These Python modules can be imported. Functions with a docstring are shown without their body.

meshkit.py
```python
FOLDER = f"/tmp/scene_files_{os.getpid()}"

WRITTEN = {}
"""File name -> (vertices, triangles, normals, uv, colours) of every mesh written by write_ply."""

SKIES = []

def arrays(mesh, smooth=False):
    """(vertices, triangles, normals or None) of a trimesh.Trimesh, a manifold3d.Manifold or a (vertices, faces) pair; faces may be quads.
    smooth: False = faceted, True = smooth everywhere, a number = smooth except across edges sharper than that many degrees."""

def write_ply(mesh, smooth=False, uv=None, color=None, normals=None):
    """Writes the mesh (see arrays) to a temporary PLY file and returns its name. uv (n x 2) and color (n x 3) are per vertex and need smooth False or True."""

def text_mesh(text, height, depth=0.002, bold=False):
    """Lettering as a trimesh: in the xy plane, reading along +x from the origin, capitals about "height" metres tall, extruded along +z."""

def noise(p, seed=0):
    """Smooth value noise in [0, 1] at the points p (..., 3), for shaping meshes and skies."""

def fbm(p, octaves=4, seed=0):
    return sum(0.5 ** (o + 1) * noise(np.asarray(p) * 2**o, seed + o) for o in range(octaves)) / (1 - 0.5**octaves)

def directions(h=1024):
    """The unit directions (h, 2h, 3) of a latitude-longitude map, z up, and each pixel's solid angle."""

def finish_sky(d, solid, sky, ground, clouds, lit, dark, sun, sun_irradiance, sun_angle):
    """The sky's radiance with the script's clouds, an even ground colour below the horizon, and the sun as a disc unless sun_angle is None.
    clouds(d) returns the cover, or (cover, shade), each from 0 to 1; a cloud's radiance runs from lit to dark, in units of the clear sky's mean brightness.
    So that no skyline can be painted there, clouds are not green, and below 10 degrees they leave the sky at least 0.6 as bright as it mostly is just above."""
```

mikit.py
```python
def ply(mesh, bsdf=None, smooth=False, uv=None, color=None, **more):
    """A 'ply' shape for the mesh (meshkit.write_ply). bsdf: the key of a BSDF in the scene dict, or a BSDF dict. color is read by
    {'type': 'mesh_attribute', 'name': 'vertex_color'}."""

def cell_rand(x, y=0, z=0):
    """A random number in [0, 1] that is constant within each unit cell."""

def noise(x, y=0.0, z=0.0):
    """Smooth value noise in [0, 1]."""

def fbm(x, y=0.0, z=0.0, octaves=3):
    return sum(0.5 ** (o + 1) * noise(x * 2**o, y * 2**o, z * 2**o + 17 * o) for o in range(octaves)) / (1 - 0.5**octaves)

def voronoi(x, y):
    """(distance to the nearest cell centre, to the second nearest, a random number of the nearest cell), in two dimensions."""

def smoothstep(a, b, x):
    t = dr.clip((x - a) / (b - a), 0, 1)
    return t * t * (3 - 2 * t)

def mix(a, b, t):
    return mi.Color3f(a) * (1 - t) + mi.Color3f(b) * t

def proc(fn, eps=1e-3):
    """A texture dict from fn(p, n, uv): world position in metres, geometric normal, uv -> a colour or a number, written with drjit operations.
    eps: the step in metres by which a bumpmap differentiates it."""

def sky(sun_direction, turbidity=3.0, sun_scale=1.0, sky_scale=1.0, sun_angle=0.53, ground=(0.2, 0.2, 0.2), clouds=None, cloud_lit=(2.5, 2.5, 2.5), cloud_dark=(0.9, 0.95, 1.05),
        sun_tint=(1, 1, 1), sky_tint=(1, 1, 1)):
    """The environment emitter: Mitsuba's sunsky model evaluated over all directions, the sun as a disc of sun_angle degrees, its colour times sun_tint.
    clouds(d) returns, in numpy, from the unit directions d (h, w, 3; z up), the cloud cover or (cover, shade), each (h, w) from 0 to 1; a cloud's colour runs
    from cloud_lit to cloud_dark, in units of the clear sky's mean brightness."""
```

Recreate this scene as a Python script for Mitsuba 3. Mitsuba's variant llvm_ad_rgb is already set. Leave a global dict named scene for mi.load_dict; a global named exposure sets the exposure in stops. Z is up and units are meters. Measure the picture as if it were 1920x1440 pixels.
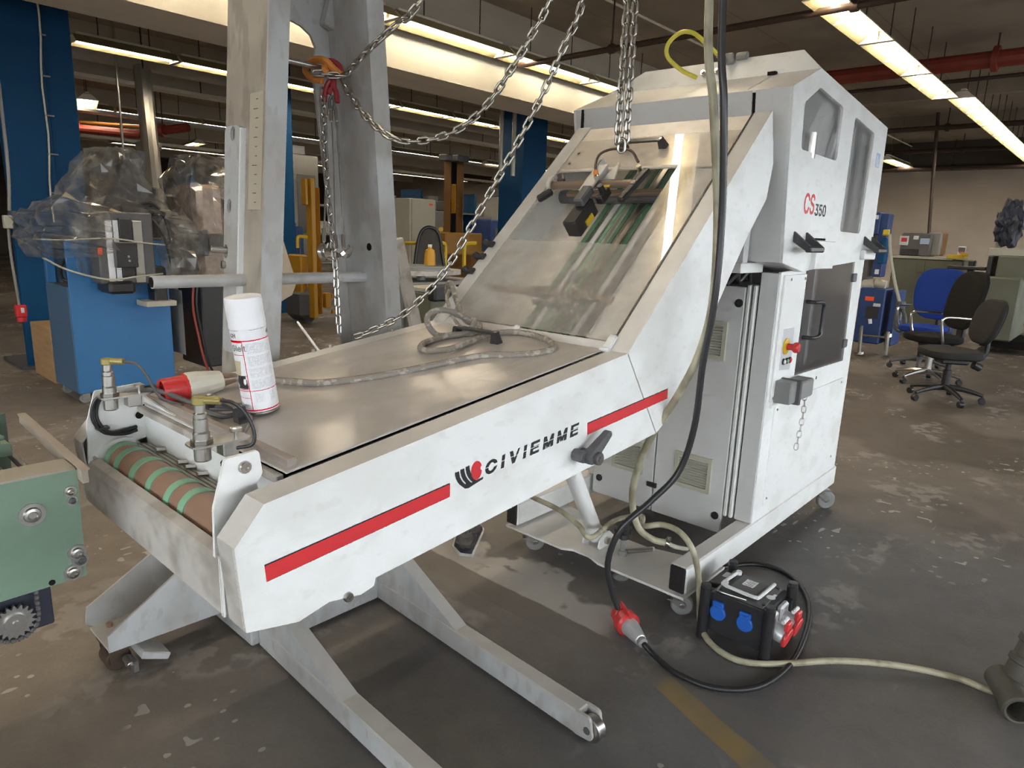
import math, random
import numpy as np
import trimesh
from shapely.geometry import Polygon
import drjit as dr
import mitsuba as mi
import mikit
import meshkit
from mikit import ply, proc, noise, fbm, smoothstep, mix

random.seed(7)
rng = np.random.default_rng(7)
scene, labels = {}, {}
T4 = mi.ScalarTransform4f

# ---------------------------------------------------------------- camera, light, exposure
exposure = 0.12
_R = np.array([[0.67133573, -0.74030544, 0.0354428], [-0.13767341, -0.17155058, -0.97550829], [0.72825433, 0.65001404, -0.21708841]])
_u, _s, _v = np.linalg.svd(_R)
_R = _u @ _v
CAM = np.array([0, 0, 1.35])
_m = np.eye(4)
_m[:3, 0], _m[:3, 1], _m[:3, 2], _m[:3, 3] = -_R[0], -_R[1], _R[2], CAM
scene['camera'] = {'type': 'perspective', 'fov': math.degrees(2 * math.atan(960 / 1273.5)), 'fov_axis': 'x', 'near_clip': 0.05, 'far_clip': 200.0,
                   'to_world': T4(_m.tolist())}
SKY = 50.0          # scale of the daylight that comes in through the openings of the wall on the right
TUBE = 43.0          # radiance of the fluorescent tubes
scene['sky'] = mikit.sky([0.3, 0.75, 0.6], turbidity=6.0, sun_scale=0.0, sky_scale=SKY, ground=(0.25, 0.25, 0.25),
                         clouds=lambda d: np.ones(d.shape[:2]), cloud_lit=(0.96, 1.02, 1.07), cloud_dark=(0.9, 0.95, 1.0))

# ---------------------------------------------------------------- materials
def rgb(c):
    return {'type': 'rgb', 'value': [float(x) for x in c]}

def M(name, col=None, rough=0.5, metal=0.0, spec=0.5, coat=0.0, tex=None, rtex=None, bump=None, bscale=1.0, coat_gloss=0.9):
    b = {'type': 'principled', 'base_color': proc(tex) if tex else rgb(col), 'roughness': proc(rtex) if rtex else float(rough), 'metallic': float(metal), 'specular': float(spec)}
    if coat:
        b['clearcoat'] = float(coat)
        b['clearcoat_gloss'] = float(coat_gloss)
    if bump:
        b = {'type': 'bumpmap', 'arbitrary': proc(bump), 'scale': float(bscale), 'bsdf': b}
    scene[name] = {'type': 'twosided', 'bsdf': b}
    return name

def t_paint(p, n, uv):
    d = fbm(p.x * 7, p.y * 7, p.z * 9, 4)
    s = smoothstep(0.60, 0.78, fbm(p.x * 31 + 5, p.y * 31, p.z * 45, 3))
    dust = smoothstep(0.05, 0.8, n.z) * (0.75 + 0.25 * d)
    c = mix((0.80, 0.815, 0.80), (0.73, 0.74, 0.715), smoothstep(0.42, 0.7, d))
    c = mix(c, (0.56, 0.54, 0.50), 0.22 * s)
    return mix(c, (0.50, 0.465, 0.425), 0.75 * dust)

def t_crane(p, n, uv):
    d = fbm(p.x * 9, p.y * 9, p.z * 4, 4)
    s = smoothstep(0.58, 0.70, fbm(p.x * 40, p.y * 40, p.z * 18, 3))
    c = mix((0.43, 0.44, 0.44), (0.36, 0.352, 0.338), smoothstep(0.4, 0.65, d))
    c = mix(c, (0.30, 0.27, 0.235), 0.3 * s)
    return mix(c, (0.44, 0.42, 0.385), 0.7 * smoothstep(0.3, 0.8, n.z))

def t_crane_face(p, n, uv):   # the grimy, worn paint of the crane's left column
    d = fbm(p.y * 8, p.z * 5, 3.0, 4)
    s = smoothstep(0.5, 0.72, fbm(p.y * 26, p.z * 9, 9.0, 4))
    c = mix((0.36, 0.33, 0.28), (0.285, 0.26, 0.22), smoothstep(0.35, 0.65, d))
    return mix(c, (0.19, 0.165, 0.135), 0.5 * s)

def t_deck(p, n, uv):
    d = fbm(p.x * 5, p.y * 6, 0.0, 4)
    s = fbm(p.x * 3 + 10, p.y * 55, 0.0, 3)
    c = mix((0.50, 0.468, 0.432), (0.40, 0.373, 0.345), smoothstep(0.35, 0.68, d))
    return mix(c, (0.43, 0.40, 0.36), 0.35 * smoothstep(0.55, 0.8, s))

def r_deck(p, n, uv):
    return 0.22 + 0.25 * smoothstep(0.35, 0.7, fbm(p.x * 5, p.y * 6, 0.0, 4))

def t_dirty(p, n, uv):    # raw grey sheet with grime
    d = fbm(p.x * 12, p.y * 12, p.z * 12, 4)
    return mix((0.42, 0.40, 0.375), (0.27, 0.25, 0.225), smoothstep(0.42, 0.72, d))

def t_tray(p, n, uv):
    d = fbm(p.x * 14, p.y * 14, p.z * 14, 3)
    return mix((0.80, 0.73, 0.63), (0.70, 0.63, 0.54), smoothstep(0.35, 0.7, d))

def t_floor(p, n, uv):
    x, y = p.x, p.y
    big = fbm(x * 0.55, y * 0.55, 1.0, 4)
    mid = fbm(x * 2.6, y * 2.6, 3.0, 4)
    fine = fbm(x * 17, y * 17, 5.0, 4)
    grit = noise(x * 160, y * 160)
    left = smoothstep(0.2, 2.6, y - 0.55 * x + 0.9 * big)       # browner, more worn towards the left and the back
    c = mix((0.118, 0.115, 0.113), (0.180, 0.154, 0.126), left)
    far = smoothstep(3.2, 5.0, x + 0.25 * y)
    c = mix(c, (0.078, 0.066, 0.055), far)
    wide = smoothstep(0.50, 0.66, fbm(x * 1.1 + 3, y * 1.5 + 8, 4.0, 4))
    c = mix(c, (0.20, 0.180, 0.160), 0.40 * wide)
    c = c * (0.72 + 0.55 * mid) * (0.90 + 0.2 * fine) * (0.95 + 0.1 * grit)
    # scuffed pale patches
    sc = smoothstep(0.60, 0.72, fbm(x * 1.9 + 7, y * 3.1, 2.0, 5)) * smoothstep(0.40, 0.62, fbm(x * 22, y * 22, 8.0, 3))
    c = mix(c, (0.33, 0.31, 0.29), 0.38 * sc)
    speck = smoothstep(0.86, 0.90, noise(x * 33, y * 33, 4.0)) * smoothstep(0.60, 0.75, noise(x * 3.1, y * 3.1, 9.0))
    c = mix(c, (0.5, 0.48, 0.44), 0.5 * speck)
    # filled joint strip that runs across under the machine, with pale filler spilled on its far side
    w = 0.012 * (fbm(x * 9, y * 9, 2.0, 3) - 0.5)
    strip = smoothstep(1.685, 1.69, x + w) * (1 - smoothstep(1.795, 1.80, x + w)) * smoothstep(-0.6, 0.9, y)
    c = mix(c, (0.130, 0.116, 0.100), 0.5 * strip)
    sp = smoothstep(1.80, 1.81, x + w) * (1 - smoothstep(1.97, 2.01, x + 0.34 * (fbm(x * 4, y * 6, 6.0, 4) - 0.45))) * smoothstep(1.1, 1.2, y) * (1 - smoothstep(2.2, 2.5, y))
    c = mix(c, (0.42, 0.40, 0.375), 0.88 * sp * smoothstep(0.15, 0.36, fbm(x * 14, y * 14, 3.0, 3)))
    sq = smoothstep(1.52, 1.53, x + w) * (1 - smoothstep(1.60, 1.62, x + w)) * smoothstep(0.95, 1.2, y) * smoothstep(0.42, 0.62, fbm(x * 7, y * 5, 4.0, 4))
    c = mix(c, (0.33, 0.31, 0.29), 0.65 * sq)
    # an old yellow line
    line = smoothstep(0.0, 0.008, 0.048 - dr.abs((x - 1.70) - 0.36 * (y - 0.78) + w))
    line = line * (1 - smoothstep(0.84, 0.90, y)) * (0.25 + 0.75 * smoothstep(0.35, 0.6, mid))
    return mix(c, (0.235, 0.165, 0.06), 0.85 * line)

def r_floor(p, n, uv):
    return 0.42 + 0.3 * fbm(p.x * 3, p.y * 3, 0.0, 3)

def t_ceiling(p, n, uv):
    d = fbm(p.x * 1.4, p.y * 1.4, p.z, 4)
    j = smoothstep(0.985, 0.995, dr.abs(2 * ((p.y / 1.25) - dr.floor(p.y / 1.25)) - 1))
    c = mix((0.33, 0.28, 0.22), (0.25, 0.21, 0.165), smoothstep(0.35, 0.7, d))
    return mix(c, (0.16, 0.13, 0.10), 0.6 * j)

def t_beam(p, n, uv):
    return mix((0.56, 0.50, 0.41), (0.46, 0.41, 0.335), fbm(p.x * 1.2, p.y * 3, p.z * 4, 4))

def t_wall(p, n, uv):
    d = fbm(p.x * 0.8, p.y * 0.8, p.z * 1.3, 4)
    return mix((0.62, 0.53, 0.43), (0.54, 0.46, 0.37), smoothstep(0.35, 0.7, d))

def t_card(p, n, uv):
    return mix((0.42, 0.27, 0.14), (0.34, 0.21, 0.105), fbm(p.x * 9, p.y * 9, p.z * 30, 4))

def t_hose(p, n, uv):
    return mix((0.40, 0.38, 0.27), (0.25, 0.225, 0.155), smoothstep(0.4, 0.7, fbm(p.x * 25, p.y * 25, p.z * 14, 3)))

def t_cord(p, n, uv):
    return mix((0.19, 0.172, 0.148), (0.33, 0.30, 0.26), smoothstep(0.52, 0.66, fbm(p.x * 60, p.y * 60, p.z * 60, 3)))

def t_olive(p, n, uv):
    return mix((0.115, 0.125, 0.085), (0.085, 0.09, 0.065), fbm(p.x * 2, p.y * 2, p.z * 3, 3))

def t_green(p, n, uv):
    d = fbm(p.x * 6, p.y * 6, p.z * 6, 4)
    return mix((0.185, 0.275, 0.205), (0.155, 0.235, 0.172), smoothstep(0.35, 0.7, d))

def t_greentop(p, n, uv):
    d = fbm(p.x * 9, p.y * 9, 0.0, 4)
    return mix((0.34, 0.31, 0.25), (0.23, 0.21, 0.15), smoothstep(0.4, 0.65, d))

M('white_paint', tex=t_paint, rough=0.38, spec=0.45)
M('white_plain', (0.78, 0.79, 0.775), 0.4)
M('bracket_white', (0.72, 0.74, 0.735), 0.4)
M('grey_panel', (0.60, 0.605, 0.60), 0.42)
M('crane_paint', tex=t_crane, rough=0.45, spec=0.4)
M('crane_face', tex=t_crane_face, rough=0.55, spec=0.35)
M('deck_cover', tex=t_deck, rtex=r_deck, spec=0.5, coat=0.4, coat_gloss=0.97)
M('dirty_sheet', tex=t_dirty, rough=0.5)
M('tray_sheet', tex=t_tray, rough=0.4)
M('roller_rust', (0.235, 0.145, 0.105), 0.45, spec=0.5)
M('rail_brown', (0.26, 0.225, 0.20), 0.5)
M('belt_green', (0.20, 0.40, 0.265), 0.55)
M('belt_dark', (0.06, 0.15, 0.095), 0.5)
M('plate_olive', (0.20, 0.20, 0.17), 0.45)
M('black_plastic', (0.018, 0.018, 0.019), 0.4)
M('black_satin', (0.030, 0.030, 0.032), 0.3)
M('dark_void', (0.012, 0.011, 0.010), 0.8, spec=0.1)
M('dark_grey', (0.085, 0.085, 0.088), 0.45)
M('mid_grey', (0.22, 0.22, 0.215), 0.5)
M('steel', (0.50, 0.49, 0.47), 0.32, metal=1.0)
M('chrome', (0.72, 0.71, 0.69), 0.16, metal=1.0)
M('zinc', (0.47, 0.455, 0.42), 0.24, metal=1.0)
M('brass_dirty', (0.34, 0.29, 0.11), 0.4, metal=0.5)
M('aluminium', (0.66, 0.67, 0.69), 0.4, metal=0.55)
M('brown_rod', (0.25, 0.185, 0.14), 0.3, metal=0.35)
M('red_paint', (0.60, 0.030, 0.036), 0.42)
M('red_plastic', (0.56, 0.040, 0.040), 0.33)
M('hook_red', (0.23, 0.020, 0.026), 0.45)
M('hook_orange', (0.55, 0.20, 0.035), 0.5)
M('black_print', (0.016, 0.015, 0.017), 0.5)
M('grey_print', (0.55, 0.57, 0.60), 0.6)
M('pale_blue_print', (0.40, 0.52, 0.70), 0.6)
M('cap_white', (0.84, 0.85, 0.87), 0.35)
M('cream_plastic', (0.66, 0.63, 0.53), 0.4)
M('yellow', (0.62, 0.42, 0.02), 0.45)
M('yellow_hose', (0.62, 0.56, 0.07), 0.42)
M('amber', (0.52, 0.26, 0.018), 0.45)
M('amber_dark', (0.15, 0.072, 0.016), 0.5)
M('scale_paper', (0.40, 0.36, 0.285), 0.6)
M('amber_mid', (0.30, 0.14, 0.02), 0.5)
M('navy_dark', (0.016, 0.020, 0.034), 0.5)
M('blue_bright', (0.032, 0.155, 0.37), 0.42)
M('blue_side', (0.06, 0.12, 0.20), 0.5)
M('blue_steel', (0.005, 0.058, 0.150), 0.6, spec=0.2)
M('blue_navy', (0.012, 0.04, 0.15), 0.45)
M('blue_fabric', (0.014, 0.042, 0.24), 0.85, spec=0.2)
M('blue_cap', (0.02, 0.12, 0.50), 0.4)
M('orange_label', (0.85, 0.10, 0.03), 0.5)
M('fabric_black', (0.011, 0.0105, 0.010), 0.85, spec=0.2)
M('fabric_grey', (0.026, 0.026, 0.025), 0.8, spec=0.25)
M('cardboard', tex=t_card, rough=0.8, spec=0.2)
M('hose_beige', tex=t_hose, rough=0.4)
M('cord_grey', tex=t_cord, rough=0.55)
M('olive_paint', tex=t_olive, rough=0.5)
M('green_paint', tex=t_green, rough=0.36, spec=0.5)
M('green_top', tex=t_greentop, rough=0.5)
M('green_roller', (0.36, 0.47, 0.385), 0.35)
M('board_brown', (0.34, 0.29, 0.235), 0.5)
M('pvc_dark', (0.060, 0.057, 0.045), 0.55)
M('red_pipe', (0.26, 0.045, 0.028), 0.5)
M('pipe_dark', (0.055, 0.034, 0.024), 0.5)
M('duct', (0.50, 0.47, 0.41), 0.35, metal=0.7)
M('cabinet_beige', (0.44, 0.42, 0.345), 0.5)
M('vent_beige', (0.42, 0.415, 0.34), 0.5)
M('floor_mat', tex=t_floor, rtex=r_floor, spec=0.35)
M('ceiling_mat', tex=t_ceiling, rough=0.9, spec=0.1)
M('beam_mat', tex=t_beam, rough=0.85, spec=0.15)
M('wall_mat', tex=t_wall, rough=0.9, spec=0.15)
M('wall_dark', (0.10, 0.085, 0.068), 0.9, spec=0.1)
M('lamp_white', (0.80, 0.74, 0.60), 0.45)
M('lamp_reflector', (0.30, 0.25, 0.125), 0.5)
scene['clear_sheet'] = {'type': 'thindielectric', 'int_ior': 1.5}
scene['dusty_clear'] = {'type': 'blendbsdf', 'weight': proc(lambda p, n, uv: 0.24 + 0.10 * smoothstep(0.3, 0.75, fbm(p.x * 14, p.y * 14, p.z * 14, 4))),
                        'a': {'type': 'thindielectric', 'int_ior': 1.5}, 'b': {'type': 'twosided', 'bsdf': {'type': 'diffuse', 'reflectance': rgb((0.74, 0.68, 0.59))}}}
scene['film_clear'] = {'type': 'blendbsdf', 'weight': proc(lambda p, n, uv: 0.05 + 0.16 * smoothstep(0.4, 0.8, fbm(p.x * 12, p.y * 12, p.z * 7, 4))),
                       'a': {'type': 'thindielectric', 'int_ior': 1.6},
                       'b': {'type': 'twosided', 'bsdf': {'type': 'principled', 'base_color': rgb((0.52, 0.49, 0.43)), 'roughness': 0.18, 'specular': 1.0}}}
scene['smoked_sheet'] = {'type': 'blendbsdf', 'weight': 0.45, 'a': {'type': 'thindielectric', 'int_ior': 1.5},
                         'b': {'type': 'twosided', 'bsdf': {'type': 'principled', 'base_color': rgb((0.115, 0.105, 0.105)), 'roughness': 0.16, 'specular': 0.6}}}
scene['grey_sheet'] = {'type': 'blendbsdf', 'weight': 0.24, 'a': {'type': 'thindielectric', 'int_ior': 1.5},
                       'b': {'type': 'twosided', 'bsdf': {'type': 'principled', 'base_color': rgb((0.60, 0.61, 0.61)), 'roughness': 0.14, 'specular': 0.6}}}
scene['chair_mesh'] = {'type': 'twosided', 'bsdf': {'type': 'principled', 'base_color': rgb((0.035, 0.030, 0.026)), 'roughness': 0.7}}

# ---------------------------------------------------------------- mesh helpers
def TM(v, f):
    return trimesh.Trimesh(np.asarray(v, float), np.asarray(f, int), process=False)

def cat(*ms):
    out = []
    for m in ms:
        out.extend(m if isinstance(m, (list, tuple)) else [m])
    return out[0] if len(out) == 1 else trimesh.util.concatenate(out)

_tmpl = None
def box(x0, x1, y0, y1, z0, z1, b=0.0):
    """Box, its edges chamfered by b."""
    global _tmpl
    x0, x1 = sorted((x0, x1)); y0, y1 = sorted((y0, y1)); z0, z1 = sorted((z0, z1))
    b = min(b, 0.45 * min(x1 - x0, y1 - y0, z1 - z0))
    if b <= 0:
        m = trimesh.creation.box((x1 - x0, y1 - y0, z1 - z0))
        m.apply_translation(((x0 + x1) / 2, (y0 + y1) / 2, (z0 + z1) / 2))
        return TM(m.vertices, m.faces)
    if _tmpl is None:
        pts = []
        for sx in (0, 1):
            for sy in (0, 1):
                for sz in (0, 1):
                    for k in range(3):
                        pts.append(((sx, sy, sz), tuple(0 if k == a else 1 for a in range(3))))
        P = np.array([[(1 - 2 * s) * (i * 0.2) + s for s, i in zip(S, I)] for S, I in pts], float)
        h = trimesh.convex.convex_hull(P)
        idx = [int(np.argmin(np.linalg.norm(P - v, axis=1))) for v in h.vertices]
        _tmpl = ([pts[i] for i in idx], np.array(h.faces))
    lo, hi = (x0, y0, z0), (x1, y1, z1)
    v = [[(hi[a] - b * I[a]) if S[a] else (lo[a] + b * I[a]) for a in range(3)] for S, I in _tmpl[0]]
    return TM(v, _tmpl[1])

AX = {'xz': (0, 2, 1), 'yz': (1, 2, 0), 'xy': (0, 1, 2)}
def prism(poly, lo, hi, plane='xz', holes=()):
    """Extrudes a polygon drawn in the plane between lo and hi on the third axis."""
    P = Polygon(poly, holes)
    if not P.is_valid:
        P = P.buffer(0)
    m = trimesh.creation.extrude_polygon(P, abs(hi - lo), engine='earcut')
    a, b, c = AX[plane]
    v = np.zeros_like(m.vertices)
    v[:, a], v[:, b], v[:, c] = m.vertices[:, 0], m.vertices[:, 1], m.vertices[:, 2] + min(lo, hi)
    f = m.faces if plane != 'xz' else m.faces[:, ::-1]
    return TM(v, f)

def rpoly(x0, x1, y0, y1, r, k=4):
    out = []
    for cx, cy, a0 in ((x1 - r, y1 - r, 0), (x0 + r, y1 - r, 90), (x0 + r, y0 + r, 180), (x1 - r, y0 + r, 270)):
        for i in range(k + 1):
            a = math.radians(a0 + 90 * i / k)
            out.append((cx + r * math.cos(a), cy + r * math.sin(a)))
    return out

def round_poly(pts, r):
    return list(Polygon(pts).buffer(-r).buffer(r, quad_segs=4).exterior.coords)[:-1]

def smooth_path(pts, k=6, closed=False):
    p = np.asarray(pts, float)
    n = len(p)
    out = []
    for i in range(n if closed else n - 1):
        if closed:
            a, b, c, d = p[(i - 1) % n], p[i], p[(i + 1) % n], p[(i + 2) % n]
        else:
            b, c = p[i], p[i + 1]
            a = p[i - 1] if i else 2 * b - c
            d = p[i + 2] if i + 2 < n else 2 * c - b
        for t in np.arange(k) / k:
            out.append(0.5 * (2 * b + (c - a) * t + (2 * a - 5 * b + 4 * c - d) * t * t + (3 * b - a - 3 * c + d) * t ** 3))
    if not closed:
        out.append(p[-1])
    return np.array(out)

def tube(pts, r, n=10, k=0, closed=False, cap=True):
    p = smooth_path(pts, k, closed) if k else np.asarray(pts, float)
    m = len(p)
    R = np.broadcast_to(np.asarray(r, float), (m,)) if np.ndim(r) == 0 or len(r) == m else np.interp(np.linspace(0, 1, m), np.linspace(0, 1, len(r)), r)
    t = (np.roll(p, -1, 0) - np.roll(p, 1, 0)) if closed else np.gradient(p, axis=0)
    t /= np.linalg.norm(t, axis=1, keepdims=True) + 1e-12
    u = np.cross(t[0], [0, 0, 1.0] if abs(t[0][2]) < 0.9 else [1.0, 0, 0])
    u /= np.linalg.norm(u)
    ang = np.arange(n) * 2 * np.pi / n
    v = []
    for i in range(m):
        u = u - t[i] * (u @ t[i])
        u /= np.linalg.norm(u)
        w = np.cross(t[i], u)
        v.append(p[i] + R[i] * (np.cos(ang)[:, None] * u + np.sin(ang)[:, None] * w))
    v = np.concatenate(v)
    f = []
    for i in range(m if closed else m - 1):
        a, b = i * n, ((i + 1) % m) * n
        for j in range(n):
            q = (j + 1) % n
            f += [(a + j, a + q, b + q), (a + j, b + q, b + j)]
    if cap and not closed:
        c0, c1 = len(v), len(v) + 1
        v = np.vstack([v, p[0], p[-1]])
        for j in range(n):
            q = (j + 1) % n
            f += [(c0, q, j), (c1, (m - 1) * n + j, (m - 1) * n + q)]
    return TM(v, f)

def lathe(prof, p0, axis=(0, 0, 1), n=24):
    """prof: (radius, height along the axis) pairs from p0."""
    axis = np.asarray(axis, float); axis /= np.linalg.norm(axis)
    u = np.cross(axis, [0, 0, 1.0] if abs(axis[2]) < 0.9 else [1.0, 0, 0]); u /= np.linalg.norm(u)
    w = np.cross(axis, u)
    ang = np.arange(n) * 2 * np.pi / n
    v = [np.asarray(p0) + axis * h + max(r, 1e-5) * (np.cos(a) * u + np.sin(a) * w) for r, h in prof for a in ang]
    f = []
    for i in range(len(prof) - 1):
        for j in range(n):
            q = (j + 1) % n
            f += [(i * n + j, i * n + q, (i + 1) * n + q), (i * n + j, (i + 1) * n + q, (i + 1) * n + j)]
    return TM(v, f)

def cyl(p0, p1, r, n=18, b=0.0, r1=None):
    p0, p1 = np.asarray(p0, float), np.asarray(p1, float)
    h = np.linalg.norm(p1 - p0)
    r1 = r if r1 is None else r1
    prof = [(0, 0), (r - b, 0), (r, b), (r1, h - b), (r1 - b, h), (0, h)] if b else [(0, 0), (r, 0), (r1, h), (0, h)]
    return lathe(prof, p0, p1 - p0, n)

def ring(c, axis, r0, r1, h, n=24):
    return lathe([(r0, 0), (r1, 0), (r1, h), (r0, h), (r0, 0)], c, axis, n)

def xf(m, mat):
    m = m.copy()
    m.apply_transform(np.asarray(mat, float))
    return m

def frame(o, u, v, w):
    m = np.eye(4)
    m[:3, 0], m[:3, 1], m[:3, 2], m[:3, 3] = u, v, w, o
    return m

def rotz(a, o=(0, 0, 0)):
    c, s = math.cos(math.radians(a)), math.sin(math.radians(a))
    return frame(o, (c, s, 0), (-s, c, 0), (0, 0, 1))

def loft(rings, closed=True, cap=False):
    n = len(rings[0])
    v = np.concatenate([np.asarray(r, float) for r in rings])
    f = []
    for i in range(len(rings) - 1):
        for j in range(n if closed else n - 1):
            q = (j + 1) % n
            f += [(i * n + j, i * n + q, (i + 1) * n + q), (i * n + j, (i + 1) * n + q, (i + 1) * n + j)]
    if cap:
        for i in (0, len(rings) - 1):
            c = len(v)
            v = np.vstack([v, v[i * n:(i + 1) * n].mean(0)])
            for j in range(n):
                f.append((c, i * n + (j + 1) % n, i * n + j) if i == 0 else (c, i * n + j, i * n + (j + 1) % n))
    return TM(v, f)

def strip(poly, y0, y1, t=0.003):
    """A bent sheet: a polyline in the xz plane swept from y0 to y1, t thick (inwards)."""
    p = np.asarray(poly, float)
    d = np.gradient(p, axis=0)
    nrm = np.stack([d[:, 1], -d[:, 0]], 1); nrm /= np.linalg.norm(nrm, axis=1, keepdims=True)
    q = p + nrm * t
    pts = [tuple(a) for a in p] + [tuple(a) for a in q[::-1]]
    return prism(pts, y0, y1, 'xz')

# ---------------------------------------------------------------- registration
ZOFF = 0.0
def _number(name, taken):
    if name not in taken:
        return name
    i = 1
    while f'{name}_{i:03d}' in taken:
        i += 1
    return f'{name}_{i:03d}'

_used = set()
def _put(key, mesh, mat, smooth):
    if isinstance(mesh, dict):
        d = dict(mesh)
        scene[key] = d
        return
    if ZOFF:
        mesh = mesh.copy(); mesh.apply_translation((0, 0, ZOFF))
    scene[key] = ply(mesh, mat, smooth)

def thing(name, label, cat_, group=None):
    key = _number(name, _used); _used.add(key)
    labels[key] = {'label': label, 'category': cat_}
    if group:
        labels[key]['group'] = group
    return key

def solo(name, label, cat_, mesh, mat, smooth=30, group=None):
    key = thing(name, label, cat_, group)
    _put(key, mesh, mat, smooth)
    return key

def struct(name, mesh, mat, smooth=False, label=None):
    key = _number(name, _used); _used.add(key)
    labels[key] = {'kind': 'structure'}
    if label:
        labels[key]['label'] = label
    if mesh is not None:
        _put(key, mesh, mat, smooth)
    return key

def part(parent, name, mesh, mat=None, smooth=30, label=None, stuff=False):
    key = _number(f'{parent}__{name}', _used); _used.add(key)
    _put(key, mesh, mat, smooth)
    if label or stuff:
        labels[key] = {}
        if label:
            labels[key]['label'] = label
        if stuff:
            labels[key]['kind'] = 'stuff'
    return key

def screw(parent, p, axis, r=0.006, h=0.004, mat='zinc', name='screw'):
    a = np.asarray(axis, float)
    return part(parent, name, lathe([(0, h * 0.6), (r * 0.45, h * 0.6), (r * 0.45, h), (r * 0.85, h), (r, h * 0.5), (r, -0.001)], p, a, 12), mat)

def text_on(txt, h, o, e1, e2, e3, bold=True, shear=0.0, sx=1.0, slit=None, depth=0.0007):
    m = meshkit.text_mesh(txt, h, depth, bold)
    m = TM(m.vertices, m.faces)
    if slit:
        lo = m.slice_plane([0, h * slit[0], 0], [0, -1, 0]); hi = m.slice_plane([0, h * slit[1], 0], [0, 1, 0])
        m = TM(*[cat(lo, hi).__getattribute__(k) for k in ('vertices', 'faces')])
    v = m.vertices.copy()
    v[:, 0] = (v[:, 0] + shear * v[:, 1]) * sx
    return xf(TM(v, m.faces), frame(o, e1, e2, e3))
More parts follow.
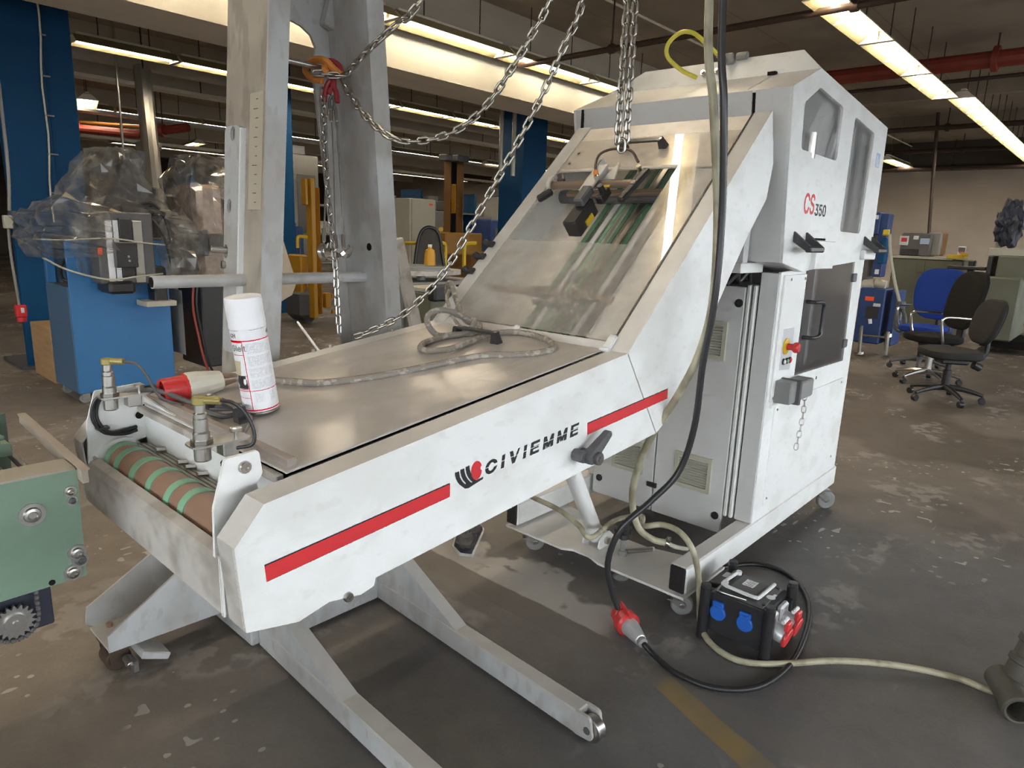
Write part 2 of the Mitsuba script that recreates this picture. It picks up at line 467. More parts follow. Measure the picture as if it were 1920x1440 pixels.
# ================================================================ the hall
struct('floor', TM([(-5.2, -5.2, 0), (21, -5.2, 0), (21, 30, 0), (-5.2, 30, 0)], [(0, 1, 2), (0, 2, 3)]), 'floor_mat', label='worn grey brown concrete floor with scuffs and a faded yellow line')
struct('ceiling', box(-5.2, 21, -5, 30, 3.78, 3.9), 'ceiling_mat', label='dark brown concrete ceiling')
struct('wall_back', box(20.0, 20.2, -5, 30, 0, 3.78), 'wall_mat', label='beige back wall behind the green machines')
struct('wall_left', box(-5.2, 21, 29.8, 30, 0, 3.78), 'wall_dark')
wf = struct('wall_front', box(-5.2, -5, -5, 30, 0, 0.60), 'wall_mat')
part(wf, 'lintel', box(-5.2, -5, -5, 30, 2.55, 3.78), 'wall_mat', False)
for y0_, y1_ in ((-5, -4.6), (-0.6, -0.3), (3.7, 30)):
    part(wf, 'pier', box(-5.2, -5, y0_, y1_, 0.60, 2.55), 'wall_mat', False)
for y0_ in (-4.6, -0.3):
    part(wf, 'sill', box(-5.25, -4.93, y0_, y0_ + 4.0, 0.60, 0.64, 0.005), 'white_plain', False)
# the wall on the right with its row of tall openings
wr = struct('wall_right', box(-5.2, 21, -5.2, -5, 0, 0.60), 'wall_mat')
part(wr, 'lintel', box(-5.2, 21, -5.2, -5, 2.55, 3.78), 'wall_mat', False)
for i, x in enumerate([-5.2, -3.6, 0.9, 5.4, 9.9, 14.4, 18.9]):
    part(wr, 'pier', box(x, x + (0.3 if i else 0.5) + (1.8 if i == 6 else 0), -5.2, -5, 0.60, 2.55), 'wall_mat', False)
for i, x in enumerate([-3.3, 1.2, 5.7, 10.2]):
    part(wr, 'sill', box(x, x + 4.2, -5.25, -4.93, 0.60, 0.64, 0.005), 'white_plain', False)
struct('ceiling_beam', box(-4.9, 19.9, 5.70, 6.35, 2.88, 3.78), 'beam_mat', label='wide pale concrete ceiling beam behind the second row of lights')
struct('ceiling_beam', box(-4.9, 19.9, 12.0, 12.3, 3.45, 3.78), 'beam_mat')
struct('ceiling_beam', box(19.0, 19.9, -5, 20, 3.20, 3.78), 'wall_dark')
for y in (7.6, 10.4, 15.4, 18.0, 21.0, 24.0):
    struct('ceiling_rib', box(-4.9, 19.9, y, y + 0.22, 3.35, 3.78), 'beam_mat')
for x in (12.3, 15.2):
    struct('ceiling_rib', box(x, x + 0.12, -5, 5.6, 3.55, 3.78), 'ceiling_mat')
for k, (y0, z0, r, m) in enumerate([(4.45, 3.70, 0.014, 'lamp_white')]):
    struct('conduit', cyl((0, y0, z0), (19, y0, z0), r, 8), m)

# blue column on the left
col = struct('column', None, None, label='blue painted steel column beside the blue printer cart')
part(col, 'flange', box(1.56, 1.93, 7.22, 7.29, 0, 3.78, 0.006), 'blue_steel', False)
part(col, 'flange', box(1.93, 2.155, 7.25, 7.30, 0, 3.78, 0.006), 'blue_steel', False)
part(col, 'web', box(1.62, 2.13, 7.29, 7.44, 0, 3.78), 'blue_steel', False)
part(col, 'base_plate', box(1.50, 2.2, 7.18, 7.86, 0, 0.03, 0.004), 'dark_grey', False)
cz = np.linspace(1.30, 3.76, 14)
part(col, 'conduit', tube([(1.865 + 0.028 * (z - 1.3) + 0.010 * math.sin(z * 7), 7.205, z) for z in cz], 0.008, 8), 'lamp_white')
for z in (1.55, 1.88, 2.2, 2.52, 2.85, 3.2):
    part(col, 'cable_clip', box(1.86 + 0.028 * (z - 1.3), 1.955, 7.198, 7.222, z - 0.006, z + 0.006), 'mid_grey', False)

def pipe(name, label, pts, r, mat, flanges=(), group=None):
    t = thing(name, label, 'pipe', group)
    part(t, 'tube', tube(pts, r, 12), mat)
    for c, ax in flanges:
        part(t, 'clamp', ring(np.asarray(c) - 0.03 * np.asarray(ax), ax, r * 0.98, r * 1.5, 0.06, 14), mat)
        part(t, 'hanger', cyl(c, (c[0], c[1], 3.78), 0.010, 6), 'pipe_dark')
    return t
pipe('ceiling_pipe', 'thin dark pipe under the ceiling above the white machine', [(6.15, 5.6, 3.2), (6.15, -4.9, 3.2)], 0.030, 'pipe_dark', [((6.15, 4.3, 3.2), (0, 1, 0)), ((6.15, 2.0, 3.2), (0, 1, 0))])
pipe('ceiling_pipe', 'thick rust red pipe crossing the ceiling behind the nearest lamp row', [(9.95, 5.6, 3.50), (9.95, -4.9, 3.50)], 0.095, 'red_pipe', [((9.95, 1.6, 3.50), (0, 1, 0)), ((9.95, 4.2, 3.50), (0, 1, 0))])
pipe('ceiling_pipe', 'thin brown pipe just behind the thick red ceiling pipe', [(10.8, 5.6, 3.47), (10.8, -4.9, 3.47)], 0.025, 'pipe_dark', [((10.8, 2.6, 3.47), (0, 1, 0))])
pipe('ceiling_pipe', 'dark pipe across the ceiling midway to the back wall', [(14.6, 5.6, 3.45), (14.6, -4.9, 3.45)], 0.045, 'pipe_dark', [((14.6, 2.9, 3.45), (0, 1, 0))])
pipe('ceiling_pipe', 'dark pipe across the ceiling near the back wall', [(17.9, 5.6, 3.45), (17.9, -4.9, 3.45)], 0.045, 'pipe_dark', [((17.9, 3.2, 3.45), (0, 1, 0))])
pipe('ceiling_pipe', 'dark pipe running along the top of the beige back wall', [(18.8, 8.0, 3.17), (18.8, -4.9, 3.17)], 0.05, 'pipe_dark', [((18.8, 3.5, 3.17), (0, 1, 0)), ((18.8, 1.5, 3.17), (0, 1, 0))])
pipe('drop_pipe', 'thin dark pipe dropping from the ceiling in front of the beige wall', [(15.0, 3.16, 3.78), (15.0, 3.12, 3.2), (15.0, 2.98, 1.45)], 0.03, 'pipe_dark')
pipe('sprinkler_pipe', 'rust red pipe under the ceiling behind the plastic wrapped printer cart', [(3.4, 15.2, 2.95), (4.9, 13.5, 2.82), (5.5, 12.75, 2.96)], 0.075, 'red_pipe', [((4.2, 14.3, 2.885), (0.65, -0.75, 0)), ((5.2, 13.1, 2.89), (0.65, -0.75, 0))])
pipe('sprinkler_pipe', 'thin orange pipe above the rust red pipe at the far left', [(3.5, 15.6, 3.08), (5.2, 13.6, 2.98)], 0.03, 'hook_orange')
pipe('air_duct', 'shiny vertical metal duct behind the plastic wrapped printer cart', [(3.80, 10.1, 3.3), (3.72, 9.75, 1.55)], 0.105, 'duct', [((3.775, 10.0, 2.3), (0.05, 0.2, 1))])
pipe('drop_pipe', 'thin vertical rod left of the shiny metal duct', [(3.42, 9.9, 3.78), (3.42, 9.9, 1.3)], 0.016, 'duct')
pipe('drop_pipe', 'left one of two short pale pipes hanging behind the top of the incline', [(7.9, 7.45, 3.78), (7.9, 7.45, 2.2)], 0.035, 'duct', group='two pale drop pipes')
pipe('drop_pipe', 'right one of two short pale pipes hanging behind the top of the incline', [(8.02, 7.3, 3.78), (8.02, 7.3, 2.2)], 0.035, 'duct', group='two pale drop pipes')
far_col = struct('column', None, None, label='dark blue column behind the incline of the white machine')
part(far_col, 'flange', box(8.2, 8.75, 7.25, 7.32, 0, 3.78, 0.006), 'blue_steel', False)
part(far_col, 'web', box(8.25, 8.7, 7.32, 7.8, 0, 3.78), 'blue_steel', False)
far_col = struct('column', None, None, label='dark column behind the crane mast')
part(far_col, 'flange', box(5.35, 5.75, 9.75, 9.82, 0, 3.78, 0.006), 'blue_steel', False)
part(far_col, 'web', box(5.4, 5.7, 9.82, 10.2, 0, 3.78), 'blue_steel', False)

for y, z, m in ((11.4, 3.28, 'lamp_white'), (13.2, 3.05, 'duct'), (16.2, 2.95, 'lamp_white')):
    t = thing('cable_tray', {11.4: 'pale cable tray under the ceiling behind the second lamp row', 13.2: 'grey cable tray under the ceiling left of the shiny duct', 16.2: 'low pale cable tray far back in the hall'}[y], 'cable tray')
    part(t, 'tray', box(1.0, 19.5, y, y + 0.25, z, z + 0.05, 0.004), m, False)
    for i in range(6):
        part(t, 'hanger', cyl((2.0 + 3.2 * i, y + 0.12, z + 0.05), (2.0 + 3.2 * i, y + 0.12, 3.78), 0.008, 6), 'pipe_dark')

# ---------------------------------------------------------------- fluorescent lights
HW = 0.15
prof = [(-HW, 0.0), (-0.055, 0.085), (0.055, 0.085), (HW, 0.0), (HW + 0.004, 0.004), (0.058, 0.092), (-0.058, 0.092), (-HW - 0.004, 0.004)]
def lamp_meshes(L, louvre):
    house = prism(prof, 0.0, L, 'yz')
    back = box(0.05, L - 0.05, -0.03, 0.03, 0.092, 0.125, 0.004)
    tubes = cyl((0.04, 0, 0.032), (L - 0.04, 0, 0.032), 0.025, 10)
    caps = cat(box(0.015, 0.045, -0.02, 0.02, 0.02, 0.085, 0.003), box(L - 0.045, L - 0.015, -0.02, 0.02, 0.02, 0.085, 0.003))
    lv = prism([(-HW + 0.004, 0.0), (-0.058, 0.08), (0.058, 0.08), (HW - 0.004, 0.0), (0.03, 0.0), (0.022, 0.055), (-0.022, 0.055), (-0.03, 0.0)], 0, 0.004, 'yz')
    end = prism([(-HW, 0.0), (-0.055, 0.085), (0.055, 0.085), (HW, 0.0)], 0, 0.003, 'yz')
    return house, back, tubes, caps, lv, end
_lm = {}
def lamp(x, y, z, L, label, group, louvres=0, ry=0.0, hang=True):
    if L not in _lm:
        h, b, t, c, lv, e = lamp_meshes(L, True)
        _lm[L] = dict(housing=ply(h, 'lamp_reflector'), back_box=ply(b, 'lamp_white'), caps=ply(c, 'lamp_white'), louvre=ply(lv, 'lamp_white'), end_plate=ply(e, 'lamp_white'),
                      tube=ply(t, 'lamp_white', True, emitter={'type': 'area', 'radiance': rgb((TUBE * 1.0, TUBE * 0.89, TUBE * 0.74))}))
    m = _lm[L]
    t = thing('ceiling_light', label, 'ceiling light', group)
    at = T4().translate([x, y, z]).rotate([0, 0, 1], ry)
    for k, name in (('housing', 'housing'), ('back_box', 'ballast_box'), ('caps', 'lamp_holder'), ('tube', 'tube')):
        part(t, name, {**m[k], 'to_world': at})
    part(t, 'end_plate', {**m['end_plate'], 'to_world': at})
    part(t, 'end_plate', {**m['end_plate'], 'to_world': at @ T4().translate([L - 0.003, 0, 0])})
    for i in range(louvres):
        part(t, 'louvre', {**m['louvre'], 'to_world': at @ T4().translate([L * (i + 1) / (louvres + 1), 0, 0])})
    if hang:
        for s in (0.25, 0.75):
            a = math.radians(ry)
            px_, py_ = x + s * L * math.cos(a), y + s * L * math.sin(a)
            part(t, 'hanger', cyl((px_, py_, z + 0.12), (px_, py_, 3.78), 0.006, 6), 'pipe_dark')
    return t
names = ['first', 'second', 'third', 'fourth', 'fifth', 'sixth', 'seventh', 'eighth', 'ninth', 'tenth', 'eleventh', 'twelfth']
for i in range(9):
    lamp(-3.48 + 1.55 * i, 2.15, 3.2, 1.5, 'louvred fluorescent light in the near row above the right aisle', 'lights in the near part of the right hand row', 1)
for i in range(7):
    lamp(10.5 + 1.22 * i, 1.985, 3.2, 1.2, 'louvred fluorescent light in the far shifted part of the right aisle row', 'lights in the far part of the right hand row', 1)
for i in range(9):
    lamp(-0.40 + 1.55 * i, 5.42, 3.2, 1.5, 'fluorescent light in the row along the pale concrete beam', 'lights along the concrete beam')
for i in range(9):
    lamp(2.68 + 1.12 * i, 9.0, 3.2, 1.08, 'fluorescent light in the second row from the concrete beam', 'lights in the row behind the beam')
for i in range(9):
    lamp(3.2 + 1.55 * i, 14.0, 3.2, 1.5, 'fluorescent light in the long row far back on the left', 'lights in the far left row')
for i, (x, y, z, L, r) in enumerate([(3.9, 12.6, 3.15, 1.2, 75), (7.3, 16.4, 3.1, 1.2, 80), (8.6, 18.2, 2.6, 1.2, 70), (7.6, 15.3, 2.45, 1.2, 78), (8.9, 17.0, 2.3, 1.2, 72), (8.6, 15.9, 1.95, 1.2, 75)]):
    lamp(x, y, z, L, 'short fluorescent light hanging crosswise in the dark far left of the hall', 'crosswise lights far back', 0, r)
for i in range(8):
    lamp(6.5 + 1.55 * i, 19.6, 3.2, 1.5, 'fluorescent light in the farthest row at the back of the hall', 'lights in the farthest row')
for i, (x, y) in enumerate([(13.4, 13.2), (15.4, 12.9), (16.2, 10.6), (17.3, 16.6)]):
    lamp(x, y, 3.1, 1.5, 'small fluorescent light seen far away above the forklift mast', 'lights far behind the forklift')
for i in range(2):
    lamp(17.0 + 1.5 * i, 4.45, 3.2, 1.45, 'fluorescent light in front of the beige back wall, right of the white hood', 'lights by the back wall')
#@@MACHINE
# ================================================================ the white stacking machine with its infeed conveyor
ZOFF = -0.1
sm = thing('stacking_machine', 'large white stacking machine with long sloping infeed conveyor and red stripes', 'machine')
ca, sa = math.cos(math.radians(7.23)), math.sin(math.radians(7.23))
DK = frame((0.51, 0, 1.002), (ca, 0, sa), (0, 1, 0), (-sa, 0, ca))          # frame of the conveyor's deck
ci, si_ = math.cos(math.radians(43.24)), math.sin(math.radians(43.24))
IN = frame((1.581, 0, 1.138), (ci, 0, si_), (0, 1, 0), (-si_, 0, ci))       # frame of the steep incline
def dk(u, v, w): return (DK @ np.array([u, v, w, 1]))[:3]
def inn(u, v, w): return (IN @ np.array([u, v, w, 1]))[:3]
DU, DW = np.array([ca, 0, sa]), np.array([-sa, 0, ca])
IU, IW = np.array([ci, 0, si_]), np.array([-si_, 0, ci])
YN, YF = 0.99, 1.80
# --- side panels
low = [(0.469, 0.785), (0.457, 0.94), (0.51, 1.002), (1.579, 1.1377), (1.7705, 0.873), (0.631, 0.778), (0.565, 0.764)]
up = [(1.583, 1.1385), (2.371, 1.881), (2.426, 1.716), (2.401, 1.596), (2.283, 1.472), (2.108, 1.252), (2.019, 1.137), (1.831, 0.904), (1.7745, 0.8735)]
for y0, y1 in ((YN, YN + 0.010), (YF - 0.010, YF)):
    part(sm, 'conveyor_side_panel', prism(low, y0, y1), 'white_paint', False, 'white side panel of the level conveyor')
    part(sm, 'incline_side_panel', prism(up, y0, y1), 'white_paint', False, 'white side panel of the steep incline')
for y0, y1 in ((YN + 0.002, YN + 0.062), (YF - 0.062, YF - 0.002)):
    part(sm, 'top_flange', strip([(0.457, 0.94), (0.51, 1.002), (1.581, 1.138)], y0, y1), 'white_paint', False)
    part(sm, 'incline_flange', strip([(1.581, 1.138), (2.371, 1.881)], y0, y1), 'white_paint', False)
    part(sm, 'front_flange', prism([(0.469, 0.785), (0.457, 0.94), (0.460, 0.94), (0.472, 0.785)], y0, y1), 'dirty_sheet', False)
bt = [(0.48, 0.80), (0.631, 0.79), (1.765, 0.885), (1.765, 0.893), (0.631, 0.80), (0.48, 0.81)]
part(sm, 'bottom_sheet', prism(bt, YN + 0.012, YF - 0.012), 'dirty_sheet', False)
part(sm, 'incline_bottom_sheet', prism([(1.765, 0.885), (1.83, 0.915), (2.019, 1.147), (2.39, 1.60), (2.395, 1.592), (2.026, 1.137), (1.838, 0.904), (1.765, 0.873)], YN + 0.012, YF - 0.012), 'grey_panel', False)
# printed stripes, logo and name
def quad_on(p, y, t=0.0008): return prism(p, y - t, y + 0.001)
s1 = [(0.5085, 0.864), (0.506, 0.893), (0.924, 0.930), (0.924, 0.902)]
s2 = [(1.413, 0.941), (1.410, 0.9705), (1.821, 1.003), (1.822, 0.974)]
for s, nm in ((s1, 'long red stripe near the infeed end'), (s2, 'red stripe across the seam to the incline')):
    part(sm, 'stripe_edge', quad_on([(x, z + (0.0022 if k in (1, 2) else -0.001)) for k, (x, z) in enumerate(s)], YN, 0.0005), 'black_print', False)
    part(sm, 'red_stripe', quad_on(s, YN, 0.0012), 'red_paint', False, nm)
th = math.atan2(0.0365, 0.36)
e1 = np.array([math.cos(0.083), 0, math.sin(0.083)]); e2 = np.array([-math.sin(0.083), 0, math.cos(0.083)])
# letters one by one so that they spread over the measured width
from shapely import affinity, union_all
LH = 0.0310
def glyph(ch):
    h, s, t = LH, 0.0092, 0.0062                        # height, upright stroke, level stroke
    b = lambda x0, x1, z0, z1: Polygon([(x0, z0), (x1, z0), (x1, z1), (x0, z1)])
    if ch == 'I':
        return b(0, s, 0, h), s
    if ch == 'E':
        return union_all([b(0, s, 0, h), b(0, 0.031, h - t, h), b(0, 0.031, 0, t), b(0, 0.029, h / 2 - t / 2, h / 2 + t / 2)]), 0.031
    if ch == 'M':
        w = 0.037
        return union_all([b(0, s, 0, h), b(w - s, w, 0, h), Polygon([(0, h), (s, h), (w / 2 + 0.002, 0.006), (w / 2 - 0.004, 0.0)]), Polygon([(w, h), (w - s, h), (w / 2 - 0.002, 0.006), (w / 2 + 0.004, 0.0)])]), w
    if ch == 'V':
        w = 0.034
        return Polygon([(0, h), (0.0100, h), (0.0185, 0.0105), (w - 0.006, h), (w, h), (0.0205, 0), (0.0130, 0)]), w
    w = 0.037                                              # C
    o_ = Polygon([(w / 2 + w / 2 * math.cos(a), h / 2 + (h / 2 + 0.0006) * math.sin(a)) for a in np.linspace(0, 2 * math.pi, 40)[:-1]])
    i_ = Polygon([(w / 2 + (w / 2 - s) * math.cos(a), h / 2 + (h / 2 - t) * math.sin(a)) for a in np.linspace(0, 2 * math.pi, 40)[:-1]])
    return o_.difference(i_).difference(Polygon([(w * 0.72, h * 0.40), (w * 1.1, h * 0.40), (w * 1.1, h * 0.63), (w * 0.72, h * 0.63)])), w * 0.97
x = 0.0
for ch in 'CIVIEMME':
    g_, w = glyph(ch)
    g_ = g_.difference(Polygon([(-1, LH * 0.505), (1, LH * 0.505), (1, LH * 0.575), (-1, LH * 0.575)]))
    g_ = affinity.affine_transform(g_, [1, 0.20, 0, 1, x, 0])
    ms_ = []
    for q_ in getattr(g_, 'geoms', [g_]):
        m_ = trimesh.creation.extrude_polygon(q_, 0.0007, engine='earcut')
        ms_.append(xf(TM(m_.vertices * [0.356 / 0.3415, 1, 1], m_.faces), frame(np.array([1.0285, YN - 0.0001, 0.9215]), e1, e2, (0, -1, 0))))
    part(sm, 'letter', cat(ms_), 'black_print', False)
    x += w + 0.0148
def LG(a, b): return np.array([0.942, 0, 0.906]) + e1 * a + e2 * b
def lg_poly(pts): return [tuple(LG(a, b)[[0, 2]]) for a, b in pts]
def arc_band(a0, a1, top, bot, wid_):
    L, Rr = [], []
    for t in np.linspace(0, 1, 9):
        b = top + (bot - top) * t
        c = a0 + (a1 - a0) * t ** 2.2
        L.append((c, b)); Rr.append((c + wid_, b))
    return L + Rr[::-1]
for a0 in (0.0, 0.0155, 0.031):
    part(sm, 'logo_bar', quad_on(lg_poly(arc_band(a0, a0 + 0.022, 0.045 + 0.1 * a0, 0.004, 0.0115)), YN), 'black_print', False)
part(sm, 'logo_bar', quad_on(lg_poly([(0.020, 0.006), (0.026, 0.000), (0.036, -0.003), (0.050, -0.001), (0.082, 0.0035), (0.082, 0.008), (0.060, 0.007), (0.045, 0.0065), (0.032, 0.010)]), YN, 0.0009), 'black_print', False)
disc = [(0.0635 + 0.0165 * math.cos(t), 0.030 + 0.0215 * math.sin(t)) for t in np.linspace(0, 2 * math.pi, 28)[:-1]]
D_ = Polygon(disc).difference(Polygon([(0.081 + 0.0065 * math.cos(t), 0.031 + 0.006 * math.sin(t)) for t in np.linspace(0, 6.28, 12)[:-1]]))
part(sm, 'logo_disc', quad_on(lg_poly(list(D_.exterior.coords)[:-1]), YN, 0.0012), 'red_paint', False, 'red round shape of the logo')
# clamping lever on the panel
lv = part(sm, 'clamp_lever', cat(cyl((1.393, 0.99, 0.892), (1.393, 0.93, 0.892), 0.017, 18, 0.002), cyl((1.360, 0.99, 0.898), (1.360, 0.955, 0.898), 0.016, 16, 0.002)), 'dark_grey')
g = trimesh.convex.convex_hull(np.vstack([cyl((1.375, 0.965, 0.895), (1.375, 0.94, 0.895), 0.017, 10).vertices, cyl((1.452, 0.962, 0.942), (1.452, 0.945, 0.942), 0.010, 10).vertices]))
part(lv, 'lever_arm', g, 'dark_grey')
part(lv, 'lever_screw', cyl((1.393, 0.931, 0.892), (1.393, 0.927, 0.892), 0.008, 12), 'zinc')
# bracket under the conveyor
part(sm, 'lower_bracket', prism([(0.60, 0.80), (0.605, 0.776), (0.705, 0.757), (0.735, 0.764), (0.745, 0.80)], 1.0, 1.008), 'white_plain', False)
screw(sm, (0.674, 0.999, 0.7655), (0, -1, 0), 0.010, 0.007)
# --- front end: bar, roller, bands, lugs, cross plate, sensors
fb = [(0.462, 0.792), (0.462, 0.878), (0.470, 0.892), (0.488, 0.899), (0.494, 0.892), (0.494, 0.792)]
part(sm, 'front_bar', prism(fb, 1.055, 1.752), 'dirty_sheet', False, 'grimy grey bar across the infeed end')
part(sm, 'front_bar_edge', cat(box(0.4605, 0.464, 1.0515, 1.0545, 0.79, 0.90), box(0.4605, 0.464, 1.0585, 1.0605, 0.79, 0.90)), 'white_plain', False)
ro = part(sm, 'roller', cyl((0.537, 1.10, 0.889), (0.537, 1.765, 0.889), 0.040, 32, 0.002), 'roller_rust', 30, 'rust brown infeed roller')
part(ro, 'bearing_ring', ring((0.537, 1.722, 0.889), (0, 1, 0), 0.0405, 0.051, 0.02, 32), 'white_plain')
for y in (1.706, 1.648, 1.555, 1.462, 1.368, 1.300):
    part(ro, 'green_band', ring((0.537, y - 0.012, 0.889), (0, 1, 0), 0.0395, 0.0425, 0.024, 32), 'belt_green')
part(sm, 'belt_bed', prism([(0.545, 0.903), (0.60, 0.908), (0.60, 0.885), (0.56, 0.885)], 1.10, 1.76), 'plate_olive', False)
for i, xx in enumerate((0.556, 0.568, 0.580, 0.591)):
    part(sm, 'guide_slat', box(xx + 0.008, xx + 0.017, 1.10, 1.72, 0.905, 0.920 - 0.0015 * i, 0.0015), 'plate_olive', False)
lug = round_poly([(0.466, 0.86), (0.470, 0.975), (0.494, 1.058), (0.555, 1.062), (0.560, 1.018), (0.548, 1.000), (0.56, 0.95), (0.56, 0.86)], 0.007)
part(sm, 'end_lug', prism(lug, 1.086, 1.094), 'white_plain', False)
screw(sm, (0.527, 1.085, 1.037), (0, -1, 0), 0.0115, 0.006)
flug = round_poly([(0.466, 0.885), (0.472, 0.985), (0.494, 1.058), (0.60, 1.064), (0.612, 0.93), (0.56, 0.92), (0.51, 0.93), (0.485, 0.88)], 0.007)
part(sm, 'end_lug', prism(flug, 1.735, 1.743), 'white_plain', False)
for q in ((0.48, 1.734, 0.90), (0.535, 1.734, 0.935)):
    screw(sm, q, (0, -1, 0), 0.004, 0.003)
part(sm, 'cable_hole', cyl((0.585, 1.7335, 0.985), (0.585, 1.7345, 0.985), 0.009, 14), 'dark_void')
part(sm, 'cross_plate', prism([(1.09, 0.905), (1.735, 0.905), (1.735, 1.03), (1.09, 0.985)], 0.598, 0.604, 'yz'), 'bracket_white', False, 'pale cross plate behind the roller')
for y in (1.62, 1.50, 1.46, 1.40, 1.22):
    part(sm, 'plate_bolt', cyl((0.597, y, 0.922), (0.575, y, 0.926), 0.0055, 8), 'zinc')
part(sm, 'sensor_rail', box(0.606, 0.626, 1.08, 1.738, 1.012, 1.034, 0.002), 'rail_brown', False, 'brown rail that carries the two sensors')
part(sm, 'sensor_rail', box(0.582, 0.598, 1.08, 1.738, 0.992, 1.008, 0.002), 'dirty_sheet', False)
def sensor(x, y, z, flip):
    s = part(sm, 'sensor', lathe([(0, 0), (0.0135, 0), (0.0145, 0.002), (0.0145, 0.034), (0.0145, 0.052), (0.0125, 0.056), (0.0125, 0.078), (0.0115, 0.080), (0.0115, 0.088), (0.0095, 0.090), (0.0095, 0.104), (0, 0.104)], (x, y, z), (0.0, 0, 1), 20), 'steel', 25, 'threaded metal proximity sensor')
    part(s, 'nut', cyl((x, y, z + 0.033), (x, y, z + 0.040), 0.019, 6), 'zinc', False)
    part(s, 'nut', cyl((x, y, z + 0.024), (x, y, z + 0.029), 0.019, 6), 'zinc', False)
    pl = prism(round_poly([(x - 0.024, y - 0.024), (x + 0.085, y - 0.024), (x + 0.085, y + 0.024), (x - 0.024, y + 0.024)], 0.012), z + 0.029, z + 0.0325, 'xy')
    part(s, 'holder', cat(pl, box(x + 0.032, x + 0.062, y - 0.015, y + 0.015, z + 0.002, z + 0.029, 0.002)), 'steel', False)
    part(s, 'knob', lathe([(0, 0), (0.0035, 0), (0.0035, 0.013), (0.011, 0.014), (0.011, 0.019), (0, 0.020)], (x + 0.060, y - 0.008, z + 0.0325), (0, 0, 1), 14), 'chrome')
    part(s, 'connector', cat(cyl((x, y, z + 0.104), (x, y, z + 0.119), 0.0125, 16, 0.002), cyl((x, y, z + 0.1125), (x + 0.026, y - 0.028, z + 0.1125), 0.0075, 12, 0.001)), 'brass_dirty', 30, 'dirty yellow angled plug')
    c0 = np.array([x + 0.026, y - 0.028, z + 0.1125])
    return s, c0
s_, c0 = sensor(0.506, 1.672, 0.925 + 0.100, 0)
part(s_, 'lead', tube([c0, c0 + (0.02, -0.015, -0.006), c0 + (0.038, -0.022, -0.035), c0 + (0.06, -0.03, -0.085), c0 + (0.10, -0.055, -0.108)], 0.0032, 8, 6), 'dark_grey')
s_, c0 = sensor(0.502, 1.192, 0.925 + 0.103, 0)
part(s_, 'lead', tube([c0, c0 + (0.016, -0.012, -0.004), c0 + (0.032, -0.02, -0.022), c0 + (0.043, -0.03, -0.055), c0 + (0.04, -0.03, -0.082), c0 + (0.02, -0.01, -0.090)], 0.0034, 8, 6), 'black_plastic')
for d in (0, 0.009):
    part(sm, 'cable_loop', tube([(0.515 + d, 1.70, 1.052), (0.492 + d, 1.715, 1.045), (0.481 + d, 1.722, 1.015), (0.484 + d, 1.722, 0.985), (0.505 + d, 1.722, 0.958), (0.545, 1.724, 0.948 + d), (0.575, 1.730, 0.950 + d)], 0.0042, 8, 6), 'black_plastic')
part(sm, 'cable_tie', box(0.486, 0.512, 1.712, 1.732, 0.969, 0.974), 'black_plastic', False)
part(sm, 'sensor_cable', tube([(0.53, 1.69, 1.052), (0.60, 1.66, 1.058), (0.66, 1.55, 1.032), (0.72, 1.47, 1.040), (0.735, 1.44, 1.040), (0.70, 1.43, 1.036), (0.66, 1.44, 1.030), (0.63, 1.47, 1.040)], 0.006, 8, 6), 'dark_grey')
part(sm, 'sensor_cable', tube([(0.64, 1.47, 1.042), (0.69, 1.44, 1.040), (0.68, 1.36, 1.040), (0.62, 1.27, 1.040), (0.565, 1.22, 1.03)], 0.0042, 8, 6), 'dark_grey')
part(sm, 'cable_bundle', tube([(0.60, 1.325, 0.968), (0.592, 1.30, 0.945), (0.588, 1.285, 0.925)], 0.007, 8, 4), 'black_plastic')
# --- deck
part(sm, 'deck_cover', xf(box(0.085, 1.072, 1.066, 1.728, -0.001, 0.004, 0.0012), DK), 'deck_cover', False, 'dusty reflecting grey cover of the conveyor')
part(sm, 'deck_tray', xf(box(0.10, 1.07, 1.02, 1.77, -0.06, -0.055), DK), 'dark_grey', False)
part(sm, 'deck_seal', xf(box(0.085, 1.072, 1.054, 1.062, -0.010, -0.003), DK), 'black_plastic', False)
part(sm, 'deck_seal', xf(box(0.085, 1.072, 1.732, 1.740, -0.010, -0.003), DK), 'black_plastic', False)
def arch_handle(F, u, v0, v1, w=0.0, h=0.034):
    a = part(sm, 'handle', xf(cat(prism([(v0 - 0.014, w), (v0 + 0.016, w), (v0 + 0.010, w + h), (v0 + 0.0, w + h)], u - 0.012, u + 0.012, 'yz'),
                                 prism([(v1 - 0.016, w), (v1 + 0.014, w), (v1 - 0.0, w + h), (v1 - 0.010, w + h)], u - 0.012, u + 0.012, 'yz'),
                                 box(u - 0.012, u + 0.012, v0, v1, w + h - 0.008, w + h, 0.003)), F), 'black_satin', False, 'black arched handle')
    for v in (v0 + 0.003, v1 - 0.003):
        part(a, 'screw', xf(cyl((u, v, w + h - 0.001), (u, v, w + h + 0.001), 0.005, 10), F), 'zinc')
    return a
arch_handle(DK, 0.165, 1.385, 1.535, 0.004)
arch_handle(DK, 0.960, 1.372, 1.545, 0.004)
for u in (0.60, 0.66, 0.90):
    part(sm, 'flange_bolt', xf(cyl((u, 1.795, 0.0), (u, 1.795, 0.008), 0.006, 8), DK), 'zinc')
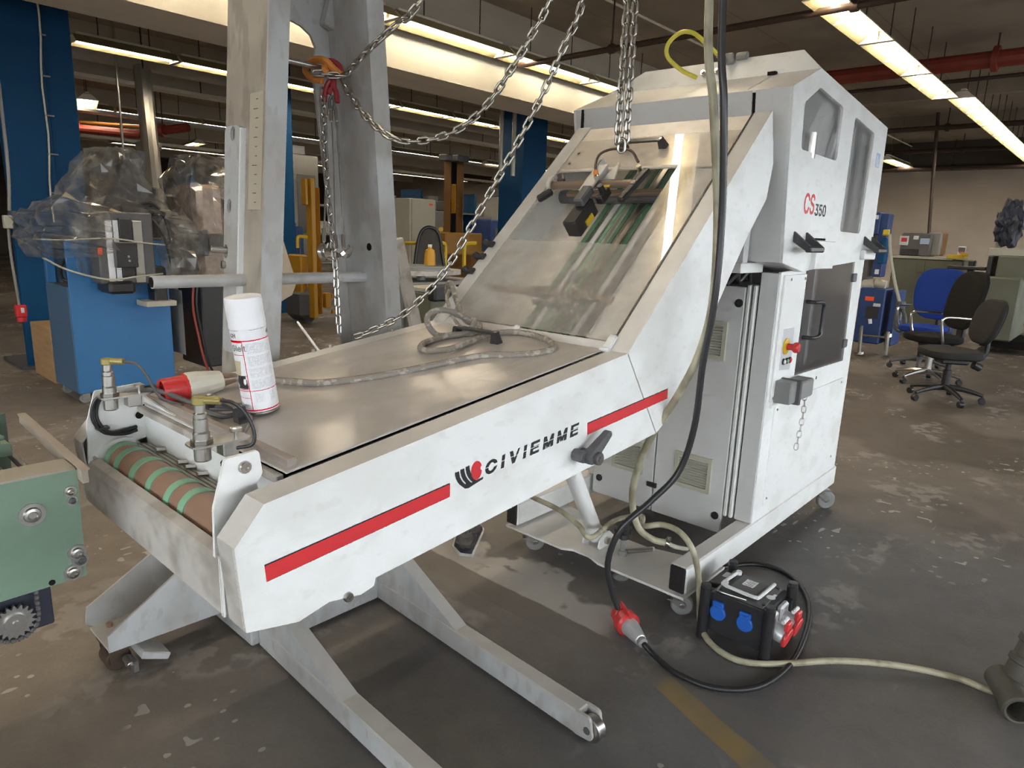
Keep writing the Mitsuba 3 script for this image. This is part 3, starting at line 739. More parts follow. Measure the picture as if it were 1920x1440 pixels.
# --- incline
part(sm, 'incline_tray', xf(box(0.03, 1.09, 1.02, 1.775, -0.175, -0.165), IN), 'tray_sheet', False, 'brown grey tray under the clear cover')
part(sm, 'tray_wall', xf(box(0.03, 1.09, 1.768, 1.778, -0.165, -0.004), IN), 'white_plain', False)
part(sm, 'tray_wall', xf(box(0.03, 1.09, 1.012, 1.020, -0.165, -0.004), IN), 'grey_panel', False)
part(sm, 'sill', xf(box(-0.012, 0.030, 1.055, 1.735, -0.02, 0.002, 0.002), IN), 'white_paint', False)
hole = [(0.418, 1.205), (0.8127, 1.205), (0.8127, 1.765), (0.418, 1.765)]
sheet = prism([(0.032, 1.058), (0.985, 1.058), (0.985, 1.732), (0.032, 1.732)], 0.003, 0.0055, 'xy', [[(0.418, 1.212), (0.8127, 1.212), (0.8127, 1.715), (0.418, 1.715)]])
cs = TM([(0.032, 1.058, 0.004), (0.985, 1.058, 0.004), (0.985, 1.212, 0.004), (0.032, 1.212, 0.004), (0.032, 1.732, 0.004), (0.418, 1.212, 0.004), (0.418, 1.732, 0.004), (0.8127, 1.212, 0.004), (0.985, 1.732, 0.004), (0.8127, 1.732, 0.004), (0.418, 1.715, 0.004), (0.8127, 1.715, 0.004)],
        [(0, 1, 2), (0, 2, 3), (3, 5, 6), (3, 6, 4), (7, 2, 8), (7, 8, 9), (10, 11, 9), (10, 9, 6)])
part(sm, 'clear_cover', xf(cs, IN), 'dusty_clear', False, 'dusty clear cover with a cut out window')
part(sm, 'upper_plate', xf(box(0.8127, 1.075, 1.058, 1.735, -0.012, -0.004, 0.001), IN), 'tray_sheet', False, 'brown grey plate at the top of the incline')
part(sm, 'inner_frame', xf(box(0.03, 0.8127, 1.022, 1.150, -0.022, -0.016, 0.001), IN), 'white_paint', False)
part(sm, 'cover_edge', xf(box(0.03, 1.075, 1.052, 1.058, -0.012, 0.002), IN), 'black_plastic', False)
arch_handle(IN, 0.915, 1.318, 1.485, 0.005, 0.036)
part(sm, 'hinge_block', xf(cat(box(-0.01, 0.05, 1.046, 1.072, 0.0, 0.012, 0.003), cyl((-0.006, 1.044, 0.008), (-0.006, 1.074, 0.008), 0.008, 12)), IN), 'bracket_white', 30)
part(sm, 'hinge_block', xf(box(0.0, 0.035, 1.405, 1.425, 0.0, 0.008, 0.002), IN), 'bracket_white', False)
for i, (v, m, w_) in enumerate([(1.245, 'belt_dark', 0.020), (1.30, 'dark_grey', 0.030), (1.365, 'belt_dark', 0.022), (1.43, 'belt_dark', 0.018), (1.475, 'belt_green', 0.014), (1.545, 'belt_dark', 0.022)]):
    part(sm, 'incline_belt', xf(box(0.05, 1.05, v - w_ / 2, v + w_ / 2, -0.150, -0.146), IN), m, False, 'green conveyor belt on the incline' if 'belt' in m else None)
for v, m in ((1.272, 'bracket_white'), (1.335, 'bracket_white'), (1.40, 'steel'), (1.51, 'bracket_white')):
    part(sm, 'guide_strip', xf(box(0.05, 1.05, v - 0.011, v + 0.011, -0.156, -0.150), IN), m, False)
part(sm, 'drum', xf(cyl((0.80, 1.03, -0.12), (0.80, 1.77, -0.12), 0.026, 20), IN), 'dark_grey')
part(sm, 'cross_bar', xf(box(0.775, 0.80, 1.06, 1.72, -0.10, -0.085, 0.002), IN), 'brown_rod', False)
# pressing rods and clamps
rd = part(sm, 'cross_rod', xf(cyl((0.665, 1.285, 0.045), (0.665, 1.665, 0.045), 0.0145, 16), IN), 'brown_rod', 30, 'brown rod across the cut out window')
part(rd, 'collar', xf(ring((0.665, 1.640, 0.045), (0, 1, 0), 0.026, 0.033, 0.014, 26), IN), 'cream_plastic')
for du, dv, sgn in ((0.035, 0.02, 1), (-0.055, 0.0, -1)):
    part(rd, 'clamp_knob', xf(xf(box(-0.03, 0.03, -0.014, 0.014, -0.012, 0.012, 0.006), rotz(38 * sgn)), IN @ frame((0.665 + du, 1.652 - dv, 0.045), (1, 0, 0), (0, 1, 0), (0, 0, 1))), 'black_plastic', False)
rd2 = part(sm, 'cross_rod', xf(cyl((0.255, 1.21, -0.085), (0.255, 1.745, -0.085), 0.012, 14), IN), 'brown_rod', 30, 'rod with clamps under the clear cover')
for v in (1.32, 1.50):
    part(rd2, 'clamp_block', xf(cat(box(0.238, 0.275, v - 0.035, v + 0.035, -0.10, -0.067, 0.004), cyl((0.255, v + 0.045, -0.085), (0.255, v + 0.055, -0.085), 0.02, 14)), IN), 'steel', False)
part(rd2, 'lower_rod', xf(cyl((0.215, 1.31, -0.10), (0.225, 1.53, -0.10), 0.009, 10), IN), 'dark_grey')
part(rd2, 'clamp_bolt', xf(cyl((0.20, 1.41, -0.07), (0.30, 1.405, -0.06), 0.006, 10), IN), 'chrome')
part(rd2, 'clamp_knob', xf(cyl((0.31, 1.40, -0.07), (0.34, 1.395, -0.06), 0.02, 12, 0.004), IN), 'mid_grey')
sh = part(sm, 'sensor_head', xf(cat(box(0.60, 0.775, 1.470, 1.478, 0.02, 0.075, 0.001), box(0.60, 0.735, 1.430, 1.478, 0.068, 0.076, 0.001)), IN), 'aluminium', False, 'aluminium bracket with black sensors and an orange plug')
part(sh, 'bracket_plate', xf(prism([(0.70, 1.40), (0.795, 1.43), (0.70, 1.452)], 0.03, 0.038, 'xy'), IN), 'aluminium', False)
part(sh, 'sensor_body', xf(box(0.455, 0.585, 1.418, 1.475, -0.01, 0.055, 0.005), IN), 'black_plastic', False)
part(sh, 'sensor_arm', xf(box(0.535, 0.615, 1.425, 1.465, 0.052, 0.085, 0.006), IN), 'dark_grey', False)
part(sh, 'sensor_body', xf(cat(box(0.575, 0.635, 1.375, 1.405, 0.03, 0.06, 0.004), cyl((0.61, 1.39, 0.06), (0.61, 1.39, 0.085), 0.011, 12)), IN), 'black_plastic', False)
part(sh, 'pale_label', xf(box(0.585, 0.60, 1.44, 1.462, 0.0, 0.058), IN), 'cream_plastic', False)
part(sh, 'yellow_label', xf(cat(box(0.50, 0.545, 1.412, 1.4175, 0.0, 0.02), box(0.64, 0.672, 1.385, 1.412, 0.05, 0.0525)), IN), 'yellow', False)
part(sh, 'orange_plug', xf(cyl((0.685, 1.452, 0.082), (0.645, 1.420, 0.094), 0.0095, 12, 0.002), IN), 'hook_orange')
part(sh, 'plug_nut', xf(cyl((0.645, 1.420, 0.094), (0.632, 1.410, 0.097), 0.008, 12), IN), 'chrome')
part(sh, 'lead', xf(tube([(0.685, 1.452, 0.082), (0.73, 1.475, 0.085), (0.775, 1.48, 0.09), (0.80, 1.44, 0.09), (0.80, 1.37, 0.08), (0.76, 1.325, 0.06)], 0.0045, 8, 6), IN), 'pipe_dark')
ar = part(sm, 'clamp_arm', xf(xf(box(-0.075, 0.085, -0.014, 0.014, -0.01, 0.01, 0.005), rotz(-10)), IN @ frame((0.64, 1.285, 0.055), (1, 0, 0), (0, 1, 0), (0, 0, 1))), 'black_plastic', False, 'black clamping arm')
part(ar, 'screw', xf(cyl((0.645, 1.285, 0.064), (0.645, 1.285, 0.069), 0.009, 12), IN), 'chrome')
part(ar, 'screw', xf(cyl((0.72, 1.30, 0.05), (0.72, 1.30, 0.074), 0.009, 12), IN), 'chrome')
for u in (0.385, 0.320, 0.245):
    kb = part(sm, 'wing_knob', xf(cat(cyl((u, YF, -0.012), (u, YF + 0.02, 0.02), 0.013, 12, 0.004), box(u - 0.014, u + 0.014, YF - 0.028, YF + 0.004, 0.0, 0.012, 0.004)), IN), 'black_plastic', False)
for u, v in ((0.845, 1.70), (0.905, 1.69)):
    part(sm, 'plate_screw', xf(cyl((u, v, 0.0), (u, v, 0.006), 0.006, 10), IN), 'zinc')
part(sm, 'wall_screw', cyl((1.68, 1.767, 1.18), (1.68, 1.763, 1.18), 0.008, 12), 'zinc')
# --- base frame
def rail(y0, y1):
    r = part(sm, 'base_rail', box(2.072, 3.70, y0, y1, 0.212, 0.315, 0.006), 'white_paint', False, 'white box rail of the base')
    part(r, 'end_cap', box(2.064, 2.074, y0 + 0.004, y1 - 0.004, 0.214, 0.312, 0.006), 'black_plastic', False)
rail(0.987, 1.056); rail(1.787, 1.852)
part(sm, 'base_plate', prism([(2.066, 0.99), (2.066, 1.36), (2.09, 1.42), (2.09, 1.50), (2.066, 1.54), (2.066, 1.85), (2.46, 1.85), (2.40, 1.62), (2.33, 1.48), (2.33, 1.30), (2.38, 1.12), (2.40, 0.99)], 0.192, 0.202, 'xy'), 'white_paint', False, 'scuffed white base plate between the rails')
def caster(parent, x, y, ztop, r=0.042, yaw=20, name='caster'):
    A = rotz(yaw, (x, y, 0))
    zc = 0.1 + r + 0.0005
    c = part(parent, name, xf(cat(box(-0.032, 0.032, -0.032, 0.032, ztop - 0.008, ztop, 0.002), cyl((0, 0, ztop - 0.03), (0, 0, ztop - 0.008), 0.022, 16),
                                 prism([(-0.028, ztop - 0.03), (0.022, ztop - 0.03), (0.040, zc + 0.008), (0.034, zc - 0.01), (0.018, zc - 0.006)], -0.019, -0.016), prism([(-0.028, ztop - 0.03), (0.022, ztop - 0.03), (0.040, zc + 0.008), (0.034, zc - 0.01), (0.018, zc - 0.006)], 0.016, 0.019),
                                 box(-0.028, 0.022, -0.019, 0.019, ztop - 0.033, ztop - 0.029)), A), 'steel', False)
    part(c, 'wheel', xf(lathe([(0.012, -0.013), (r - 0.005, -0.013), (r, -0.008), (r, 0.008), (r - 0.005, 0.013), (0.012, 0.013)], (0.026, 0, zc), (0, 1, 0), 28), A), 'mid_grey')
    part(c, 'axle', xf(cyl((0.026, -0.022, zc), (0.026, 0.022, zc), 0.008, 10), A), 'zinc')
for x, y, yaw in ((2.115, 1.045, -62), (2.115, 1.755, -45), (3.585, 1.010, -42), (3.585, 1.78, 10)):
    caster(sm, x, y, 0.192 if x < 3 else 0.212, 0.041 if x < 3 else 0.048, yaw)
po = np.array([2.199, 1.462, 0.235]); pt = np.array([1.80, 1.462, 0.905])
pole = part(sm, 'support_pole', cyl(po, pt, 0.0325, 26), 'white_plain', 30, 'white round support strut under the conveyor')
for dy in (-0.042, 0.036):
    part(pole, 'foot_lug', prism(round_poly([(2.155, 0.202), (2.255, 0.202), (2.262, 0.235), (2.235, 0.262), (2.20, 0.262), (2.165, 0.24)], 0.008), 1.462 + dy, 1.462 + dy + 0.007), 'white_plain', False)
part(pole, 'foot_bolt', cyl((2.205, 1.41, 0.232), (2.205, 1.515, 0.232), 0.009, 12), 'zinc')
part(pole, 'foot_nut', cyl((2.205, 1.405, 0.232), (2.205, 1.42, 0.232), 0.015, 6), 'zinc')
lf = part(sm, 'levelling_foot', cat(cyl((2.194, 1.33, 0.135), (2.194, 1.33, 0.30), 0.011, 14), cyl((2.194, 1.33, 0.2), (2.194, 1.33, 0.222), 0.019, 14, 0.003), cyl((2.194, 1.33, 0.1), (2.194, 1.33, 0.125), 0.034, 20, 0.006, 0.02)), 'mid_grey')
part(lf, 'star_knob', cat(cyl((2.194, 1.33, 0.272), (2.194, 1.33, 0.305), 0.021, 14, 0.003, 0.017), [cyl((2.194 + 0.028 * math.cos(a), 1.33 + 0.028 * math.sin(a), 0.300), (2.194 + 0.028 * math.cos(a), 1.33 + 0.028 * math.sin(a), 0.320), 0.014, 12, 0.004) for a in np.arange(5) * 1.2566], cyl((2.194, 1.33, 0.298), (2.194, 1.33, 0.322), 0.03, 16, 0.003)), 'black_plastic')
part(lf, 'lock_lever', cat(cyl((2.21, 1.32, 0.215), (2.302, 1.258, 0.216), 0.0105, 14, 0.002)), 'steel')
part(lf, 'lever_tip', cyl((2.302, 1.258, 0.216), (2.310, 1.2525, 0.216), 0.0095, 12, 0.002), 'cap_white')
# --- lower cabinet
XF, XR = 2.612, 3.660
part(sm, 'cabinet_side', prism([(XF, 0.318), (XR, 0.318), (XR, 1.395), (XF, 1.340)], 0.987, 0.997, 'xz', [[(2.878, 0.912), (2.878, 1.345), (3.485, 1.372), (3.512, 0.902)]]), 'white_paint', False, 'white side wall of the lower cabinet')
part(sm, 'cabinet_side', box(XF, XR, 1.80, 1.81, 0.318, 1.39), 'white_plain', False)
part(sm, 'cabinet_rear', box(XR - 0.01, XR, 0.997, 1.80, 0.318, 1.39), 'white_plain', False)
part(sm, 'corner_post', box(XF - 0.004, XF + 0.05, 0.989, 1.062, 0.318, 1.335, 0.003), 'grey_panel', False)
part(sm, 'corner_post', box(XF - 0.004, XF + 0.05, 1.775, 1.81, 0.318, 1.335, 0.003), 'grey_panel', False)
for y in (1.068, 1.092):
    part(sm, 'door_rail', box(XF - 0.014, XF + 0.01, y, y + 0.016, 0.32, 1.285, 0.004), 'white_plain', False)
part(sm, 'cabinet_floor', box(XF + 0.01, XR - 0.01, 0.997, 1.80, 0.318, 0.325), 'mid_grey', False)
part(sm, 'cabinet_partition', box(XF + 0.02, XF + 0.03, 1.0, 1.80, 0.325, 1.29), 'dark_grey', False)
part(sm, 'cabinet_partition', box(2.86, 2.868, 1.0, 1.80, 0.325, 1.36), 'mid_grey', False)
part(sm, 'inner_shelf', box(2.87, 3.64, 1.12, 1.79, 0.86, 0.875), 'mid_grey', False)
for x in (3.02, 3.33):
    part(sm, 'inner_column', box(x, x + 0.035, 1.10, 1.14, 0.875, 1.38, 0.003), 'aluminium', False)
part(sm, 'inner_block', box(3.10, 3.30, 1.25, 1.6, 0.875, 1.05, 0.01), 'dark_grey', False)
def vent(parent, y0, y1, z0, z1):
    v = part(parent, 'vent_frame', prism([(y0, z0), (y1, z0), (y1, z1), (y0, z1)], XF - 0.026, XF - 0.012, 'yz', [[(y0 + 0.016, z0 + 0.018), (y1 - 0.016, z0 + 0.018), (y1 - 0.016, z1 - 0.018), (y0 + 0.016, z1 - 0.018)]]), 'vent_beige', False, 'beige ventilation grille')
    part(v, 'grille_back', box(XF - 0.0135, XF - 0.0125, y0 + 0.016, y1 - 0.016, z0 + 0.018, z1 - 0.018), 'dark_void', False)
    n = 10
    for i in range(n):
        zz = z0 + 0.022 + (z1 - z0 - 0.044) * (i + 0.5) / n
        part(v, 'slat', prism([(XF - 0.024, zz - 0.0045), (XF - 0.015, zz + 0.0005), (XF - 0.015, zz + 0.0025), (XF - 0.024, zz - 0.0025)], y0 + 0.016, y1 - 0.016), 'vent_beige', False)
def door(y0, y1, vents, holes, nm):
    d = part(sm, 'cabinet_door', box(XF - 0.014, XF + 0.004, y0, y1, 0.238, 1.275, 0.003), 'grey_panel', False, nm)
    for q in vents:
        vent(d, *q)
    for y, z in holes:
        part(d, 'door_lock', cat(ring((XF - 0.0175, y, z), (1, 0, 0), 0.012, 0.0165, 0.004, 20), cyl((XF - 0.0150, y, z), (XF - 0.0138, y, z), 0.012, 16)), 'black_plastic')
door(1.112, 1.443, [(1.168, 1.292, 0.975, 1.132), (1.172, 1.342, 0.398, 0.553)], [(1.134, 1.211), (1.140, 0.312)], 'right grey cabinet door with two grilles')
door(1.449, 1.772, [(1.50, 1.665, 0.398, 0.545)], [(1.735, 0.318)], 'left grey cabinet door')
part(sm, 'hinge_tab', box(XF - 0.022, XF - 0.012, 1.425, 1.475, 0.352, 0.374, 0.002), 'black_plastic', False)
part(sm, 'cable_tray', box(2.50, 2.62, 1.10, 1.75, 1.29, 1.30), 'dark_void', False)
part(sm, 'drive_motor', cat(cyl((2.50, 1.12, 1.34), (2.50, 1.28, 1.34), 0.035, 16), box(2.45, 2.60, 1.30, 1.7, 1.30, 1.37, 0.01)), 'black_plastic', False)
part(sm, 'loose_cable', tube([(2.44, 1.12, 1.29), (2.48, 1.10, 1.33), (2.52, 1.11, 1.30), (2.56, 1.09, 1.34), (2.60, 1.10, 1.29)], 0.009, 8, 6), 'black_plastic')
part(sm, 'mounting_rail', box(2.42, 2.62, 1.062, 1.10, 1.335, 1.372, 0.003), 'white_plain', False)
part(sm, 'guide_rail', box(2.46, 2.50, 1.075, 1.105, 1.37, 1.63, 0.003), 'grey_panel', False)
# control column and side fittings
cp = part(sm, 'control_panel', box(2.640, 2.868, 0.979, 0.988, 0.828, 1.330, 0.002), 'white_plain', False, 'white panel that carries the controls')
for x, z in ((2.70, 1.312), (2.85, 1.312), (2.655, 0.845), (2.855, 0.845)):
    screw(cp, (x, 0.979, z), (0, -1, 0), 0.0055, 0.003)
pp = part(sm, 'button_plate', prism(round_poly([(2.683, 0.955), (2.795, 0.945), (2.795, 1.118), (2.683, 1.118)], 0.006), 0.9765, 0.9795), 'aluminium', False)
es = part(sm, 'emergency_stop', lathe([(0, 0), (0.033, 0), (0.033, 0.004), (0.024, 0.007), (0, 0.007)], (2.722, 0.9765, 1.048), (0, -1, 0), 26), 'yellow', 25, 'yellow collar of the emergency stop')
part(es, 'button_stem', cyl((2.722, 0.970, 1.048), (2.722, 0.940, 1.048), 0.013, 16), 'red_paint')
part(es, 'button', lathe([(0, 0), (0.018, 0), (0.0215, 0.006), (0.0205, 0.016), (0.016, 0.021), (0, 0.022)], (2.722, 0.945, 1.048), (0, -1, 0), 22), 'red_plastic', 25, 'red mushroom button')
for x, c in ((2.712, 'cap_white'), (2.746, 'belt_green'), (2.776, 'red_plastic')):
    bt_ = part(sm, 'push_button', ring((x, 0.9765, 0.987), (0, -1, 0), 0.008, 0.0125, 0.006, 18), 'black_plastic')
    part(bt_, 'cap', cyl((x, 0.975, 0.987), (x, 0.966, 0.987), 0.009, 16, 0.002), c)
# smoked door
wd = part(sm, 'smoked_door', TM([(2.872, 0.981, 0.908), (3.520, 0.981, 0.898), (3.490, 0.981, 1.376), (2.872, 0.981, 1.350)], [(0, 1, 2), (0, 2, 3)]), 'smoked_sheet', False, 'smoked see through door')
part(wd, 'handle', tube([(2.905, 0.979, 1.216), (2.905, 0.945, 1.216), (2.96, 0.938, 1.214), (2.985, 0.936, 1.205), (2.992, 0.936, 1.18), (2.992, 0.936, 1.10), (2.985, 0.936, 1.078), (2.96, 0.938, 1.068), (2.91, 0.945, 1.068), (2.905, 0.979, 1.068)], 0.008, 10, 4), 'black_satin')
for z in (1.300, 0.985):
    part(wd, 'hinge', box(3.475, 3.525, 0.972, 0.983, z - 0.02, z + 0.02, 0.003), 'dark_grey', False)
part(sm, 'lower_side_panel', prism(rpoly(2.705, 3.575, 0.372, 0.805, 0.004, 1), 0.9825, 0.9872), 'white_paint', False, 'screwed white panel under the smoked door')
for x in (2.73, 3.55):
    for z in (0.40, 0.785):
        screw(sm, (x, 0.9825, z), (0, -1, 0), 0.005, 0.003)
for x in (3.075, 3.175):
    part(sm, 'screw_hole', cyl((x, 0.9865, 0.858), (x, 0.9855, 0.858), 0.007, 12), 'dark_void')
sk = part(sm, 'heavy_connector', box(2.665, 2.735, 0.915, 0.985, 0.826, 0.915, 0.004), 'mid_grey', False, 'grey heavy duty connector')
part(sk, 'connector_cover', box(2.735, 2.895, 0.905, 0.978, 0.832, 0.908, 0.006), 'mid_grey', False)
part(sk, 'connector_flange', box(2.725, 2.74, 0.898, 0.984, 0.818, 0.92, 0.003), 'dark_grey', False)
part(sk, 'mounting_plate', box(2.655, 2.80, 0.98, 0.9875, 0.80, 0.915, 0.002), 'white_plain', False)
# links of the little safety chain
def link_mesh(L, W, r, n=6, m=14):
    a = []
    hs = (L - W) / 2
    for t in np.linspace(0, 2 * math.pi, m, endpoint=False):
        x = (W / 2) * math.cos(t); z = (W / 2) * math.sin(t)
        a.append((x, 0, z + (hs if z > 1e-9 else -hs if z < -1e-9 else 0)))
    a = []
    for k in range(m // 2 + 1):
        t = math.pi * k / (m // 2); a.append((W / 2 * math.cos(t), 0, hs + W / 2 * math.sin(t)))
    for k in range(m // 2 + 1):
        t = math.pi + math.pi * k / (m // 2); a.append((W / 2 * math.cos(t), 0, -hs + W / 2 * math.sin(t)))
    return tube(a, r, n, closed=True)
def chain(parent, pts, pitch, W, r, mat, twist0=0.0, zoff=None):
    """Single links threaded along a path, each turned a quarter from its neighbour."""
    p = np.asarray(pts, float)
    if len(p) > 2:
        p = smooth_path(p, 24)
    s = np.concatenate([[0], np.cumsum(np.linalg.norm(np.diff(p, axis=0), axis=1))])
    n = int(s[-1] / pitch)
    d = ply(link_mesh(pitch + 2 * r, W, r), mat, True)
    ref = np.array([0.74, -0.67, 0.1])
    for i in range(n):
        c = np.array([np.interp((i + 0.5) * pitch, s, p[:, k]) for k in range(3)])
        a = np.array([np.interp(i * pitch, s, p[:, k]) for k in range(3)]); b = np.array([np.interp((i + 1) * pitch, s, p[:, k]) for k in range(3)])
        w = (b - a) / np.linalg.norm(b - a)
        u = np.cross(ref, w)
        u = u / np.linalg.norm(u) if np.linalg.norm(u) > 0.15 else np.cross([0, 0, 1.0], w) / np.linalg.norm(np.cross([0, 0, 1.0], w))
        v = np.cross(w, u)
        ang = twist0 + (math.pi / 2) * (i % 2)
        uu = math.cos(ang) * u + math.sin(ang) * v
        vv = np.cross(w, uu)
        part(parent, 'link', {**d, 'to_world': T4(frame(c + np.array([0, 0, ZOFF]), uu, vv, w).tolist())})
chain(sk, [(2.872, 0.935, 0.862), (2.886, 0.93, 0.80), (2.888, 0.93, 0.735), (2.878, 0.932, 0.66), (2.868, 0.935, 0.590)], 0.027, 0.0165, 0.0021, 'steel', 0.4)
# --- hood
HY, HF = 0.955, 1.880
hp = [(2.525, 1.378), (2.749, 1.341), (2.812, 1.341), (2.812, 1.352), (3.028, 1.352), (3.028, 1.384), (3.632, 1.388), (3.618, 1.45), (3.606, 1.983), (2.676, 2.068), (2.436, 1.966)]
hp = [(2.525, 1.378), (2.749, 1.341), (2.812, 1.348), (3.632, 1.388), (3.606, 1.983), (2.676, 2.066), (2.436, 1.966)]
w1 = round_poly([(2.555, 1.932), (2.690, 2.003), (2.965, 1.977), (2.962, 1.775), (2.573, 1.778)], 0.02)
w2 = round_poly([(3.122, 1.965), (3.420, 1.935), (3.405, 1.502), (3.122, 1.505)], 0.02)
part(sm, 'hood_side', prism(hp, HY, HY + 0.012, 'xz', [w1, w2]), 'white_paint', False, 'white side wall of the hood with two windows')
part(sm, 'hood_side', prism(hp, HF - 0.012, HF), 'white_plain', False)
for w_, nm in ((w1, 'five sided grey window'), (w2, 'tall narrow grey window')):
    q = np.array(w_)
    pane = prism(w_, 0, 0.002)
    m_ = trimesh.creation.triangulate_polygon(Polygon(w_), engine='earcut')
    part(sm, 'hood_window', TM(np.column_stack([m_[0][:, 0], np.full(len(m_[0]), HY + 0.008), m_[0][:, 1]]), m_[1]), 'grey_sheet', False, nm)
y0, y1 = HY + 0.012, HF - 0.012
def slab(a, b, ya, yb, t=0.008): # sheet between two xz points
    a, b = np.array(a), np.array(b); d = (b - a) / np.linalg.norm(b - a); n = np.array([d[1], -d[0]])
    return prism([tuple(a), tuple(b), tuple(b + n * t), tuple(a + n * t)], ya, yb)
part(sm, 'hood_front', slab((2.525, 1.378), (2.436, 1.966), HY, 1.085), 'grey_panel', False)
part(sm, 'hood_front', slab((2.456, 1.832), (2.436, 1.966), 1.098, 1.80), 'grey_panel', False)
part(sm, 'hood_front', slab((2.525, 1.378), (2.436, 1.966), 1.80, HF), 'grey_panel', False)
part(sm, 'hood_slot', slab((2.458, 1.866), (2.440, 1.966), 1.084, 1.100, 0.004), 'dark_void', False)
part(sm, 'hood_slot', box(2.436, 2.44, 1.826, 1.838, 1.87, 1.965), 'dark_void', False)
part(sm, 'hood_bottom', slab((2.749, 1.341), (2.525, 1.378), y0, 1.08), 'grey_panel', False)
part(sm, 'roof_front', slab((2.436, 1.966), (2.676, 2.066), HY, 1.12), 'white_paint', False)
part(sm, 'roof_front', slab((2.436, 1.966), (2.676, 2.066), 1.125, HF), 'white_paint', False)
# upper roof: hipped cap
hipA = np.array([(2.676, HY, 2.066), (2.676, HF, 2.066), (2.70, 1.706, 2.146), (2.70, 1.035, 2.143)])
part(sm, 'roof_cap', TM(list(hipA) + [(3.35, 1.10, 2.115), (3.35, 1.70, 2.115), (3.606, HY, 1.983), (3.606, HF, 1.983)],
     [(0, 2, 1), (0, 3, 2), (3, 4, 5), (3, 5, 2), (0, 6, 4), (0, 4, 3), (1, 2, 5), (1, 5, 7), (4, 6, 7), (4, 7, 5)]), 'white_paint', False, 'hipped white roof of the hood')
part(sm, 'roof_slot', box(2.655, 2.675, 1.115, 1.145, 2.060, 2.072), 'dark_void', False)
for y in (1.42, 1.36):
    part(sm, 'roof_bolt', cat(cyl((2.685, y, 2.10), (2.672, y, 2.106), 0.011, 12), cyl((2.672, y, 2.106), (2.666, y, 2.109), 0.007, 10)), 'zinc')
part(sm, 'hood_rear', box(3.60, 3.61, y0, y1, 1.39, 1.98), 'white_plain', False)
part(sm, 'hood_step', box(2.812, 3.028, 0.935, 0.957, 1.352, 1.462, 0.002), 'white_paint', False)
part(sm, 'hood_slot', box(2.80, 2.95, 0.953, 0.956, 1.464, 1.472), 'dark_void', False)
part(sm, 'hood_step', box(3.46, 3.64, 0.935, 0.957, 1.386, 1.432, 0.004), 'white_paint', False)
for x0, x1 in ((2.60, 2.745), (3.485, 3.625)):
    h = part(sm, 'handle', cat(prism([(HY, 1.455), (HY, 1.492), (0.893, 1.442), (0.885, 1.425), (0.90, 1.420)], x0, x0 + 0.018, 'yz'), prism([(HY, 1.455), (HY, 1.492), (0.893, 1.442), (0.885, 1.425), (0.90, 1.420)], x1 - 0.018, x1, 'yz'),
                             box(x0, x1, 0.884, 0.908, 1.418, 1.440, 0.005)), 'black_satin', False, 'black bow handle of the hood')
# machinery behind the windows
part(sm, 'inner_panel', box(2.66, 3.55, 1.50, 1.51, 1.40, 2.06), 'grey_panel', False)
part(sm, 'inner_panel', prism([(2.54, 1.76), (2.60, 1.76), (2.84, 1.995), (2.70, 2.04), (2.52, 1.95)], 0.985, 0.992), 'mid_grey', False)
part(sm, 'inner_panel', prism([(2.60, 1.76), (2.99, 1.76), (2.99, 1.985), (2.84, 1.995)], 0.990, 0.996), 'grey_panel', False)
part(sm, 'inner_panel', box(3.10, 3.345, 1.01, 1.02, 1.48, 1.98), 'grey_panel', False)
part(sm, 'inner_drum', cyl((2.70, 0.972, 1.76), (2.70, 0.972, 1.85), 0.022, 24), 'zinc')
part(sm, 'inner_arm', xf(box(-0.075, 0.085, 0, 0.02, -0.009, 0.009), frame((2.93, 0.965, 1.80), (0.42, 0, 0.907), (0, 0.9, 0), (-0.907, 0, 0.42))), 'aluminium', False)
part(sm, 'inner_plate', box(3.345, 3.42, 0.985, 0.995, 1.48, 1.97), 'mid_grey', False)
part(sm, 'inner_roller', cyl((3.16, 0.97, 1.665), (3.16, 1.01, 1.665), 0.022, 18), 'aluminium')
part(sm, 'inner_roller', cyl((3.15, 0.97, 1.59), (3.15, 1.01, 1.59), 0.020, 18), 'aluminium')
# CS 350
ex = (1, 0, 0.0)
part(sm, 'model_letters', text_on('CS', 0.070, (2.662, HY - 0.0001, 1.562), (1, 0, 0), (0, 0, 1), (0, -1, 0), True, 0.0, 0.90), 'red_paint', False, 'red letters CS')
part(sm, 'model_digits', text_on('350', 0.042, (2.787, HY - 0.0001, 1.558), (1, 0, 0), (0, 0, 1), (0, -1, 0), True, 0.0, 1.15), 'black_print', False, 'dark digits 350')
st = part(sm, 'sticker', box(3.49, 3.55, HY - 0.0008, HY, 1.80, 1.862), 'pale_blue_print', False, 'small pale blue sticker')
part(st, 'sticker_print', cat(box(3.50, 3.51, HY - 0.0014, HY - 0.0008, 1.808, 1.852), box(3.525, 3.533, HY - 0.0014, HY - 0.0008, 1.808, 1.84), box(3.51, 3.54, HY - 0.0014, HY - 0.0008, 1.806, 1.812)), 'cap_white', False)
# yellow air hose with its fitting on the roof
ah = part(sm, 'air_hose', tube([(2.62, 1.415, 2.075), (2.585, 1.47, 2.105), (2.56, 1.52, 2.155), (2.55, 1.515, 2.20), (2.55, 1.465, 2.232), (2.56, 1.415, 2.225), (2.59, 1.375, 2.19), (2.64, 1.345, 2.155)], 0.0085, 10, 8), 'yellow_hose', 30, 'yellow air hose looping over the roof')
part(ah, 'fitting', cat(cyl((2.640, 1.345, 2.155), (2.665, 1.33, 2.143), 0.012, 12, 0.002), box(2.672, 2.70, 1.298, 1.335, 2.125, 2.165, 0.005), cyl((2.69, 1.29, 2.15), (2.69, 1.245, 2.15), 0.014, 14, 0.003)), 'mid_grey', False)
ZOFF = 0.0
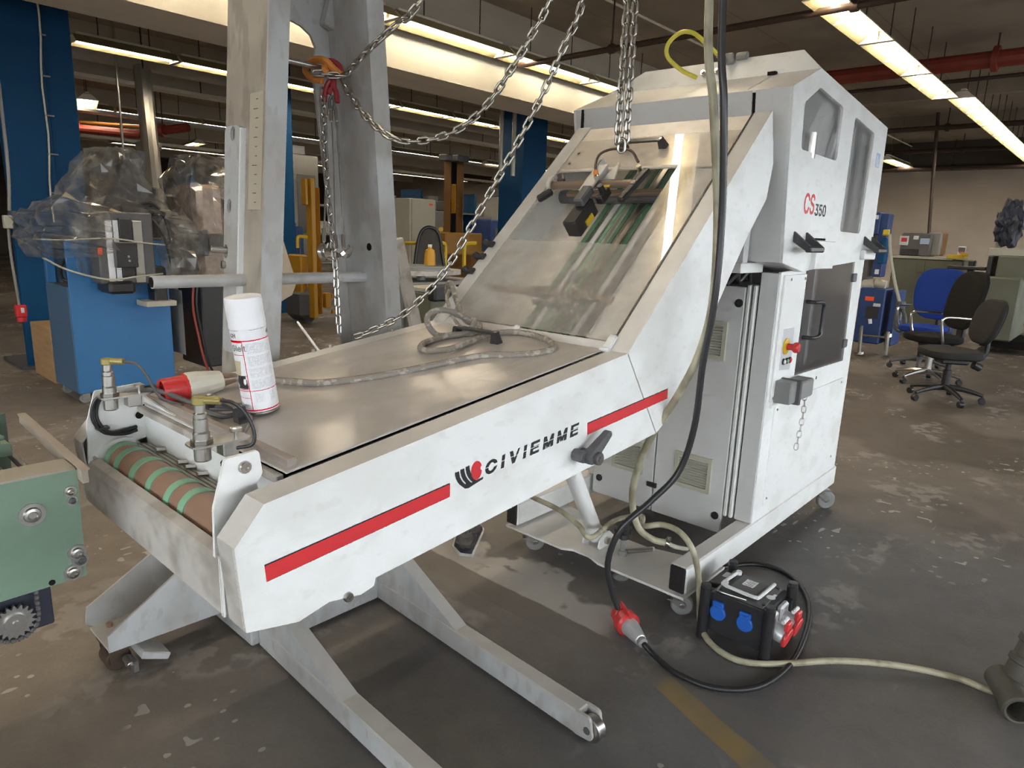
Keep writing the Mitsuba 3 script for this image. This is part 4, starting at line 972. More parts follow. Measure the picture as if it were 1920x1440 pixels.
#@@CRANE
# ================================================================ the grey floor crane behind the machine, its chains and slings
cr = thing('floor_crane', 'grey steel floor crane mast with two columns and long floor legs under the conveyor', 'crane')
def leanbox(z0, z1, xa0, xb0, xa1, xb1, y0, y1, b=0.0):
    v = [(xa0, y0, z0), (xb0, y0, z0), (xb0, y1, z0), (xa0, y1, z0), (xa1, y0, z1), (xb1, y0, z1), (xb1, y1, z1), (xa1, y1, z1)]
    m = TM(v, [(0, 2, 1), (0, 3, 2), (4, 5, 6), (4, 6, 7), (0, 1, 5), (0, 5, 4), (1, 2, 6), (1, 6, 5), (2, 3, 7), (2, 7, 6), (3, 0, 4), (3, 4, 7)])
    return m
def XL(z): return 0.991 + 0.0745 * (z - 0.924)
def XRR(z): return 1.466 - 0.0705 * (z - 1.014)
ZT = 2.75
c1 = part(cr, 'column', leanbox(0.09, ZT, XL(0.09), XL(0.09) + 0.060, XL(ZT), XL(ZT) + 0.060, 1.91, 2.155), 'crane_face', False, 'left column with a worn beige side')
part(c1, 'front_flange', leanbox(0.09, ZT, XL(0.09) - 0.002, XL(0.09) + 0.062, XL(ZT) - 0.002, XL(ZT) + 0.062, 1.904, 1.912), 'crane_paint', False)
def lbar(z0, z1, y0, y1, t, holes):
    P = Polygon(round_poly([(y0, z0), (y1, z0), (y1 + 0.012, z1), (y0 + 0.006, z1)], 0.02), [[(y + 0.016 * math.cos(a), z + 0.021 * math.sin(a)) for a in np.linspace(0, 6.28, 18)[:-1]] for y, z in holes])
    m = trimesh.creation.extrude_polygon(P, t, engine='earcut')
    v = np.column_stack([XL(m.vertices[:, 1]) - 0.002 - t + m.vertices[:, 2], m.vertices[:, 0], m.vertices[:, 1]])
    return TM(v, m.faces)
br_ = part(c1, 'hole_bar', lbar(0.95, 1.635, 2.035, 2.125, 0.010, [(2.085, 1.612), (2.10, 1.40), (2.118, 1.262)]), 'crane_paint', 20, 'flat bar with round holes')
part(c1, 'bar_rib', leanbox(0.95, 1.625, XL(0.95) - 0.016, XL(0.95), XL(1.625) - 0.016, XL(1.625), 2.024, 2.034), 'bracket_white', False)
part(c1, 'peg', cat(cyl((1.02, 2.118, 1.264), (0.965, 2.135, 1.268), 0.011, 14, 0.002), cyl((1.012, 2.12, 1.22), (0.992, 2.125, 1.22), 0.012, 12)), 'steel', 25)
tp = part(c1, 'paper_scale', leanbox(1.39, 1.72, XL(1.39) - 0.0025, XL(1.39), XL(1.72) - 0.0025, XL(1.72), 1.922, 2.000), 'scale_paper', False, 'yellowed paper scale with marks')
part(c1, 'scale_mark', cat([leanbox(z, z + 0.002, XL(z) - 0.0032, XL(z), XL(z) - 0.0032, XL(z), 1.952, 1.952 + w_) for z, w_ in zip(np.linspace(1.41, 1.70, 12), [0.012, 0.02, 0.012, 0.012, 0.026, 0.012] * 2)]), 'dark_grey', False)
c2 = part(cr, 'column', leanbox(0.09, ZT, XRR(0.09), XRR(0.09) + 0.062, XRR(ZT), XRR(ZT) + 0.060, 1.91, 2.155), 'crane_paint', False, 'right column seen from its inner side')
part(c2, 'front_flange', leanbox(0.09, ZT, XRR(0.09) - 0.002, XRR(0.09) + 0.065, XRR(ZT) - 0.002, XRR(ZT) + 0.063, 1.904, 1.912), 'crane_paint', False)
part(c2, 'hole', cyl((XRR(1.285) + 0.002, 1.977, 1.285), (XRR(1.285) - 0.001, 1.977, 1.285), 0.013, 16), 'dark_void')
# back plate with its rounded opening
def zx(x, z): return (x, z)
outer = [(XL(0.5) + 0.05, 0.5), (XRR(0.5) + 0.01, 0.5), (XRR(ZT) + 0.01, ZT), (XL(ZT) + 0.05, ZT)]
def op(z): return XL(z) + 0.085, XRR(z) - 0.036 - 0.035 * max(0, (z - 1.016)) / 0.85
zt = 1.985
inner = [(op(0.55)[0], 0.55), (op(0.55)[1], 0.55), (op(1.4)[1], 1.4), (op(1.86)[1], 1.86), (1.352, 1.92), (1.333, 1.957), (1.300, 1.977), (1.265, 1.985), (op(1.985)[0] + 0.03, 1.985), (op(1.95)[0], 1.95)]
part(cr, 'web_plate', prism(outer, 2.125, 2.137, 'xz', [inner]), 'crane_paint', False, 'back plate with a rounded opening')
part(cr, 'brace', xf(box(-0.028, 0.028, -0.035, 0.0, 0.0, 0.75, 0.004), frame((1.388, 2.122, 1.985), (0.955, 0, -0.296), (0, 1, 0), (0.296, 0, 0.955))), 'crane_paint', False)
part(cr, 'cross_tube', tube([(0.742, 2.02, 1.180), (1.605, 2.02, 1.180)], 0.0185, 20), 'crane_paint', 30, 'round cross tube through both columns')
part(cr, 'tube_bore', cyl((0.7395, 2.02, 1.18), (0.7425, 2.02, 1.18), 0.0145, 16), 'dark_void')
part(cr, 'steel_rod', cat(cyl((1.12, 2.02, 1.8385), (1.462, 2.02, 1.8385), 0.0085, 14), cyl((1.452, 2.02, 1.8385), (1.462, 2.02, 1.8385), 0.012, 14)), 'steel', 30, 'steel rod that the hooks hang on')
# base
def shear(m):                          # the legs splay slightly
    m = m.copy(); v = m.vertices.copy(); v[:, 0] += 0.048 * (v[:, 1] - 1.05); return TM(v, m.faces)
def leg(x0, x1, y0, y1, h, nm):
    l = part(cr, 'leg', shear(box(x0, x1, y0, y1, 0.012, h, 0.004)), 'crane_paint', False, nm)
    return l
l1 = leg(0.900, 0.957, 0.55, 1.90, 0.085, 'left floor leg')
part(l1, 'gusset', shear(prism([(1.40, 0.085), (1.90, 0.085), (1.90, 0.30), (1.72, 0.175)], 0.903, 0.954, 'yz')), 'crane_paint', False)
l2 = leg(1.350, 1.405, 0.915, 1.93, 0.085, 'right floor leg with a small roller in its tip')
part(l2, 'gusset', shear(prism([(1.43, 0.085), (1.95, 0.085), (1.95, 0.30), (1.70, 0.20)], 1.353, 1.402, 'yz')), 'crane_paint', False)
part(l2, 'tip_lug', shear(prism(round_poly([(0.862, 0.02), (0.93, 0.012), (0.93, 0.085), (0.875, 0.085)], 0.012), 1.350, 1.360, 'yz')), 'crane_paint', False)
part(l2, 'tip_lug', shear(prism(round_poly([(0.862, 0.02), (0.93, 0.012), (0.93, 0.085), (0.875, 0.085)], 0.012), 1.395, 1.405, 'yz')), 'crane_paint', False)
part(l2, 'tip_roller', cyl((1.354, 0.882, 0.038), (1.385, 0.882, 0.038), 0.036, 24, 0.003), 'steel')
part(l2, 'tip_axle', cyl((1.3405, 0.882, 0.045), (1.392, 0.882, 0.045), 0.011, 14), 'dark_grey')
part(cr, 'cross_beam', box(0.99, 1.392, 1.868, 1.945, 0.012, 0.115, 0.004), 'crane_paint', False)
part(cr, 'square_tube', box(0.918, 0.996, 1.905, 2.60, 0.012, 0.115, 0.006), 'crane_paint', False)
og = part(cr, 'outrigger', prism([(0.552, 0.098), (1.0, 0.085), (1.0, 0.42), (0.90, 0.37), (0.552, 0.150)], 2.045, 2.053), 'crane_paint', False, 'tapered outrigger channel')
part(og, 'far_side', prism([(0.545, 0.115), (0.57, 0.098), (1.0, 0.085), (1.0, 0.42), (0.90, 0.37), (0.552, 0.168)], 2.225, 2.233), 'crane_paint', False)
part(og, 'bottom', box(0.555, 1.0, 2.053, 2.225, 0.094, 0.101), 'dirty_sheet', False)
for x, y in ((0.60, 2.19), (0.68, 2.20)):
    part(og, 'bolt', cyl((x, y, 0.101), (x, y, 0.113), 0.010, 6), 'brown_rod', False)
cs_ = part(og, 'caster_fork', cat(box(0.555, 0.635, 2.085, 2.175, 0.085, 0.095, 0.002), prism([(0.56, 0.09), (0.62, 0.09), (0.61, 0.02), (0.585, 0.012), (0.565, 0.03)], 2.165, 2.172), prism([(0.56, 0.09), (0.62, 0.09), (0.61, 0.02), (0.585, 0.012), (0.565, 0.03)], 2.085, 2.092)), 'pipe_dark', False)
part(cs_, 'wheel', cyl((0.590, 2.094, 0.036), (0.590, 2.163, 0.036), 0.036, 26, 0.004), 'pipe_dark')
part(cs_, 'brake_pad', xf(box(-0.045, 0.040, -0.05, 0.045, -0.010, 0.012, 0.003), frame((0.668, 2.055, 0.052), (0.90, 0, -0.43), (0, 1, 0), (0.43, 0, 0.90))), 'crane_paint', False)
part(cs_, 'brake_lever', cat(box(0.600, 0.626, 2.020, 2.080, 0.012, 0.05, 0.006), cyl((0.602, 2.07, 0.05), (0.602, 2.03, 0.04), 0.012, 10, 0.002)), 'steel', False)

# hoist above the frame that the chains come from
ho = thing('chain_hoist', 'chain hoist under the ceiling above the white machine', 'hoist')
part(ho, 'body', box(1.72, 1.90, 1.08, 1.28, 3.0, 3.3, 0.03), 'amber', False)
part(ho, 'hanger', cyl((1.81, 1.18, 3.3), (1.81, 1.18, 3.80), 0.02, 12), 'steel')
part(ho, 'hook_block', cat(cyl((1.80, 1.13, 2.92), (1.80, 1.25, 2.92), 0.045, 20, 0.006), box(1.785, 1.815, 1.17, 1.21, 2.92, 3.02)), 'dark_grey')
PT, LW, LR = 0.0288, 0.0165, 0.0041
k = thing('lifting_chain', 'galvanised chain running from the orange hook up out of the picture', 'chain')
chain(k, [(1.337, 1.949, 1.813), (1.346, 1.863, 1.862), (1.353, 1.804, 1.893), (1.375, 1.719, 1.943), (1.397, 1.649, 1.993), (1.60, 1.45, 2.40), (1.77, 1.20, 2.90)], PT, LW, LR, 'zinc', 0.3)
k = thing('lifting_chain', 'chain sagging in a deep curve from the red hook to the upper right', 'chain')
chain(k, [(1.329, 1.953, 1.801), (1.341, 1.859, 1.697), (1.354, 1.743, 1.622), (1.399, 1.673, 1.609), (1.479, 1.594, 1.641), (1.554, 1.536, 1.719), (1.585, 1.460, 1.823), (1.617, 1.410, 1.920), (1.635, 1.370, 2.003), (1.71, 1.28, 2.35), (1.79, 1.19, 2.88)], PT, LW, LR, 'zinc', 0.1)
k = thing('lifting_chain', 'long slanting chain that ends on the far edge of the conveyor', 'chain')
chain(k, [(1.80, 1.20, 2.88), (1.755, 1.25, 2.40), (1.708, 1.307, 2.009), (1.675, 1.336, 1.894), (1.639, 1.378, 1.762), (1.595, 1.428, 1.625), (1.545, 1.484, 1.485), (1.499, 1.537, 1.356), (1.460, 1.589, 1.240), (1.417, 1.639, 1.155), (1.370, 1.699, 1.084), (1.313, 1.776, 1.031), (1.265, 1.849, 0.993)], PT, LW, LR, 'zinc', 0.2)
k = thing('lifting_chain', 'doubled chain hanging straight down in front of the incline', 'chain')
x_, y_ = 1.765, 1.181
chain(k, [(x_ - 0.006, y_ + 0.009, 1.618), (x_ - 0.002, y_ + 0.009, 2.90)], PT, LW, LR, 'zinc', 0.35)
chain(k, [(x_ + 0.010, y_ - 0.011, 1.622), (x_ + 0.006, y_ - 0.011, 2.90)], PT, LW, LR, 'zinc', 0.75)
part(k, 'end_link', xf(link_mesh(0.040, 0.020, LR, 8, 16), frame((x_ + 0.002, y_ - 0.001, 1.612), (0.62, -0.78, 0), (0.78, 0.62, 0), (0, 0, 1))), 'zinc', True)
k = thing('lifting_chain', 'thinner chain hanging in the mast opening past the shackles', 'chain')
chain(k, [(1.285, 1.994, 1.772), (1.255, 1.938, 1.552), (1.233, 1.883, 1.357), (1.220, 1.844, 1.244), (1.214, 1.828, 1.130), (1.214, 1.817, 1.004)], PT, 0.0150, 0.0036, 'steel', 0.5)
hk = thing('sling_hooks', 'orange and dark red sling hooks hanging on the steel rod', 'hook')
part(hk, 'orange_hook', tube([(1.336, 1.959, 1.817), (1.321, 1.981, 1.834), (1.301, 1.996, 1.855), (1.295, 2.036, 1.864), (1.296, 2.080, 1.860), (1.284, 2.087, 1.840), (1.275, 2.058, 1.817), (1.282, 2.030, 1.803), (1.291, 2.002, 1.796)], [0.010, 0.012, 0.0125, 0.012, 0.0105, 0.0095, 0.0095, 0.010, 0.010], 10, 4), 'hook_orange', 30, 'orange hook around the rod')
part(hk, 'orange_eye', ring(np.array((1.287, 1.985, 1.823)), (0.5, -0.6, 0.3), 0.006, 0.017, 0.012, 18), 'hook_orange')
part(hk, 'red_hook', tube([(1.318, 2.023, 1.856), (1.332, 2.009, 1.861), (1.343, 1.993, 1.850), (1.346, 1.983, 1.832), (1.342, 1.981, 1.812)], [0.009, 0.0115, 0.0125, 0.0115, 0.008], 10, 4), 'hook_red', 30, 'dark red hook')
part(hk, 'shortening_chain', cat([xf(link_mesh(0.040, 0.016, 0.0036, 6, 12), frame(c, u, v, w)) for c, u, v, w in [(np.array((1.276, 1.995, 1.816)), (0, 0, 1), (0.7, 0.7, 0), (0.7, -0.7, 0)), (np.array((1.291, 1.977, 1.812)), (0.7, 0.7, 0), (0, 0, -1), (0.7, -0.7, 0)), (np.array((1.306, 1.960, 1.811)), (0, 0, 1), (0.7, 0.7, 0), (0.7, -0.7, 0)), (np.array((1.319, 1.944, 1.809)), (0.7, 0.7, 0), (0, 0, -1), (0.7, -0.7, 0))]]), 'zinc', True)
part(hk, 'red_clevis', tube([(1.287, 1.986, 1.734), (1.292, 1.989, 1.759), (1.300, 1.989, 1.784), (1.308, 1.984, 1.797)], 0.0085, 8, 4), 'hook_red')
part(hk, 'red_clevis', tube([(1.299, 1.980, 1.758), (1.307, 1.977, 1.774), (1.314, 1.970, 1.775), (1.316, 1.961, 1.757), (1.314, 1.956, 1.732)], 0.0085, 8, 4), 'hook_red')
part(hk, 'red_clevis', cyl((1.315, 1.977, 1.801), (1.312, 1.972, 1.775), 0.010, 10), 'hook_red')
part(hk, 'black_thimble', tube([(1.297, 1.967, 1.710), (1.298, 1.974, 1.735), (1.305, 1.971, 1.750), (1.308, 1.963, 1.735), (1.304, 1.959, 1.709)], 0.005, 8, 4), 'dark_grey')
wr_ = thing('wire_sling', 'steel wire rope slings hanging from the red hooks with crimped ends', 'sling')
for a, b in (((610, 195), (628, 460)), ((619, 205), (624, 458)), ((630, 205), (645, 460))):
    A_, B_ = {(610, 195): ((1.290, 1.980, 1.726), (1.218, 1.901, 1.294)), (619, 205): ((1.304, 1.975, 1.712), (1.241, 1.869, 1.276)), (630, 205): ((1.314, 1.964, 1.713), (1.258, 1.851, 1.277))}[a]
    A_, B_ = np.array(A_), np.array(B_)
    part(wr_, 'wire_rope', tube([A_, A_ * 0.7 + B_ * 0.3 + (0.003, 0, 0), A_ * 0.3 + B_ * 0.7 + (0.002, 0, 0), B_], 0.0028, 8, 4), 'steel')
    d_ = (B_ - A_) / np.linalg.norm(B_ - A_)
    part(wr_, 'ferrule', cyl(A_ - d_ * 0.005, A_ + d_ * 0.040, 0.0062, 12, 0.001), 'chrome')
    part(wr_, 'ferrule', cyl(B_ - d_ * 0.050, B_ - d_ * 0.008, 0.0062, 12, 0.001), 'chrome')
for c, r in (((1.214, 1.883, 1.272), 0.027), ((1.234, 1.873, 1.262), 0.016)):
    c = np.array(c); ax = np.array([0.35, -0.93, 0.05])
    tb = part(wr_, 'thimble', lathe([(0.010, -0.012), (r, -0.012), (r * 0.82, -0.004), (r * 0.82, 0.004), (r, 0.012), (0.010, 0.012), (0.010, -0.012)], c, ax, 26), 'chrome')
    part(tb, 'bolt_head', cyl(c + ax * 0.012, c + ax * 0.024, r * 0.5, 6), 'chrome', False)
part(wr_, 'shackle_bow', tube([(1.252, 1.856, 1.273), (1.256, 1.848, 1.260), (1.265, 1.838, 1.261), (1.272, 1.836, 1.277), (1.268, 1.845, 1.293)], 0.0055, 10, 5), 'dark_grey')
part(wr_, 'shackle_bolt', cat(cyl((1.250, 1.840, 1.266), (1.266, 1.814, 1.286), 0.0075, 12), cyl((1.248, 1.842, 1.261), (1.255, 1.836, 1.269), 0.012, 6)), 'chrome', False)
st_ = solo('plastic_stick', 'thin white stick leaning behind the conveyor, left of the chains', 'stick', tube([(1.587, 2.698, 0.932), (1.494, 2.394, 0.862), (1.429, 2.134, 0.785)], 0.0055, 8), 'cap_white')
# ================================================================ things on and around the machine
# spray can
CB, CN = np.array([0.7325, 1.410, 0.9388]), np.array([-0.1259, 0, 0.9920])
to_cam = CAM - CB; to_cam -= CN * (to_cam @ CN); to_cam /= np.linalg.norm(to_cam)
cright = np.cross(CN, to_cam)
RC = 0.0385
def t_can(p, n, uv):
    d = [p.x - CB[0], p.y - CB[1], p.z - CB[2]]
    h = d[0] * CN[0] + d[1] * CN[1] + d[2] * CN[2]
    a = dr.atan2(d[0] * cright[0] + d[1] * cright[1] + d[2] * cright[2], d[0] * to_cam[0] + d[1] * to_cam[1] + d[2] * to_cam[2])
    one = mi.Float(1.0)
    def band(v, lo, hi):
        return dr.select((v > lo) & (v < hi), one, 0.0)
    c = mi.Color3f(0.80, 0.81, 0.83)
    # small grey print in rows
    rowf = h / 0.0026 - dr.floor(h / 0.0026)
    word = mikit.cell_rand(dr.floor(a / 0.055), dr.floor(h / 0.0026))
    txt = band(rowf, 0.25, 0.8) * dr.select(word > 0.22, one, 0.0)
    blk = band(a, -0.30, 1.25) * (band(h, 0.062, 0.082) + band(h, 0.087, 0.108) + band(h, 0.113, 0.135) + band(h, 0.140, 0.163))
    c = mix(c, (0.50, 0.53, 0.57), txt * blk * 0.75)
    c = mix(c, (0.55, 0.57, 0.60), txt * 0.7 * (band(a, -0.22, 0.25) + band(a, 0.6, 1.0)) * band(h, 0.030, 0.052))
    # left panel: beige field with a dark shape
    pan = band(a, -1.6, -0.52)
    c = mix(c, (0.50, 0.44, 0.30), pan * band(h, 0.075, 0.125) * dr.select(a < -0.75 - (0.125 - h) * 4, one, 0.0))
    c = mix(c, (0.03, 0.03, 0.03), pan * band(h, 0.062, 0.092) * dr.select(noise(a * 7, h * 90) > 0.42, one, 0.0))
    c = mix(c, (0.60, 0.03, 0.09), band(a, -0.50, -0.455) * band(h, 0.012, 0.168))
    c = mix(c, (0.60, 0.03, 0.09), band(h, 0.168, 0.1705) + pan * band(h, 0.1655, 0.1705) + band(h, 0.056, 0.0575) + band(h, 0.010, 0.0135) + pan * (band(h, 0.138, 0.1392) + band(h, 0.040, 0.0412) + band(h, 0.0600, 0.0612)))
    return mix(c, (0.35, 0.36, 0.38), band(h, 0.1915, 0.1925) * dr.select(mikit.cell_rand(dr.floor(a / 0.3)) > 0.3, one, 0.0))
M('can_label', tex=t_can, rough=0.3)
can = thing('spray_can', 'white aerosol spray can with red lined label standing on the conveyor cover', 'spray can')
part(can, 'body', lathe([(0, 0.004), (RC - 0.003, 0.004), (RC, 0.008), (RC, 0.1935), (RC - 0.001, 0.1945)], CB, CN, 40), 'can_label', 30)
part(can, 'bottom_rim', lathe([(0, 0.0), (RC - 0.002, 0.0), (RC + 0.0008, 0.003), (RC + 0.0008, 0.006), (RC - 0.001, 0.008)], CB, CN, 40), 'steel', 30)
part(can, 'cap', lathe([(RC + 0.0004, 0.194), (RC + 0.0004, 0.256), (RC - 0.0008, 0.2595), (RC - 0.004, 0.2605), (RC - 0.006, 0.2595), (0, 0.2590)], CB, CN, 40), 'cap_white', 30, 'plain white cap')
def can_text(s, h, ang, z, mat):
    m = meshkit.text_mesh(s, h, 0.0003, True)
    m = trimesh.remesh.subdivide_to_size(m.vertices, m.faces, 0.004)
    v = m[0]
    a = ang + v[:, 0] / RC
    rr = (RC + 0.0003 + v[:, 2])[:, None]
    P = CB + CN * (z + v[:, 1])[:, None] + rr * (np.cos(a)[:, None] * to_cam + np.sin(a)[:, None] * cright)
    return part(can, 'label_text', TM(P, m[1]), mat, False)
can_text('Gleit', 0.0125, -1.28, 0.1475, 'mid_grey')
can_text('CH', 0.0085, -1.24, 0.177, 'dark_grey')
can_text('FÖ', 0.0085, 1.10, 0.177, 'dark_grey')

# mains plug with its cord on the conveyor cover
pc = thing('extension_cable', 'grey stained cable with red and white three phase plug lying on the conveyor cover', 'cable')
a0, a1 = np.array([0.612, 1.660, 0.953]), np.array([0.792, 1.650, 0.966])
ax = (a1 - a0) / np.linalg.norm(a1 - a0)
part(pc, 'red_collar', lathe([(0.024, 0.004), (0.029, 0.0), (0.0305, 0.004), (0.0305, 0.052), (0.033, 0.053), (0.033, 0.058), (0, 0.058)], a0, ax, 28), 'red_plastic', 30, 'red collar of the plug')
for k_ in range(4):
    an = k_ * 1.57 + 0.4
    u_ = np.cross(ax, [0, 0, 1.0]); u_ /= np.linalg.norm(u_); w__ = np.cross(ax, u_)
    part(pc, 'pin', cyl(a0 + 0.010 * ax + 0.014 * (math.cos(an) * u_ + math.sin(an) * w__), a0 + 0.05 * ax + 0.014 * (math.cos(an) * u_ + math.sin(an) * w__), 0.0028, 8), 'steel')
part(pc, 'white_housing', lathe([(0, 0.057), (0.0335, 0.057), (0.0345, 0.062), (0.0335, 0.085), (0.0265, 0.130), (0.0235, 0.142), (0, 0.143)], a0, ax, 14), 'cream_plastic', 20, 'cream white housing of the plug')
part(pc, 'gland', lathe([(0, 0.142), (0.0175, 0.142), (0.0165, 0.150), (0.0115, 0.180), (0, 0.181)], a0, ax, 16), 'brown_rod', 30, 'brown grey cable gland')
pts = [a0 + ax * 0.175, (0.830, 1.60, 0.962), (0.88, 1.52, 0.964), (0.917, 1.463, 0.966), (1.026, 1.391, 0.979), (1.165, 1.345, 0.996), (1.316, 1.296, 1.015), (1.395, 1.200, 1.025), (1.476, 1.171, 1.036), (1.545, 1.241, 1.044), (1.572, 1.351, 1.049),
       (1.545, 1.420, 1.047), (1.47, 1.435, 1.040), (1.401, 1.426, 1.030), (1.315, 1.412, 1.020), (1.268, 1.445, 1.014), (1.275, 1.500, 1.014), (1.330, 1.540, 1.020), (1.403, 1.545, 1.028), (1.47, 1.51, 1.042), (1.50, 1.505, 1.075),
       (1.496, 1.530, 1.077), (1.427, 1.550, 1.109), (1.367, 1.560, 1.105), (1.361, 1.570, 1.074), (1.393, 1.560, 1.034), (1.445, 1.530, 1.036), (1.50, 1.500, 1.040), (1.545, 1.53, 1.060), (1.569, 1.620, 1.062), (1.620, 1.720, 1.121), (1.659, 1.790, 1.170), (1.706, 1.860, 1.134), (1.755, 1.900, 1.038)]
part(pc, 'cord', tube(pts, 0.0092, 10, 6), 'cord_grey', True, 'stained grey cord')
part(pc, 'thin_lead', tube([(1.661, 1.800, 1.141), (1.560, 1.700, 1.126), (1.516, 1.620, 1.074), (1.517, 1.580, 1.039), (1.50, 1.55, 1.034)], 0.006, 8, 6), 'cord_grey')

# hanging hose and cable
ho_ = thing('air_hose', 'dirty beige hose hanging from the ceiling and looping past the machine to its base', 'hose')
hp_ = [(1.70, 0.95, 3.78), (1.73, 0.94, 2.8), (1.752, 0.931, 1.953), (1.771, 0.901, 1.695), (1.816, 0.882, 1.423), (1.822, 0.873, 1.188), (1.822, 0.898, 1.031), (1.817, 0.951, 0.894), (1.812, 1.037, 0.723), (1.858, 1.106, 0.531), (1.910, 1.108, 0.391), (1.954, 1.073, 0.339), (1.986, 1.033, 0.327)]
part(ho_, 'hose', tube(hp_, 0.0115, 12, 8), 'hose_beige', True)
part(ho_, 'hose_clamp', cat(ring(np.array((1.983, 1.037, 0.328)), np.array((1.996, 1.021, 0.322)) - np.array((1.983, 1.037, 0.328)), 0.011, 0.0145, 0.012, 16), box(-0.006, 0.006, -0.006, 0.006, -0.006, 0.006).apply_translation((1.993, 1.029, 0.340))), 'zinc')
part(ho_, 'thin_end', tube([(1.989, 1.030, 0.325), (2.007, 1.006, 0.314), (2.037, 0.977, 0.306)], 0.0075, 10, 4), 'vent_beige')
cb = thing('power_cable', 'black power cable from the ceiling with a red connector, looped around the distribution box', 'cable')
part(cb, 'cable', tube([(1.69, 0.90, 3.78), (1.705, 0.90, 2.8), (1.725, 0.879, 1.937), (1.739, 0.856, 1.686), (1.786, 0.854, 1.422), (1.797, 0.856, 1.190), (1.815, 0.881, 1.002), (1.845, 0.903, 0.799), (1.837, 0.937, 0.647), (1.776, 0.990, 0.552), (1.695, 1.038, 0.472), (1.684, 1.071, 0.347), (1.743, 1.084, 0.216), (1.795, 1.091, 0.134)], 0.0098, 12, 8), 'black_satin', True)
q0, q1 = np.array((1.908, 1.159, 0.045)), np.array((1.796, 0.963, 0.036))
qa = (q1 - q0) / np.linalg.norm(q1 - q0)
cn = part(cb, 'red_connector', lathe([(0, 0), (0.020, 0), (0.031, 0.010), (0.031, 0.032), (0.027, 0.036), (0.027, 0.045), (0.042, 0.052), (0.0435, 0.085), (0.036, 0.092), (0, 0.092)], q0, qa, 22), 'red_plastic', 25, 'red coupling on the cable')
part(cn, 'hinged_lid', xf(box(-0.036, 0.036, -0.028, 0.034, 0, 0.008, 0.004), frame(q0 + qa * 0.050 + np.array([-0.01, -0.012, 0.03]), (0.55, 0.83, 0), (-0.30, 0.20, 0.93), (0.77, -0.51, 0.36))), 'red_plastic', False)
part(cb, 'grey_plug', lathe([(0, 0.090), (0.031, 0.090), (0.032, 0.100), (0.024, 0.150), (0.020, 0.172), (0.014, 0.176), (0, 0.177)], q0, qa, 20), 'aluminium', 25, 'pale grey plug body')
part(cb, 'gland', lathe([(0, 0.175), (0.017, 0.175), (0.017, 0.190), (0.010, 0.194), (0, 0.194)], q0, qa, 14), 'mid_grey', 25)
fl = [tuple(q0 + qa * 0.190), (1.809, 0.941, 0.015), (1.787, 0.851, 0.010), (1.806, 0.734, 0.010), (1.905, 0.641, 0.010), (2.078, 0.611, 0.010), (2.287, 0.633, 0.010), (2.499, 0.690, 0.010), (2.649, 0.777, 0.010), (2.720, 0.879, 0.010), (2.702, 0.975, 0.010), (2.607, 1.046, 0.010), (2.489, 1.090, 0.010), (2.395, 1.071, 0.010), (2.38, 0.95, 0.03), (2.285, 0.865, 0.06), (2.255, 0.85, 0.09)]
part(cb, 'floor_loop', tube(fl, 0.0095, 10, 8), 'black_plastic', True)
h2 = thing('floor_hose', 'beige hose over the base rail and along the floor to the pipe fitting', 'hose')
part(h2, 'hose', tube([(2.014, 1.702, 0.304), (2.008, 1.630, 0.300), (1.995, 1.505, 0.296), (1.990, 1.408, 0.267), (1.992, 1.350, 0.236), (2.27, 1.42, 0.20), (2.30, 1.32, 0.24), (2.005, 1.142, 0.348), (2.017, 1.075, 0.371), (2.011, 1.005, 0.372), (2.007, 0.949, 0.331), (2.027, 0.926, 0.238), (2.071, 0.933, 0.127), (2.140, 0.954, 0.005), (2.046, 0.895, 0.020), (2.006, 0.835, 0.012), (1.988, 0.757, 0.012), (2.018, 0.689, 0.013), (2.096, 0.614, 0.012), (2.199, 0.515, 0.020), (2.280, 0.408, 0.025), (2.355, 0.300, 0.020), (2.409, 0.189, 0.012), (2.410, 0.104, 0.012), (2.47, 0.02, 0.012), (2.55, -0.15, 0.012)], 0.0105, 10, 6), 'hose_beige', True)

# distribution box on the floor
db = thing('distribution_box', 'black mobile power distribution box with blue and red sockets on the floor', 'distribution box')
bx0, bx1, by0, by1 = 2.062, 2.262, 0.702, 0.892
part(db, 'housing', prism([(by0, 0.03), (by1, 0.03), (by1, 0.165), (by1 - 0.01, 0.172), (by0 + 0.01, 0.172), (by0, 0.165)], bx0, bx1, 'yz'), 'black_satin', False)
part(db, 'top_lid', box(bx0 + 0.012, bx1 - 0.012, by0 + 0.012, by1 - 0.012, 0.172, 0.176, 0.002), 'dark_grey', False)
for x, y in ((2.046, 0.900), (2.276, 0.908), (2.274, 0.690), (2.058, 0.684)):
    p_ = part(db, 'corner_post', cat(cyl((x, y, 0.0), (x, y, 0.192), 0.0185, 20, 0.003), box(min(x, 2.16), max(x, 2.16) if False else min(x, 2.16) + 0.03, y - 0.012, y + 0.012, 0.05, 0.15) if x < 2.16 else box(x - 0.03, x, y - 0.012, y + 0.012, 0.05, 0.15)), 'black_plastic')
    part(p_, 'post_cap', cat(cyl((x, y, 0.190), (x, y, 0.203), 0.0165, 18, 0.002), cyl((x, y, 0.203), (x, y, 0.2035), 0.006, 10)), 'black_satin')
lid = part(db, 'flap', box(2.108, 2.232, 0.752, 0.848, 0.176, 0.190, 0.004), 'dark_grey', False, 'dark flap with a label')
part(lid, 'label', box(2.155, 2.205, 0.782, 0.822, 0.190, 0.1906), 'cap_white', False)
part(lid, 'label_print', cat([box(2.160 + 0.010 * i, 2.163 + 0.010 * i, 0.786, 0.818 - 0.008 * (i % 2), 0.1906, 0.1909) for i in range(5)]), 'mid_grey', False)
